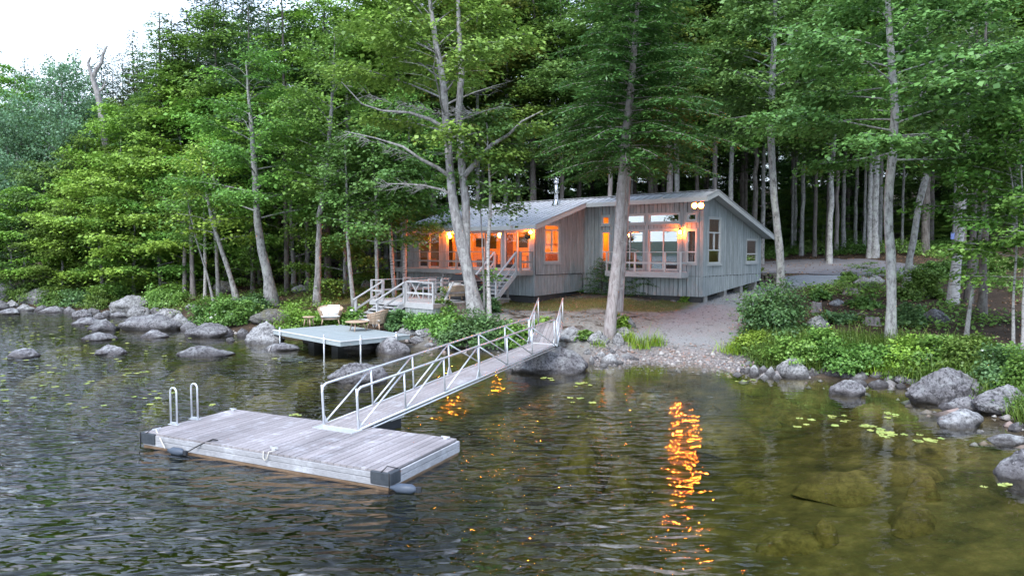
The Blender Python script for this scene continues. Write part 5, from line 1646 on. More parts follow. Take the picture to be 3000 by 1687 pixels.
# woods at right
rock(2395, 967, 66, 44, 'pale boulder in the brush right of the big bush', GP, 1, ground=True)
rock(2450, 897, 50, 21, 'flat pale stone in the litter uphill of the big bush', GP, 5, ground=True)
rock(2530, 840, 60, 29, 'pale boulder beside the driveway, left of a pair', GP, 0, ground=True)
rock(2566, 830, 52, 24, 'pale boulder beside the driveway, right of a pair', GP, 2, ground=True)
rock(2740, 948, 74, 44, 'grey boulder in the shade behind the right bank trees', GL, 3, ground=True)
rock(655, 860, 70, 40, 'mossy boulder in the dark woods behind the shore trees', GMO, 0, ground=True)
rock(885, 858, 60, 24, 'pale flat boulder in the woods left of the deck', GP, 5, ground=True)
rock(1072, 845, 34, 26, 'rusty brown boulder on the lawn left of the lower deck', 'granite_moss', 1, ground=True)
# stone heap by the bay
for k, (a, b, w_, h_) in enumerate([(1955, 868, 22, 14), (1972, 876, 26, 14), (1950, 852, 20, 12), (1985, 868, 20, 14), (1965, 860, 24, 12), (1978, 884, 30, 8), (1940, 860, 18, 12), (1990, 880, 18, 8)]):
    rock(a, b, w_, h_, 'flat fieldstone in the heap below the bay', 'granite_pale' if k % 2 else 'granite_moss', k, group='fieldstones heaped below the bay', small=True, ground=True, name='fieldstone', cat='stone')
# boulders under the water
def sunken(px, py, w_, h_, z, v, label, group='algae-covered boulders under the lake surface'):
    p = at(px, py, z=z)
    k = p.y / F
    wd = w_ * k
    base = SUNKM[v % len(SUNKM)]; mk = (base.name, 'sunken')
    if mk not in VARIANTS:
        m2 = base.copy(); m2.materials.clear(); m2.materials.append(M['sunken']); VARIANTS[mk] = m2
    o = bpy.data.objects.new('sunken_boulder', VARIANTS[mk]); COL.objects.link(o)
    dy = h_ * p.y * p.y / (F * (CAMH - z))
    bed = gz(p.x, p.y)
    zb = min(z - .35, bed - .06)
    o.location = (p.x, p.y, zb); o.scale = (wd, dy, z - zb); o.rotation_euler = (0, 0, random.uniform(-.35, .35))
    tag(o, label, 'boulder', group)
for q in [(803, 1159, 330, 56, -.45, 5, 'wide olive sunken slab left of the gangway foot'), (897, 1112, 150, 50, -.25, 6, 'brown sunken boulder beside the dark gangway boulder'),
          (700, 1118, 130, 34, -.4, 0, 'small olive sunken stone above the wide sunken slab'), (640, 1098, 160, 40, -.3, 7, 'olive sunken stone near the long low boulder'),
          (1700, 1290, 170, 70, -.6, 5, 'dim sunken boulder left of the orange reflection'), (1840, 1345, 170, 90, -.8, 1, 'deep olive sunken boulder left of the orange reflection'),
          (2140, 1235, 250, 80, -.45, 6, 'brown sunken slab right of the orange reflection'), (2610, 1350, 560, 190, -.75, 5, 'very large olive sunken slab in the right cove'),
          (2760, 1560, 640, 260, -1.0, 7, 'largest and nearest olive sunken slab at bottom right'), (2560, 1272, 250, 60, -.35, 6, 'olive sunken stone below the lily pads'),
          (1725, 1238, 140, 46, -.4, 0, 'sunken stone before the huge gangway boulder'), (2740, 1298, 240, 50, -.2, 7, 'tan sunken slab among the lily pads at right'),
          (470, 1170, 160, 40, -.5, 1, 'olive sunken stone behind the swim ladder'), (330, 1108, 230, 46, -.4, 5, 'olive sunken slab below the domed boulder at left'),
          (230, 1015, 260, 30, -.3, 6, 'long sunken slab among the lily pads at far left'), (130, 1090, 240, 44, -.45, 7, 'sunken slab before the split boulder at far left'),
          (560, 1075, 200, 30, -.22, 5, 'brown sunken stone at the foot of the long low boulder'), (1380, 1140, 200, 46, -.45, 6, 'brown sunken slab under the middle of the gangway'),
          (1500, 1210, 230, 52, -.6, 0, 'dim sunken slab right of the gangway'), (1000, 1055, 180, 26, -.25, 5, 'brown sunken stone before the platform legs'),
          (2330, 1190, 200, 40, -.35, 7, 'sunken stone before the white angular boulder'), (2250, 1420, 300, 110, -.95, 1, 'dark sunken slab right of the orange reflection, low in the picture'),
          (2860, 1330, 150, 40, -.25, 0, 'sunken stone before the flat right boulder'), (2930, 1370, 160, 60, -.4, 5, 'sunken stone beside the nearest right boulder'), (430, 1060, 180, 30, -.35, 6, 'sunken stone between the two isolated boulders')]:
    sunken(*q)
rs = random.Random(17)
for k in range(30):
    px = rs.uniform(650, 2850); x_ = (px - CX) / F
    sdist = rs.uniform(1.2, 7.5)
    ys = np.arange(9, 34, .1); d_ = shore_dist(x_ * ys, ys); ok = np.where(d_ <= -sdist)[0]
    if not len(ok): continue
    Y_ = ys[ok[-1]]; bed = gz(x_ * Y_, Y_)
    top = min(-.12, bed + rs.uniform(.15, .45)); q = px_of(Vector((x_ * Y_, Y_, top)))
    wd = rs.uniform(.5, 1.9)
    sunken(q[0], q[1], wd * F / Y_, rs.uniform(.5, .9) * wd * F * (CAMH - top) / Y_ ** 2, top, k, 'small algae-covered stone lying on the shallow lake bed', 'small algae-covered stones on the lake bed')
# shingle on the beach and loose stones on the gravel slope
def pebbles(name, label, pts, size, mat, seed):
    r = np.random.default_rng(seed)
    n = len(pts)
    octv = np.array([[1, 0, 0], [0, 1, 0], [-1, 0, 0], [0, -1, 0], [0, 0, 1], [0, 0, -.6]], float)
    octf = np.array([[0, 1, 4], [1, 2, 4], [2, 3, 4], [3, 0, 4], [1, 0, 5], [2, 1, 5], [3, 2, 5], [0, 3, 5]])
    s_ = size * r.lognormal(0, .45, n)
    a = r.uniform(0, 6.28, n)
    v = octv[None] * (s_[:, None, None] * r.uniform(.6, 1.3, (n, 6, 3))) * np.array([1, .8, .6])
    ca, sa = np.cos(a)[:, None], np.sin(a)[:, None]
    x = v[:, :, 0] * ca - v[:, :, 1] * sa; y = v[:, :, 0] * sa + v[:, :, 1] * ca
    v = np.stack([x, y, v[:, :, 2]], -1) + pts[:, None, :]
    f = octf[None] + (np.arange(n) * 6)[:, None, None]
    o = link_mesh(name, np_mesh(name, v.reshape(-1, 3), None, f.reshape(-1, 3)), M[mat])
    tag(o, label, None, None, 'stuff')
def pebble_mat(name, cols):
    g = NG(name); geo = g.n('ShaderNodeNewGeometry')
    g.pbsdf(g.ramp(geo.outputs['Random Per Island'], [(i / (len(cols) - 1), c) for i, c in enumerate(cols)]), .85, 0, None, .25)
    return g.m
M['pebble'] = pebble_mat('shingle_stones', [(.12, .115, .115), (.3, .28, .27), (.22, .2, .2), (.4, .38, .36), (.27, .17, .13), (.33, .32, .32)])
M['gravel'] = pebble_mat('gravel_stones', [(.11, .107, .115), (.22, .215, .22), (.16, .155, .165), (.33, .32, .32), (.2, .19, .19)])
r = np.random.default_rng(3)
X = r.uniform(3.0, 10.2, 9000); Y = r.uniform(23.5, 31, 9000); sd_ = shore_dist(X, Y)
k = (sd_ > -.7) & (sd_ < 1.7) & (r.uniform(0, 1, 9000) < np.clip(1.4 - np.abs(sd_ - .3), 0, 1))
P3 = np.stack([X, Y, height(X, Y) + .01], -1)[k]
pebbles('beach_shingle', 'grey and rusty shingle along the waterline of the gravel beach', P3, .045, 'pebble', 4)
X = r.uniform(3.0, 17, 16000); Y = r.uniform(25, 46, 16000)
k = (r.uniform(0, 1, 16000) < gravel_mask(X, Y) * .6) 
P3 = np.stack([X, Y, height(X, Y) + .004], -1)[k]
pebbles('gravel_stones', 'loose grey gravel on the slope beside the cabin', P3, .03, 'gravel', 5)
X = np.concatenate([r.uniform(-40, 6, 2500), r.uniform(5, 14, 700)]); Y = np.concatenate([r.uniform(27, 50, 2500), r.uniform(14, 30, 700)]); sd_ = shore_dist(X, Y)
k = (sd_ > -1.2) & (sd_ < .9)
P3 = np.stack([X, Y, height(X, Y) + .02], -1)[k]
pebbles('shore_rubble', 'small dark stones scattered along the waterline', P3, .12, 'pebble', 6)

# ------------------------------------------------------------------ lily pads
def pad_mesh(seed):
    rnd = random.Random(seed); vs0, fs0 = [], []
    c = (0, 0, .0); n = 14
    vs0.append((0, 0, .004))
    for i in range(n):
        a = .25 + (2 * math.pi - .5) * i / (n - 1); q = 1 + rnd.uniform(-.08, .08)
        vs0.append((math.cos(a) * q, math.sin(a) * q, .004 + rnd.uniform(0, .02)))
    fs0 = [(0, i, i + 1) for i in range(1, n)]
    me = bpy.data.meshes.new('lily_pad'); me.from_pydata(vs0, [], fs0); me.materials.append(M['lily']); return me
PADS = [pad_mesh(k) for k in range(4)]
rl = random.Random(21)
spots = []
for c in [(2460, 1225, 60, 12, 5), (2535, 1250, 30, 8, 5), (2560, 1262, 40, 8, 6), (2608, 1276, 40, 10, 8), (2710, 1290, 50, 10, 8), (2620, 1213, 30, 12, 6), (2370, 1240, 90, 20, 5), (2920, 1423, 30, 5, 3), (860, 1216, 20, 4, 4), (620, 1187, 30, 4, 3), (440, 1165, 60, 16, 8), (400, 1095, 60, 12, 6), (840, 1060, 60, 12, 4), (1580, 1108, 60, 8, 4), (1720, 1125, 60, 14, 5), (1690, 1180, 80, 14, 4), (2160, 1110, 60, 10, 3)]:
    for k in range(c[4]): spots.append((c[0] + rl.gauss(0, c[2] * .5), c[1] + rl.gauss(0, c[3] * .5)))
while len(spots) < 190:
    x = abs(rl.gauss(0, 260)); y = 930 + abs(rl.gauss(0, 110)) + x * .02
    if x < 760 and y < 1200: spots.append((x, y))
for k, (x, y) in enumerate(spots):
    p = at(x, y, z=.002)
    if shore_dist(np.array([p.x]), np.array([p.y]))[0] > -.3: continue
    o = bpy.data.objects.new('lily_pad', PADS[k % 4]); COL.objects.link(o)
    o.location = p + UZ * rl.uniform(.001, .006); left = x < 1000; s_ = rl.uniform(.05, .11) if left else rl.uniform(.06, .12); o.scale = (s_, s_, 1); o.rotation_euler = (0, 0, rl.uniform(0, 6.28))
    left = x < 1000
    tag(o, 'small pale lily pad floating in the shallows left of the gangway' if left else 'small yellow-green lily pad floating in the right cove', 'lily pad', 'lily pads left of the gangway' if left else 'lily pads in the right cove')

# ------------------------------------------------------------------ plants: generators
def nrm(v):
    return v / np.maximum(np.linalg.norm(v, axis=-1, keepdims=True), 1e-9)

def leaf_verts(pos, normal, direc, L_, W_, fold=.18):
    d = direc - normal * np.sum(direc * normal, -1, keepdims=True)
    d = nrm(d); s = np.cross(normal, d)
    L_ = L_[:, None]; W_ = W_[:, None]
    v = np.stack([pos, pos + d * L_ * .45 + s * W_ * .5 + normal * W_ * fold, pos + d * L_, pos + d * L_ * .45 - s * W_ * .5 + normal * W_ * fold], 1)
    return v.reshape(-1, 3)

def leaves_mesh(name, verts, m):
    n = len(verts) // 4
    me = np_mesh(name, verts, np.arange(n * 4).reshape(n, 4))
    me.materials.append(m)
    return me

class Wood:
    def __init__(s): s.v = []; s.q = []; s.n = 0
    def tube(s, path, rad, sides):
        path = np.asarray(path, float); k = len(path)
        tg = nrm(np.gradient(path, axis=0))
        ref = np.where(np.abs(tg[:, 2:3]) < .9, np.array([[0, 0, 1.0]]), np.array([[1.0, 0, 0]]))
        if np.abs(tg[:, 2]).max() > .7: ref = np.tile(np.array([[1.0, 0.05, 0]]), (k, 1))
        x = nrm(np.cross(tg, ref)); y = np.cross(tg, x)
        a = np.arange(sides) * 2 * np.pi / sides
        rad = np.broadcast_to(np.asarray(rad, float), (k,))
        v = path[:, None] + (x[:, None] * np.cos(a)[None, :, None] + y[:, None] * np.sin(a)[None, :, None]) * rad[:, None, None]
        i = np.arange(k - 1)[:, None] * sides; j = np.arange(sides)[None]; j2 = (j + 1) % sides
        s.q.append((np.stack([i + j, i + j2, i + sides + j2, i + sides + j], -1).reshape(-1, 4)) + s.n)
        s.v.append(v.reshape(-1, 3)); s.n += k * sides
    def mesh(s, name, m):
        me = np_mesh(name, np.concatenate(s.v), np.concatenate(s.q), smooth=True)
        me.materials.append(m)
        return me

def path_interp(path, f):
    d = np.concatenate([[0], np.cumsum(np.linalg.norm(np.diff(path, axis=0), axis=1))]); d /= d[-1]
    return np.stack([np.interp(f, d, path[:, k]) for k in range(3)], -1)

def refine(path, rad, n, rng, wob=.04):
    f = np.linspace(0, 1, n)
    p = path_interp(np.asarray(path, float), f)
    d = np.linspace(0, 1, len(rad))
    r = np.interp(f, d, rad)
    p[1:-1, :2] += rng.normal(0, wob, (n - 2, 2))
    return p, r * (1 + rng.normal(0, .035, n))

def twig_leaves(rng, cen, out, n_per, sh, sv, L_, W_, droop=.25, upn=1.0, jit=.5):
    """flat leafy sprays round twig centres"""
    M_ = len(cen)
    c = np.repeat(cen, n_per, 0); o = np.repeat(out, n_per, 0)
    off = rng.normal(0, 1, (M_ * n_per, 3)) * np.array([sh, sh, sv])
    rr = np.hypot(off[:, 0], off[:, 1])
    off[:, 2] -= droop * rr * rr / max(sh, .01)
    p = c + off
    n = nrm(rng.normal(0, jit, (len(p), 3)) + np.array([0, 0, upn]) + o * .35)
    d = nrm(o * .6 + rng.normal(0, .8, (len(p), 3)) + np.array([0, 0, -.25]))
    k = np.minimum(rng.lognormal(0, .34, len(p)), 1.55)
    return leaf_verts(p, n, d, L_ * k, W_ * k)

def grow_broadleaf(seed, path, rad, c0=.2, n_limbs=20, spread=3.5, per=26, leaf=(.17, .13), sh=.34, sv=.09, el=(15, 60), flat=.35, top_prof=.5, sides=9,
                   wood='bark_maple', leafm='leaf_green', density=1.0, bias=None, bias_k=0.0, bare=0.0, twig_step=.5, wob=.02, flare=1.35, limb_r=.36, droop=.22, jit=.34):
    rng = np.random.default_rng(seed)
    H_ = path[-1][2]
    p, r_ = refine(path, rad, max(12, int(H_ * 1.3)), rng, wob)
    p[0] = path[0]
    r_[0] *= flare; r_[1] *= 1 + (flare - 1) * .35
    p[0, 2] -= .25
    W = Wood(); W.tube(p, r_, sides)
    cens, outs = [], []
    for i in range(n_limbs):
        gfr = (i + rng.uniform(0, 1)) / n_limbs
        f = c0 + (1 - c0) * gfr * .985
        p0 = path_interp(p, np.array([f]))[0]; r0 = np.interp(f, np.linspace(0, 1, len(r_)), r_) * limb_r
        az = i * 2.39996 + rng.uniform(-.5, .5)
        Lm = spread * (np.sin(np.pi * (.22 + .62 * gfr)) ** .8 * (1 - top_prof * gfr ** 2)) * rng.uniform(.7, 1.25)
        if bias is not None:
            ca = np.cos(az - bias); Lm *= 1 + bias_k * ca
        if Lm < .5: continue
        e0 = np.radians(el[0] + (el[1] - el[0]) * gfr + rng.uniform(-8, 8))
        k = 7; pts = [p0]; a_ = az
        for j in range(1, k):
            u = j / (k - 1)
            e = e0 * (1 - (1 - flat) * u)
            a_ += rng.normal(0, .13)
            pts.append(pts[-1] + np.array([np.cos(a_) * np.cos(e), np.sin(a_) * np.cos(e), np.sin(e)]) * Lm / (k - 1))
        pts = np.array(pts)
        rl_ = r0 * np.linspace(1, .18, k); rl_ = np.maximum(rl_, .008)
        W.tube(pts, rl_, 5)
        isbare = rng.uniform() < bare
        nsub = max(3, int(Lm * 2.0))
        for q in range(nsub):
            u = .28 + .72 * (q + rng.uniform(0, .8)) / nsub
            u = min(u, 1.0)
            b0 = path_interp(pts, np.array([u]))[0]
            a2 = az + (1 if q % 2 else -1) * rng.uniform(.45, 1.15)
            Ls = Lm * (.42 - .25 * u) * rng.uniform(.7, 1.3) + .25
            e2 = e0 * flat * .6 + rng.uniform(-.12, .22)
            mid = b0 + np.array([np.cos(a2) * np.cos(e2), np.sin(a2) * np.cos(e2), np.sin(e2)]) * Ls * .5
            a3 = a2 + rng.normal(0, .25)
            end = mid + np.array([np.cos(a3), np.sin(a3), e2 * .3 - .05]) * Ls * .5
            W.tube(np.array([b0, mid, end]), [max(.006, r0 * .3 * (1.1 - u)), .007, .004], 4)
            if isbare:
                for _ in range(2):
                    t = path_interp(np.array([b0, mid, end]), np.array([rng.uniform(.4, .95)]))[0]
                    W.tube(np.array([t, t + np.append(rng.normal(0, .3, 2), rng.normal(0, .12))]), [.006, .003], 3)
                continue
            nt_ = max(2, int(Ls / twig_step))
            fr_ = np.linspace(.25, 1, nt_)
            tp = path_interp(np.array([b0, mid, end]), fr_)
            cens.append(tp); outs.append(np.tile(np.array([np.cos(a2), np.sin(a2), 0]), (nt_, 1)))
        if not isbare:
            cens.append(path_interp(pts, np.linspace(.55, 1, max(2, int(Lm / .6))))); outs.append(np.tile(np.array([np.cos(az), np.sin(az), 0]), (len(cens[-1]), 1)))
    cens = np.concatenate(cens); outs = np.concatenate(outs)
    cens = cens + rng.normal(0, .12, cens.shape) * np.array([1, 1, .6])
    lv = twig_leaves(rng, cens, outs, max(4, int(per * density)), sh, sv, leaf[0], leaf[1], droop=droop, jit=jit)
    return W.mesh('trunk', M[wood]), leaves_mesh('crown', lv, M[leafm])

def grow_conifer(seed, path, rad, c0=.25, n_limbs=70, spread=3.0, wood='bark_conifer', leafm='needle_hemlock', droop=.35, e_start=8, twig_step=.15, leaf=(.19, .06), power=.75,
                 stubs=10, up_tip=0.0, nl=.085, sides=8, twl=1.0, flare=1.3, wob=.03, minlen=.3):
    rng = np.random.default_rng(seed)
    H_ = path[-1][2]
    p, r_ = refine(path, rad, max(10, int(H_)), rng, wob)
    r_[0] *= flare; p[0, 2] -= .25
    W = Wood(); W.tube(p, r_, sides)
    for i in range(stubs):
        f = rng.uniform(.12, max(.15, c0)); b = path_interp(p, np.array([f]))[0]; az = rng.uniform(0, 6.28); Ls = rng.uniform(.3, 1.4)
        e = b + np.array([np.cos(az), np.sin(az), rng.uniform(-.35, .1)]) * Ls
        W.tube(np.array([b, (b + e) / 2 + np.array([0, 0, .05]), e]), [.02, .012, .005], 4)
    TS, TD, TL_, TZ = [], [], [], []
    for i in range(n_limbs):
        gfr = (i + rng.uniform(0, 1)) / n_limbs
        f = c0 + (1 - c0) * gfr * .99
        p0 = path_interp(p, np.array([f]))[0]
        r0 = max(.012, np.interp(f, np.linspace(0, 1, len(r_)), r_) * .17)
        az = i * 2.39996 + rng.uniform(-.4, .4)
        Lm = spread * ((1 - gfr) ** power) * min(1, .55 + gfr * 3) * rng.uniform(.65, 1.2) + minlen
        k = 6; pts = [p0]
        for j in range(1, k):
            u = j / (k - 1)
            e = np.radians(e_start + 40 * gfr * (1 if up_tip else .4)) - droop * u * 1.3 + up_tip * u * u
            az += rng.normal(0, .06)
            pts.append(pts[-1] + np.array([np.cos(az) * np.cos(e), np.sin(az) * np.cos(e), np.sin(e)]) * Lm / (k - 1))
        pts = np.array(pts)
        W.tube(pts, r0 * np.linspace(1, .2, k), 4)
        nt_ = max(3, int(Lm / twig_step))
        u = np.linspace(.12, 1, nt_)
        b = path_interp(pts, u)
        ddir = nrm(pts[-1] - pts[0])[None]
        for sg in (-1, 1):
            an = np.radians(rng.uniform(42, 68, nt_)) * sg
            dx = ddir[:, 0] * np.cos(an) - ddir[:, 1] * np.sin(an); dy = ddir[:, 0] * np.sin(an) + ddir[:, 1] * np.cos(an)
            TS.append(b); TD.append(np.stack([dx, dy, np.full(nt_, ddir[0, 2] * .6) + rng.normal(0, .08, nt_)], -1))
            TL_.append((.16 + .62 * np.sin(np.pi * np.clip(u, .08, .93) ** .9)) * min(1.0, Lm / 2.2 + .25) * rng.uniform(.7, 1.25, nt_) * twl)
    TS = np.concatenate(TS); TD = nrm(np.concatenate(TD)); TL_ = np.concatenate(TL_)
    cnt = np.maximum(2, (TL_ / nl).astype(int))
    ix = np.repeat(np.arange(len(TS)), cnt)
    q = (np.arange(len(ix)) - np.repeat(np.cumsum(cnt) - cnt, cnt) + rng.uniform(0, 1, len(ix))) / cnt[ix]
    pos = TS[ix] + TD[ix] * (TL_[ix] * q)[:, None]
    pos[:, 2] -= (q * q) * TL_[ix] * droop * .9
    pos += rng.normal(0, .018, pos.shape)
    sg = np.where(np.arange(len(ix)) % 2, 1, -1) * np.radians(rng.uniform(22, 55, len(ix)))
    d = np.stack([TD[ix][:, 0] * np.cos(sg) - TD[ix][:, 1] * np.sin(sg), TD[ix][:, 0] * np.sin(sg) + TD[ix][:, 1] * np.cos(sg), TD[ix][:, 2] - droop * q * .8], -1)
    n = nrm(rng.normal(0, .28, pos.shape) + np.array([0, 0, 1.0]) + TD[ix] * .25)
    kk = rng.uniform(.7, 1.3, len(ix))
    lv = leaf_verts(pos, n, d, leaf[0] * kk, leaf[1] * kk, .05)
    return W.mesh('trunk', M[wood]), leaves_mesh('crown', lv, M[leafm])

def tree_from(meshes, name, label, base, group=None, s=1.0, rz=0.0, cat='tree', sz=None):
    t = thing(name, label, cat, base, group)
    t.scale = (s, s, sz or s); t.rotation_euler = (0, 0, rz)
    for nm, me in zip(('trunk', 'crown'), meshes):
        o = bpy.data.objects.new(nm, me); COL.objects.link(o); o.parent = t
    return t

def inland(px, s):
    """the point s metres behind the waterline in the sight column of photo pixel px"""
    dx = (px - CX) / F
    ys = np.arange(16, 140, .1)
    d = shore_dist(dx * ys, ys)
    i = int(np.argmax(d >= s))
    x, y = dx * ys[i], ys[i]
    return Vector((x, y, gz(x, y) - .05))

def straight(H_, rng, lean=.03, n=5):
    a = rng.uniform(0, 6.28); L_ = rng.uniform(0, lean)
    return [np.array([math.cos(a) * L_ * H_ * (k / (n - 1)) ** 1.5, math.sin(a) * L_ * H_ * (k / (n - 1)) ** 1.5, H_ * k / (n - 1)]) for k in range(n)]

# ---- shared kinds, each a unit built once (height in metres given) and copied
KIND = {}
def kind(nm, fn, n):
    KIND[nm] = [fn(k) for k in range(n)]
rg = np.random.default_rng(99)
def k_low(k, leafm, H_=10.0):
    return (H_, grow_broadleaf(100 + k, straight(H_, rg, .08), [.13, .11, .08, .05, .02], c0=.10, n_limbs=25, spread=4.1, per=54, leaf=(.16, .125), leafm=leafm, el=(10, 60), flat=.25, density=1.0, sh=.42, sv=.06))
def k_tall(k, leafm, H_=20.0, c0=.42, wood='bark_pale'):
    return (H_, grow_broadleaf(200 + k, straight(H_, rg, .02), [.16, .14, .115, .08, .03], c0=c0, n_limbs=28, spread=4.5, per=50, leafm=leafm, wood=wood, el=(10, 60), flat=.3, sh=.46, sv=.08, leaf=(.19, .145), twig_step=.52, limb_r=.3))
kind('lime_low', lambda k: k_low(k, 'leaf_lime'), 3)
kind('green_low', lambda k: k_low(10 + k, 'leaf_green'), 3)
kind('deep_low', lambda k: k_low(20 + k, 'leaf_deep'), 2)
kind('lime_tall', lambda k: k_tall(k, 'leaf_lime', c0=.3, wood='bark_maple'), 2)
kind('green_tall', lambda k: k_tall(10 + k, 'leaf_green', c0=.40), 3)
kind('deep_tall', lambda k: k_tall(20 + k, 'leaf_deep', c0=.46, wood='bark_hemlock'), 2)
kind('olive_tall', lambda k: k_tall(30 + k, 'leaf_olive', c0=.44), 2)
kind('oak', lambda k: (15.0, grow_broadleaf(300 + k, straight(15, rg, .03), [.26, .22, .16, .10, .04], c0=.12, n_limbs=46, spread=4.9, per=30, leaf=(.16, .12), leafm='leaf_blue', el=(20, 68), flat=.7, sh=.38, sv=.2, top_prof=.45, jit=.8)), 2)
kind('hemlock', lambda k: (22.0, grow_conifer(400 + k, straight(22, rg, .012), [.26, .22, .17, .1, .03], c0=.36, n_limbs=95, spread=3.9, leaf=(.27, .09), nl=.095, leafm='needle_hemlock', wood='bark_conifer', droop=.42)), 3)
kind('spruce', lambda k: (22.0, grow_conifer(450 + k, straight(22, rg, .015), [.24, .2, .15, .08, .02], c0=.08, n_limbs=135, spread=3.1, leafm='needle_spruce', droop=.28, up_tip=.25, power=.85, twig_step=.2, leaf=(.40, .13), nl=.12, twl=1.3, minlen=.45)), 3)
kind('bronze', lambda k: (20.0, grow_conifer(470 + k, straight(20, rg, .03), [.22, .18, .14, .08, .02], c0=.12, n_limbs=110, spread=3.0, leafm='needle_brown', droop=.2, up_tip=.2, power=.7, twig_step=.2, leaf=(.36, .12), nl=.12, twl=1.2, minlen=.4)), 1)
kind('woods', lambda k: (23.0, grow_conifer(490 + k, straight(23, rg, .012), [.17, .145, .11, .07, .03], c0=.36, n_limbs=70, spread=3.5, leafm='needle_spruce', droop=.4, twig_step=.24, leaf=(.38, .13), nl=.14, stubs=26)), 3)
kind('sapling', lambda k: (4.5, grow_broadleaf(500 + k, straight(4.5, rg, .12), [.035, .03, .022, .015, .008], c0=.2, n_limbs=12, spread=1.5, per=20, leafm='shrub_leaf', sh=.22, sv=.06, leaf=(.13, .10), el=(20, 60), wood='bark_maple', twig_step=.3, sides=6)), 2)
rt = random.Random(5)
CNT = {}
def put(nm, base, H_, label, group=None, name=None, rz=None, wide=1.0, v=None):
    i = CNT.get(nm, 0); CNT[nm] = i + 1
    h0, ms = KIND[nm][(i if v is None else v) % len(KIND[nm])]
    names = {'lime_low': 'maple_tree', 'green_low': 'maple_tree', 'deep_low': 'beech_tree', 'lime_tall': 'maple_tree', 'green_tall': 'maple_tree', 'deep_tall': 'beech_tree', 'olive_tall': 'birch_tree',
             'oak': 'oak_tree', 'hemlock': 'hemlock_tree', 'spruce': 'spruce_tree', 'bronze': 'fir_tree', 'woods': 'conifer_tree', 'sapling': 'sapling'}
    s = H_ / h0
    wsc = (s * .5 + .5) * wide if s < 1.6 else s * wide
    return tree_from(ms, name or names[nm], label, base, group, wsc, rz if rz is not None else rt.uniform(0, 6.28), sz=s)
def put_px(nm, px, s, topy, label, group=None, wide=1.0, **kw):
    b = inland(px, s)
    H_ = at(px, topy, Y=b.y).z - b.z
    return put(nm, b, H_, label, group, wide=wide, **kw)

# ---- left shore, front to back
put_px('lime_low', 70, 3.5, 560, 'lime green maple over the boulders at the far left, below the grey-green oaks', wide=1.15)
put_px('green_low', 180, 2.6, 600, 'low green maple over the slanting left boulder', wide=1.0)
put_px('deep_low', 30, 2.5, 640, 'dark low beech at the left edge above the shore bushes', wide=.9)
put_px('lime_low', 300, 3.0, 500, 'lime maple with flat tiers left of the big pale boulder', wide=1.15)
put_px('green_low', 390, 3.4, 540, 'green maple leaning over the big pale boulder', wide=1.05)
put_px('lime_low', 470, 4.2, 440, 'lime maple with flat tiers right above the pale boulder', wide=1.2)
put_px('green_low', 560, 5.5, 470, 'green low maple before the dark wood gap', wide=1.0)
put_px('lime_low', 350, 6.5, 330, 'tall lime maple beside the dead snag', wide=1.1)
put_px('lime_low', 560, 7.5, 260, 'tall lime maple in the middle of the left wood', wide=1.15)
put_px('green_low', 250, 7.0, 430, 'green maple in front of the dead snag foot', wide=1.0)
put_px('deep_low', 130, 6.0, 480, 'dark beech under the grey-green oaks', wide=1.0)
put_px('oak', 195, 9.0, 212, 'big round grey-green oak at the far left', wide=1.05, v=0)
put_px('oak', 30, 8.0, 345, 'lower grey-green oak at the left edge', wide=1.0, v=1)
put_px('lime_tall', 60, 15.0, 205, 'lime crown peeping between the two grey-green oaks at far left')
put_px('green_tall', 640, 10.0, 55, 'broad green maple standing highest in the left wood', wide=1.15)
put_px('lime_low', 660, 8.0, 240, 'lime maple in tiers left of the leaning maple', wide=1.15)
put_px('lime_tall', 900, 10.0, 20, 'tall lime maple left of the double-trunked maple', wide=1.1)
put_px('green_low', 860, 9.0, 330, 'green maple behind the leaning shore maple', wide=1.1)
put_px('deep_low', 760, 9.0, 420, 'dark beech behind the leaning shore maple', wide=1.0)
put_px('lime_tall', 1020, 11.5, -20, 'tall yellow-green maple behind the deck stairs', wide=1.1)
put_px('green_low', 1010, 8.5, 420, 'green maple beside the deck stairs', wide=.95)
put_px('bronze', 520, 15.0, 62, 'bronze-green leaning fir on the left skyline', wide=1.25)
put_px('bronze', 430, 18.0, 190, 'lower bronze-green fir left of the leaning one', wide=1.2)
put_px('green_low', 430, 11.0, 300, 'green maple below the bronze firs', wide=1.1)
put_px('green_tall', 300, 14.0, 300, 'green crown between the oak and the bronze firs', wide=.9)
for px, s, ty in [(8, 28, 140), (92, 34, 168), (122, 38, 196), (160, 32, 160), (205, 36, 185), (247, 30, 147), (318, 27, 138), (352, 34, 165), (412, 26, 94), (375, 38, 150), (470, 30, 120), (60, 40, 215), (285, 40, 190), (-30, 30, 170), (440, 40, 130)]:
    put_px('spruce', px, s, ty, 'spruce spire on the far left skyline', 'spruces on the far left skyline', wide=.82)
for px, s, ty in [(600, 20, -10), (680, 22, -30), (560, 26, 30), (745, 19, -20), (800, 24, 30), (640, 30, -40), (720, 33, -60)]:
    put_px('spruce', px, s, ty, 'dark spruce against the sky at the top left of centre', 'dark spruces behind the lime maples', wide=1.0)
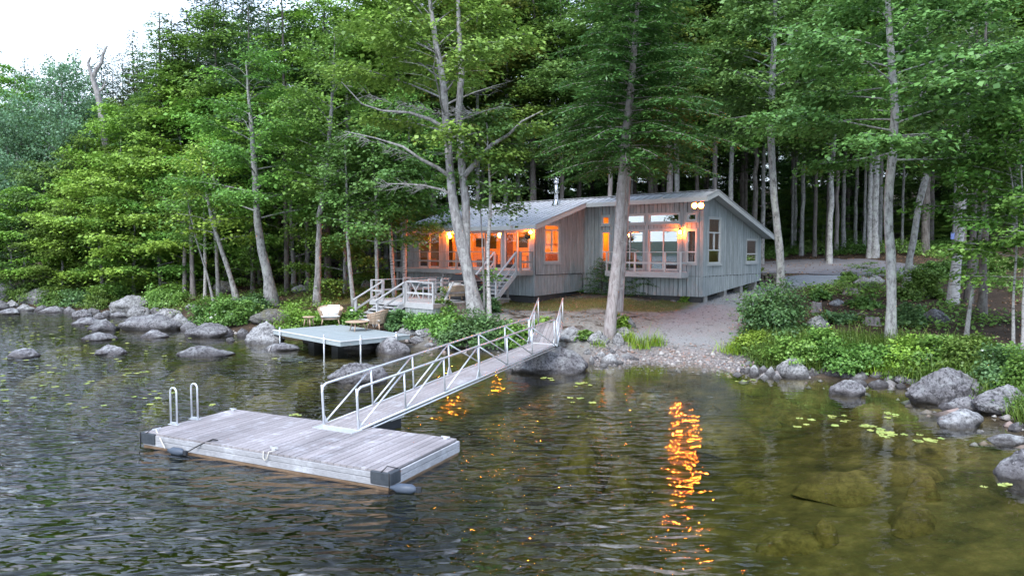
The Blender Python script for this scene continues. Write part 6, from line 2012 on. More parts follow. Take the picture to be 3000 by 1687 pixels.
# ---- crowns and trunks behind the cabin
hid = [('hemlock', 1080, 14, -60), ('green_tall', 1180, 15, -60), ('hemlock', 1270, 17, -80), ('lime_tall', 1130, 20, 10), ('olive_tall', 1400, 19, -30), ('green_tall', 1480, 21, -60), ('hemlock', 1560, 21, -80), ('hemlock', 880, 15, 10), ('hemlock', 960, 18, -20), ('hemlock', 820, 14, 200), ('hemlock', 1330, 22, -50), ('hemlock', 700, 14, 300), ('hemlock', 600, 15, 350)]
for nm, px, s, ty in hid:
    put_px(nm, px, s, ty, 'tall tree in the dense wood directly behind the cabin and its decks', 'dense trees behind the cabin', wide=1.1)
def forest(px, Y, nm, H_, label, group, wide=1.0):
    x = (px - CX) / F * Y
    return put(nm, Vector((x, Y, gz(x, Y) - .05)), H_, label, group, wide=wide)
named = [(1960, 50, 'deep_tall', 23, 'thick pale trunk rising just behind the cabin roof', 1.5), (1905, 54, 'hemlock', 22, 'thin grey trunk behind the roof left of the thick pale trunk', 1), (2093, 50, 'deep_tall', 21, 'thin pale trunk behind the roof peak', .8), (2138, 49, 'green_tall', 21, 'pale trunk just right of the roof peak', 1.1),
         (2232, 52, 'olive_tall', 21, 'leaning mottled trunk behind the right end of the roof', 1), (2347, 56, 'green_tall', 22, 'slim pale trunk beyond the driveway, left of three', 1), (2448, 57, 'deep_tall', 22, 'slim pale trunk beyond the driveway, middle of three', 1), (2503, 60, 'olive_tall', 23, 'spotted slim trunk beyond the driveway', .9), (2562, 52, 'green_tall', 23, 'stout pale trunk at the far edge of the driveway', 1.5)]
for px, Y, nm, H_, lb, wd in named:
    forest(px, Y, nm, H_, lb, None, wd)
for px, Y in [(2318, 60), (2385, 55), (2425, 52), (2530, 58), (2640, 57), (2700, 55), (2790, 56), (1985, 58), (2180, 57), (1850, 57), (2205, 61)]:
    forest(px, Y, rt.choice(['deep_tall', 'olive_tall', 'green_tall', 'hemlock']), rt.uniform(20, 23), 'slim pale trunk at the edge of the wood behind the cabin and driveway', 'slim pale trunks at the edge of the wood', rt.uniform(.55, .8))
n_ = 0
for row, (Y, st, wds) in enumerate([(52, 150, 1.15), (58, 130, 1.1), (65, 125, 1.1), (74, 120, 1.15), (84, 110, 1.2)]):
    px = 1120 + row * 37 if row else 1640
    while px < 3150:
        yj = Y + rt.uniform(-3, 3); xx = px + rt.uniform(-45, 45)
        nm = rt.choice(['woods', 'woods', 'hemlock', 'deep_tall', 'woods'] if row > 1 else ['hemlock', 'deep_tall', 'green_tall', 'woods', 'olive_tall'])
        forest(xx, yj, nm, rt.uniform(20, 25), 'dark slender trunk in the shaded wood behind the cabin', 'dark trunks in the shaded wood behind the cabin', wds)
        n_ += 1; px += st
for k in range(34):     # the wood goes on and closes the view
    x = -75 + k * 4.9 + rt.uniform(-1.5, 1.5); Y = 98 + rt.uniform(-6, 10)
    put(['spruce', 'woods', 'hemlock'][k % 3], Vector((x, Y, gz(x, Y) - .1)), rt.uniform(19, 24), 'dim conifer far back in the wood', 'dim conifers far back in the wood', wide=1.35)
for px, Y in [(480, 56), (560, 58), (650, 55), (720, 58), (790, 54), (880, 52), (960, 50), (1040, 52), (1110, 50), (740, 50), (840, 47), (900, 60), (620, 63), (1000, 58), (690, 66), (800, 66), (540, 66)]:
    forest(px, Y, rt.choice(['woods', 'hemlock', 'woods']), rt.uniform(19, 22), 'dark conifer trunk in the shaded left wood behind the shore trees', 'dark trunks in the shaded left wood', 1.1)

rowk = 0
for Y, st in ((70, 5.2), (82, 5.4), (93, 5.6)):
    x = -46 + rowk
    while x < 72:
        yy = Y + rt.uniform(-3.5, 3.5)
        put(rt.choice(['deep_low', 'spruce', 'green_low', 'spruce', 'deep_low']), Vector((x, yy, gz(x, yy) - .1)), rt.uniform(8, 15), 'dim low tree in the undergrowth of the deep wood', 'dim low trees deep in the wood', wide=1.25)
        x += st + rt.uniform(-1.4, 1.4)
    rowk += 1.7
for k in range(26):
    px = rt.uniform(2150, 2900); Y = rt.uniform(59, 76); x = (px - CX) / F * Y
    put(rt.choice(['green_low', 'deep_low', 'green_low', 'sapling']), Vector((x, Y, gz(x, Y) - .05)), rt.uniform(2.0, 5.5), 'young leafy tree among the trunks beyond the driveway', 'young trees among the trunks beyond the driveway', wide=.8)
# ---- single trees the eye goes to: trunks follow their own lines
def custom(pxs, Y, base=None, radii_px=(), dy=None, extra=None):
    """trunk line through photo pixels at depth Y, as local points from its base"""
    b = base if base is not None else ground_at(*pxs[0])
    pts = [Vector((0, 0, 0))]
    for k, (a, c) in enumerate(pxs[1:], 1):
        q = at(a, c, Y=b.y + (dy[k] if dy else 0)) - b
        pts.append(q)
    return b, [np.array(p) for p in pts], b.y / F
def plant(name, label, b, meshes):
    return tree_from(meshes, name, label, b)
def branch(W, base, pts, r0, r1, sides=7):
    W.tube(np.array([np.array(at(a, c, Y=Y_) - base) for a, c, Y_ in pts]), np.linspace(r0, r1, len(pts)), sides)
def merge(me_a, wood):
    """join extra limbs to a trunk mesh"""
    me_b = wood.mesh('limbs', me_a.materials[0])
    bm = bmesh.new(); bm.from_mesh(me_a); bm.from_mesh(me_b); bm.to_mesh(me_a); bm.free()
    me_a.polygons.foreach_set('use_smooth', [True] * len(me_a.polygons)); bpy.data.meshes.remove(me_b)

# A: the big double-trunked maple in front of the deck
bA = ground_at(1402, 950); YA = bA.y
pA = [np.array(at(a, c, Y=YA + d) - bA) for a, c, d in [(1398, 945, 0), (1380, 840, 0), (1358, 740, 0), (1349, 690, 0), (1333, 620, .0), (1320, 540, 0), (1312, 440, .1), (1306, 320, .2), (1290, 200, .3), (1268, 60, .5), (1250, -80, .8)]]
pA[0] = np.zeros(3)
kA = YA / F
mA = grow_broadleaf(901, pA, [x * kA for x in (24, 20, 18, 16, 11.5, 11, 10.5, 10, 8, 6, 3)], c0=.47, n_limbs=30, spread=4.4, per=40, leafm='leaf_green', wood='bark_maple', el=(12, 60), flat=.5, sh=.36, sv=.10, wob=.015, sides=12, flare=1.25, bare=.2, limb_r=.32, leaf=(.18, .145))
W = Wood()
W.tube(np.array([np.array(at(a, c, Y=YA + .1) - bA) for a, c in [(1366, 735), (1366, 660), (1364, 590), (1354, 500), (1350, 420), (1344, 330), (1352, 210), (1345, 90), (1340, -60)]]), np.array([11, 12, 12, 11.5, 11, 10, 9, 7, 4]) * kA, 12)
W.tube(np.array([np.array(at(a, c, Y=YA + d) - bA) for a, c, d in [(1360, 515, 0), (1400, 470, -.1), (1440, 425, -.2), (1490, 395, -.3), (1530, 355, -.4), (1590, 325, -.6)]]), np.array([8.5, 7.5, 6, 4.5, 3, 1.5]) * kA, 8)
W.tube(np.array([np.array(at(a, c, Y=YA + d) - bA) for a, c, d in [(1322, 520, 0), (1280, 490, -.3), (1235, 468, -.6), (1180, 430, -.9), (1100, 405, -1.2), (1010, 385, -1.5)]]), np.array([6.5, 5.5, 4.5, 3.5, 2, 1]) * kA, 7)
W.tube(np.array([np.array(at(a, c, Y=YA + d) - bA) for a, c, d in [(1318, 385, 0), (1260, 350, -.2), (1200, 330, -.5), (1120, 325, -.8), (1060, 305, -1.0), (1000, 240, -1.2)]]), np.array([6.5, 5.5, 4, 3, 2, .8]) * kA, 7)
W.tube(np.array([np.array(at(a, c, Y=YA - .1) - bA) for a, c in [(1318, 568), (1290, 555), (1240, 543), (1190, 540), (1135, 538)]]), np.array([4.5, 3.5, 3, 2, 1]) * kA, 6)
rb = np.random.default_rng(8)
for (x0, y0, x1, y1) in [(1010, 385, 1240, 468), (1020, 250, 1260, 350), (1130, 540, 1290, 556), (1180, 300, 1330, 340), (1340, 335, 1400, 330)]:
    for _ in range(22):     # dead twigs
        u = rb.uniform(0, 1); a0 = np.array(at(x0 + (x1 - x0) * u, y0 + (y1 - y0) * u, Y=YA - .9 * (1 - u)) - bA)
        sgn = rb.choice([-1, 1]); e = a0 + np.array([-rb.uniform(.2, .8), rb.normal(0, .25), sgn * rb.uniform(.05, .35)])
        m2 = (a0 + e) / 2 + rb.normal(0, .06, 3); W.tube(np.array([a0, m2, e]), [.013, .009, .004], 4)
        for __ in range(2):
            W.tube(np.array([m2, m2 + np.array([-rb.uniform(.1, .4), rb.normal(0, .15), rb.normal(0, .18)])]), [.007, .003], 3)
merge(mA[0], W)
plant('maple_tree', 'large double-trunked grey maple leaning in front of the deck', bA, mA)

def single(name, label, px, radii, c0, kindf='b', Y=None, base_px=None, **kw):
    b = ground_at(*px[0]) if Y is None else Vector((at(px[0][0], 735, Y=Y).x, Y, 0))
    if Y is not None: b.z = gz(b.x, b.y)
    pts = [np.zeros(3)] + [np.array(at(a, c, Y=b.y) - b) for a, c in px[1:]]
    k = b.y / F
    rad = [q * k * .76 for q in radii]
    ms = (grow_broadleaf if kindf == 'b' else grow_conifer)(kw.pop('seed'), pts, rad, c0=c0, **kw)
    return plant(name, label, b, ms)
# front hemlock with two stems
single('hemlock_tree', 'big two-stemmed hemlock in front of the bay of the cabin', [(1783, 985), (1797, 850), (1810, 741), (1817, 603), (1825, 490), (1842, 330), (1858, 160), (1868, 0), (1876, -120)], [23, 20, 19, 18, 17, 14, 11, 8, 4], .46, 'c', seed=911, n_limbs=125, spread=4.3, twig_step=.13, leaf=(.21, .075), nl=.08, power=.6, wood='bark_hemlock', leafm='needle_hemlock', droop=.45, stubs=4, sides=12, wob=.012)
single('hemlock_tree', 'thinner mossy hemlock stem directly behind the big front hemlock', [(1816, 893), (1828, 740), (1837, 600), (1843, 490), (1850, 300), (1850, 100), (1850, -60)], [12, 11, 10, 9.5, 8, 6, 3], .46, 'c', Y=33.3, seed=912, n_limbs=90, spread=4.2, leaf=(.22, .08), wood='bark_hemlock', leafm='needle_hemlock', droop=.45, stubs=6, sides=9, wob=.012)
# leaning shore maple left of the platform
single('maple_tree', 'leaning grey maple on the mossy ledge left of the platform', [(798, 900), (785, 810), (762, 706), (752, 630), (750, 540), (740, 420), (730, 300), (720, 180)], [24, 19, 15, 13, 11, 8, 5, 2], .36, seed=921, n_limbs=25, spread=4.5, per=40, leafm='leaf_green', wood='bark_pale', el=(10, 55), flat=.4, wob=.015, bare=.12, sides=10, limb_r=.3)
single('maple_tree', 'slender leaning mottled trunk left of the leaning grey maple', [(699, 893), (672, 800), (644, 717), (620, 640), (600, 540), (585, 440)], [12, 9, 8, 6, 4, 2], .42, seed=922, n_limbs=16, spread=2.6, per=22, leafm='leaf_lime', wood='bark_pale', el=(15, 55), flat=.35, wob=.012)
single('maple_tree', 'tall straight grey trunk right of the leaning grey maple', [(929, 893), (932, 760), (936, 628), (960, 520), (965, 400), (975, 250), (980, 100)], [14, 12, 11, 9, 7, 5, 2], .38, seed=923, limb_r=.3, n_limbs=30, spread=3.6, per=24, leafm='leaf_green', wood='bark_maple', flat=.45, wob=.012)
single('birch_tree', 'thin bright stem leaning right of the shore flowers', [(628, 893), (606, 800), (582, 725), (560, 640), (545, 560)], [5, 4, 3.5, 3, 1.5], .5, seed=924, n_limbs=9, spread=1.8, per=20, leafm='leaf_green', wood='bark_pale', flat=.4, wob=.01, sides=6)
single('maple_tree', 'straight pale trunk behind the thin bright stem', [(641, 872), (636, 760), (630, 660), (628, 540), (622, 400)], [8, 7, 6, 5, 3], .5, seed=925, n_limbs=14, spread=2.8, per=22, leafm='leaf_lime', wood='bark_pale', wob=.012)
single('maple_tree', 'grey trunk at the left of a close pair in the left wood', [(540, 873), (541, 760), (543, 660), (540, 500)], [8, 7, 6, 3], .55, seed=926, n_limbs=12, spread=2.4, per=20, leafm='leaf_green', wood='bark_hemlock', wob=.012)
single('maple_tree', 'grey trunk at the right of a close pair in the left wood', [(566, 874), (562, 760), (559, 660), (556, 500)], [10, 8, 7, 3], .55, seed=927, n_limbs=12, spread=2.4, per=20, leafm='leaf_green', wood='bark_hemlock', wob=.012)
single('birch_tree', 'short broken-looking birch trunk left of the bright stem', [(601, 876), (602, 800), (600, 720), (598, 600)], [6.5, 6, 5, 2], .5, seed=928, n_limbs=8, spread=1.6, per=18, leafm='leaf_green', wood='bark_birch', wob=.01, sides=7)
single('birch_tree', 'double-stemmed thin birch left of the deck stairs', [(1038, 912), (1032, 850), (1022, 760), (1019, 690), (1016, 560), (1010, 420)], [9, 8, 6, 5, 4, 2], .5, seed=929, n_limbs=14, spread=2.2, per=20, leafm='leaf_deep', wood='bark_pale', wob=.012)
single('birch_tree', 'mottled thin trunk behind the deck table', [(1105, 880), (1104, 790), (1103, 720), (1100, 560), (1090, 400)], [7, 7, 6, 5, 2], .36, Y=38.2, seed=930, n_limbs=24, spread=3.3, per=38, leafm='leaf_deep', wood='bark_pale', wob=.012)
single('birch_tree', 'white birch behind the left end of the deck, left of a pair', [(1156, 860), (1151, 800), (1147, 735), (1140, 600), (1130, 450), (1120, 300)], [8, 7.5, 7, 6, 4, 2], .34, Y=39.6, seed=931, n_limbs=22, spread=3.2, per=36, leafm='leaf_deep', wood='bark_birch', wob=.012)
single('birch_tree', 'white birch behind the left end of the deck, right of a pair', [(1184, 860), (1185, 800), (1186, 735), (1190, 600), (1196, 450), (1200, 300)], [8.5, 8, 7.5, 6, 4, 2], .34, Y=39.9, seed=932, n_limbs=24, spread=3.6, per=38, leafm='leaf_green', wood='bark_birch', wob=.012)
single('birch_tree', 'slim white birch close right of the double-trunked maple', [(1433, 936), (1432, 860), (1430, 790), (1428, 730), (1437, 620), (1436, 550), (1430, 440), (1425, 330)], [8.5, 7, 6.5, 6.5, 5.5, 4, 3, 1.5], .50, seed=933, n_limbs=14, spread=2.0, per=34, leafm='leaf_deep', wood='bark_birch', wob=.006, sides=8)
single('sapling', 'leafy young stem climbing beside the slim white birch', [(1418, 935), (1419, 860), (1416, 780), (1412, 690), (1408, 610)], [6, 5, 4.5, 3.5, 2], .2, seed=934, n_limbs=12, spread=.5, per=18, leafm='shrub_leaf', wood='bark_maple', sh=.17, sv=.1, leaf=(.13, .11), twig_step=.25, el=(20, 50), wob=.006, sides=6)
# right bank
single('birch_tree', 'pale mottled trunk at the right end of the cabin above the big bush', [(2287, 872), (2287, 800), (2285, 737), (2274, 640), (2266, 562), (2262, 470), (2258, 380), (2262, 240), (2270, 80), (2272, -80)], [16, 14.5, 14, 13, 13, 13, 12, 10, 7, 4], .52, seed=941, n_limbs=30, spread=4.3, per=42, limb_r=.28, leaf=(.18, .145), leafm='leaf_deep', wood='bark_pale', el=(0, 55), flat=.22, sv=.05, wob=.008, sides=10)
single('maple_tree', 'tall pale trunk with lichen patches standing on the fern bank', [(2610, 1014), (2612, 900), (2610, 756), (2603, 660), (2602, 590), (2612, 480), (2622, 330), (2612, 200), (2603, 60), (2596, -100)], [20, 18, 17, 16, 16, 15.5, 14, 12, 10, 6], .50, seed=942, n_limbs=30, spread=4.5, per=44, limb_r=.28, leaf=(.16, .13), leafm='leaf_deep', wood='bark_pale', el=(-4, 50), flat=.2, wob=.008, sides=12, sv=.05)
single('maple_tree', 'crooked mottled trunk wrapped in leaves right of the lichen-patched trunk', [(2655, 850), (2664, 760), (2680, 680), (2692, 590), (2715, 520), (2718, 420), (2700, 320), (2710, 180), (2720, 0)], [14, 12, 12, 12, 12, 11, 10, 7, 3], .5, seed=943, n_limbs=20, spread=3.8, per=24, leafm='leaf_green', wood='bark_pale', el=(5, 55), flat=.35, wob=.01)
single('birch_tree', 'thick white birch with a grey lower trunk on the right bank', [(2790, 890), (2800, 790), (2808, 720), (2818, 600), (2826, 500), (2834, 380), (2840, 220), (2850, 40)], [19, 17, 16, 16, 15, 13, 9, 4], .5, seed=944, n_limbs=20, spread=3.4, per=24, leafm='leaf_deep', wood='bark_birch', el=(5, 55), flat=.35, wob=.008, sides=11)
single('conifer_tree', 'dark shaggy trunk just right of the thick white birch', [(2836, 890), (2845, 780), (2852, 660), (2858, 520), (2860, 380), (2862, 200), (2862, 0)], [15, 12, 11, 10, 8, 6, 3], .5, 'c', seed=945, n_limbs=40, spread=2.8, wood='bark_conifer', leafm='needle_hemlock', stubs=10)
single('birch_tree', 'thin spotted birch stem in front of the dark shaggy trunk', [(2828, 1004), (2842, 900), (2854, 820), (2870, 700), (2886, 600), (2900, 480), (2910, 360)], [9, 7, 7, 6, 5, 4, 2], .58, seed=946, n_limbs=13, spread=1.9, per=24, leafm='shrub_leaf', wood='bark_pale', el=(5, 50), flat=.4, wob=.008, sides=7, leaf=(.12, .10), sh=.25)
single('conifer_tree', 'dark smooth trunk in the shade right of the spotted birch', [(2876, 932), (2880, 820), (2884, 700), (2886, 560), (2888, 400), (2890, 200), (2890, 0)], [16, 13, 12, 11, 9, 6, 3], .5, 'c', seed=947, n_limbs=40, spread=2.8, wood='bark_conifer', leafm='needle_spruce', stubs=10)
single('birch_tree', 'young birch with bright heart-shaped leaves at the right edge, left of a pair', [(2970, 1010), (2968, 940), (2967, 860), (2978, 760), (2980, 640), (2960, 500), (2930, 380), (2915, 310)], [5.5, 5, 4.5, 4, 3.5, 3, 2, 1], .42, seed=948, n_limbs=28, spread=2.2, per=30, leafm='shrub_leaf', wood='bark_birch', el=(0, 50), flat=.4, sh=.22, sv=.09, leaf=(.135, .115), twig_step=.3, sides=7, wob=.006)
single('birch_tree', 'young birch with bright leaves at the right edge, right of a pair', [(2996, 1022), (2999, 900), (3005, 760), (2998, 600), (2990, 450), (2985, 330)], [6.5, 5, 4, 3.5, 2.5, 1], .30, seed=949, n_limbs=28, spread=2.1, per=30, leafm='shrub_leaf', wood='bark_birch', el=(0, 50), flat=.4, sh=.22, sv=.09, leaf=(.135, .115), twig_step=.3, sides=7, wob=.006)
# dead snag standing over the left wood
bS = inland(322, 7.5); YS = bS.y
W = Wood(); kS = YS / F
sp_ = lambda q: np.array([np.array(at(a, c, Y=YS) - bS) for a, c in q])
W.tube(np.vstack([[0, 0, -.2], sp_([(326, 620), (318, 460), (303, 390), (296, 320), (284, 268), (272, 230), (283, 205), (298, 185), (302, 160), (315, 134)])]), np.array([16, 13, 11, 10, 8.5, 8, 7, 5.5, 4.5, 4, 2]) * kS, 9)
W.tube(sp_([(272, 230), (263, 205), (258, 185), (266, 168)]), np.array([5.5, 4.5, 4, 2.5]) * kS, 7)
W.tube(sp_([(285, 270), (298, 264), (306, 252), (308, 240)]), np.array([4, 3.5, 3, 1.5]) * kS, 6)
W.tube(sp_([(284, 268), (268, 255)]), np.array([3, 1]) * kS, 5); W.tube(sp_([(300, 186), (310, 190)]), np.array([2, 1]) * kS, 5)
W.tube(sp_([(318, 460), (285, 412)]), np.array([1.5, .7]) * kS, 5)
t = thing('dead_tree', 'dead grey snag with a forked top rising over the left wood', 'dead tree', bS)
o = bpy.data.objects.new('trunk', W.mesh('trunk', M['bark_dead'])); COL.objects.link(o); o.parent = t
# young hemlocks by the bay
def hem_sap(px, py, H_, spread, seed, label):
    b = ground_at(px, py)
    ms = grow_conifer(seed, straight(H_, rg, .05), [.04, .03, .02, .01], c0=.06, n_limbs=44, spread=spread, leafm='needle_hemlock', droop=.4, e_start=22, twig_step=.10, leaf=(.12, .04), nl=.055, stubs=0, minlen=.15)
    tree_from(ms, 'hemlock_sapling', label, b)
hem_sap(1762, 862, 1.95, 1.15, 951, 'young hemlock at the inner corner of the cabin')
hem_sap(1872, 866, 2.3, 1.6, 952, 'bushier young hemlock under the bay balcony')

# small saplings in the left wood and right brush
for px, py, H_, lb in [(335, 855, 7, 'thin-stemmed sapling above the left bushes, left of a pair'), (318, 860, 6, 'thin-stemmed sapling above the left bushes, right of a pair'), (490, 840, 4.5, 'small sapling over the bright left bush'), (735, 860, 3.2, 'olive sapling at the foot of the leaning maple'), (2520, 860, 1.6, 'low bright sapling beside the driveway stones')]:
    put('sapling', ground_at(px, py), H_, lb)

# ------------------------------------------------------------------ shrubs, flowers, grass
def shrub_mesh(seed, leafm, leaf=(.11, .085), n=2600, upright=.0, flowers=False):
    rng = np.random.default_rng(seed)
    # clumps inside a half dome one metre across and one high
    nc = 46
    d = nrm(rng.normal(0, 1, (nc, 3))); d[:, 2] = np.abs(d[:, 2])
    rad = rng.uniform(.45, 1.0, nc) ** .6 * rng.lognormal(0, .16, nc)
    cen = d * rad[:, None] * np.array([.46, .46, .88]); cen[:, 2] = np.maximum(cen[:, 2], .06)
    per = n // nc
    c = np.repeat(cen, per, 0); dd_ = np.repeat(d, per, 0)
    p = c + rng.normal(0, 1, c.shape) * np.array([.085, .085, .075])
    p[:, 2] = np.maximum(p[:, 2], .01)
    nn = nrm(rng.normal(0, .55, p.shape) + dd_ * .7 + np.array([0, 0, .75]))
    di = nrm(dd_ + rng.normal(0, .6, p.shape) + np.array([0, 0, -.1 + upright]))
    k = rng.lognormal(0, .25, len(p))
    return p, nn, di, k, cen
W_CACHE = {}
def shrub(px, py, wp, hp_, label, leafm='shrub_leaf', ground=True, leaf=.115, depth=.9, n=2600, seed=0, flowers=0, group=None, name='shrub', cat='shrub'):
    b = ground_at(px, py) if ground else at(px, py, z=.02)
    k = b.y / F
    wd, hh = wp * k, max(.25, hp_ * k)
    rng = np.random.default_rng(1000 + seed + int(px))
    p, nn, di, kk, cen = shrub_mesh(1000 + seed + int(px), leafm, n=n)
    scl = np.array([wd, wd * depth, hh])
    v = leaf_verts(p * scl, nn, di, leaf * kk, leaf * .78 * kk)
    t = thing(name, label, cat, b, group)
    o = bpy.data.objects.new('foliage', leaves_mesh('foliage', v, M[leafm])); COL.objects.link(o); o.parent = t
    W = Wood()
    for q in cen[::3]:
        e = q * scl; W.tube(np.array([[e[0] * .15, e[1] * .15, -.1], e * np.array([.6, .6, .6]), e]), [.016, .011, .005], 4)
    o = bpy.data.objects.new('stems', W.mesh('stems', M['bark_maple'])); COL.objects.link(o); o.parent = t
    if flowers:
        for q in range(flowers):
            e = cen[rng.integers(len(cen))] * scl * 1.04 + np.array([0, -.05, .05])
            mb = MB(); mb.lathe(b + Vector(e), [(.0, 0), (.09, .02), (.10, .06), (.05, .11), (.0, .12)], 9); mb.build('blossom', M['flower_white'], t)
    return t
sl_, sb_ = 'shrub_leaf', 'shrub_blue'
shrub(80, 880, 100, 66, 'bright shrub between the two leftmost boulders', sl_)
shrub(165, 893, 100, 60, 'rounded green shrub right of the slanting left boulder', sl_)
shrub(228, 897, 90, 70, 'grey-green shrub left of the pale boulder', sb_)
shrub(292, 902, 92, 62, 'green shrub between the grey-green one and the pale boulder', sl_)
shrub(120, 855, 150, 70, 'taller shrub behind the slanting left boulder', sb_)
shrub(330, 880, 120, 60, 'shrub behind the big pale boulder', sl_)
shrub(490, 897, 125, 78, 'bright dome-shaped shrub right of the big pale boulder', sl_, n=3600)
shrub(610, 945, 110, 80, 'left half of the shore shrubs with white flowers', sl_, n=3600, flowers=3)
shrub(690, 948, 130, 96, 'right half of the shore shrubs with white flowers', sl_, n=4200, flowers=3)
shrub(752, 912, 80, 66, 'grey-green shrub at the left of the mossy ledge', sb_)
shrub(868, 965, 130, 78, 'lime shrub behind the platform side table', 'leaf_lime', n=3600, leaf=.10)
shrub(965, 945, 95, 52, 'lime shrub behind the wicker armchair', 'leaf_lime', n=3000, leaf=.10)
shrub(1036, 945, 60, 42, 'green shrub with white flowers left of the stair foot', sl_, flowers=4)
shrub(1175, 962, 90, 58, 'green shrub right of the deck stairs', sb_, n=3200)
shrub(1250, 958, 100, 42, 'leafy shrub before the deck skirt', sl_, n=3200)
shrub(1325, 985, 120, 76, 'tall shrub beside the foot of the double-trunked maple', sl_, n=4200)
shrub(1370, 1010, 150, 96, 'dark blueberry shrub left of the gangway', sb_, n=4600)
shrub(1450, 1015, 150, 92, 'dark blueberry shrub behind the gangway rails', sb_, n=4600)
shrub(1525, 1010, 120, 80, 'green shrub behind the upper gangway posts', sl_, n=3600)
shrub(1300, 930, 60, 66, 'small bright sapling-like shrub against the brown skirt', sl_)
shrub(1430, 915, 60, 66, 'dark shrub at the feet of the birch and the maple', sb_)
shrub(1590, 960, 60, 30, 'low plants left of the short ramp', sl_, n=1200)
shrub(1715, 990, 60, 26, 'low plants above the cracked slab', sl_, n=1200)
shrub(1824, 970, 32, 50, 'bright leafy plant at the right of the front hemlock', 'leaf_lime', n=1400, leaf=.10)
shrub(2262, 985, 200, 180, 'big dense bush left of the lichen-patched trunk', sb_, n=9000, leaf=.105)
shrub(2205, 1022, 120, 56, 'lime ground shrub at the right of the beach', 'leaf_lime', n=3000, leaf=.09)
shrub(2330, 1062, 150, 80, 'green shrub above the white angular boulder', sl_, n=4600, leaf=.10)
shrub(2415, 1050, 120, 90, 'bright shrub behind the white angular boulder', sl_, n=4000, leaf=.10)
shrub(2470, 1085, 150, 76, 'low leafy shrub on the bank over the triangular boulder', sl_, n=4600, leaf=.09)
shrub(2560, 1078, 140, 80, 'green shrub under the lichen-patched trunk', sl_, n=4200, leaf=.10)
shrub(2660, 1075, 150, 90, 'lime shrub on the bank right of the lichen-patched trunk', 'leaf_lime', n=4600, leaf=.085)
shrub(2745, 1080, 150, 96, 'green shrub behind the huge lichen-topped boulder', sl_, n=4600, leaf=.095)
shrub(2850, 1085, 170, 96, 'flowering shrub on the right bank', sl_, n=5000, leaf=.09, flowers=2)
shrub(2940, 1130, 150, 120, 'grey-green shrub above the smooth grey boulder', sb_, n=5600, leaf=.085)
shrub(3000, 1150, 120, 130, 'shrub at the right edge above the shore', sl_, n=4600, leaf=.085)
shrub(2700, 872, 120, 90, 'broad shrub right of the crooked trunk', sl_, n=5000, leaf=.12)
shrub(2655, 955, 80, 70, 'dark shrub in the shade right of the lichen-patched trunk', sb_, n=3600)
shrub(2745, 815, 130, 46, 'green thicket at the right end of the driveway', sl_, n=4200, leaf=.12)
shrub(2850, 800, 160, 70, 'green thicket behind the white birch', sl_, n=4200, leaf=.12)
shrub(2530, 900, 90, 34, 'bright low shrub uphill of the bank', sl_, n=2600)
shrub(2450, 945, 110, 36, 'sparse low shrub in the leaf litter', sb_, n=1500)
shrub(2400, 880, 60, 34, 'small ferny shrub at the gravel edge', sl_, n=1500)
shrub(2480, 825, 46, 28, 'small bush by the driveway stones', sl_, n=1200)
shrub(2010, 885, 34, 20, 'little bright plant at the corner of the cabin', 'leaf_lime', n=700, leaf=.08)
shrub(2160, 850, 40, 40, 'little plant beside the cabin piers', sl_, n=900)
shrub(2200, 795, 70, 26, 'grassy tuft behind the right end of the cabin', 'grass', n=1200)
shrub(2500, 742, 90, 40, 'small fir-like bush by the far edge of the driveway', sl_, n=1500)
shrub(2390, 735, 130, 34, 'low green plants at the far edge of the driveway', sl_, n=2200)
shrub(2620, 740, 170, 44, 'low green plants beyond the driveway at right', sl_, n=2600)
shrub(1090, 830, 110, 50, 'ferny shrub in the shade behind the lower deck', sl_, n=2200)

def tufts(name, label, pts, hgt, wid, m, seed, blades=16, spread=.12, kindv='stuff', cat=None, group=None):
    rng = np.random.default_rng(seed)
    n = len(pts) * blades
    b = np.repeat(pts, blades, 0) + np.append(rng.normal(0, spread, (n, 2)), np.zeros((n, 1)), 1)
    az = rng.uniform(0, 6.28, n); ln = rng.uniform(.15, .75, n)
    h_ = hgt * rng.lognormal(0, .3, n)
    d = np.stack([np.cos(az) * ln, np.sin(az) * ln, np.ones(n)], -1)
    s = np.stack([-np.sin(az), np.cos(az), np.zeros(n)], -1) * wid / 2
    mid = b + d * (h_ * .55)[:, None]
    tip = b + d * (h_ * .95)[:, None] + np.stack([np.cos(az), np.sin(az), -np.ones(n) * .35], -1) * (h_ * ln * .45)[:, None]
    v = np.stack([b - s, b + s, mid + s * .8, mid - s * .8, tip], 1).reshape(-1, 3)
    base = np.arange(n)[:, None] * 5
    q = base + np.array([[0, 1, 2, 3]]); t_ = base + np.array([[3, 2, 4]])
    return v, q, t_
def grass_obj(name, label, pts, hgt, wid, m, seed, blades=16, spread=.12, kindv='stuff', cat=None, group=None):
    v, q, t_ = tufts(name, label, pts, hgt, wid, m, seed, blades, spread)
    if kindv == 'stuff':
        o = link_mesh(name, np_mesh(name, v, q, t_), M[m]); tag(o, label, None, None, 'stuff')
    else:
        c = pts[0]
        o = link_mesh(name, np_mesh(name, v - c, q, t_), M[m]); o.location = c; tag(o, label, cat, group)
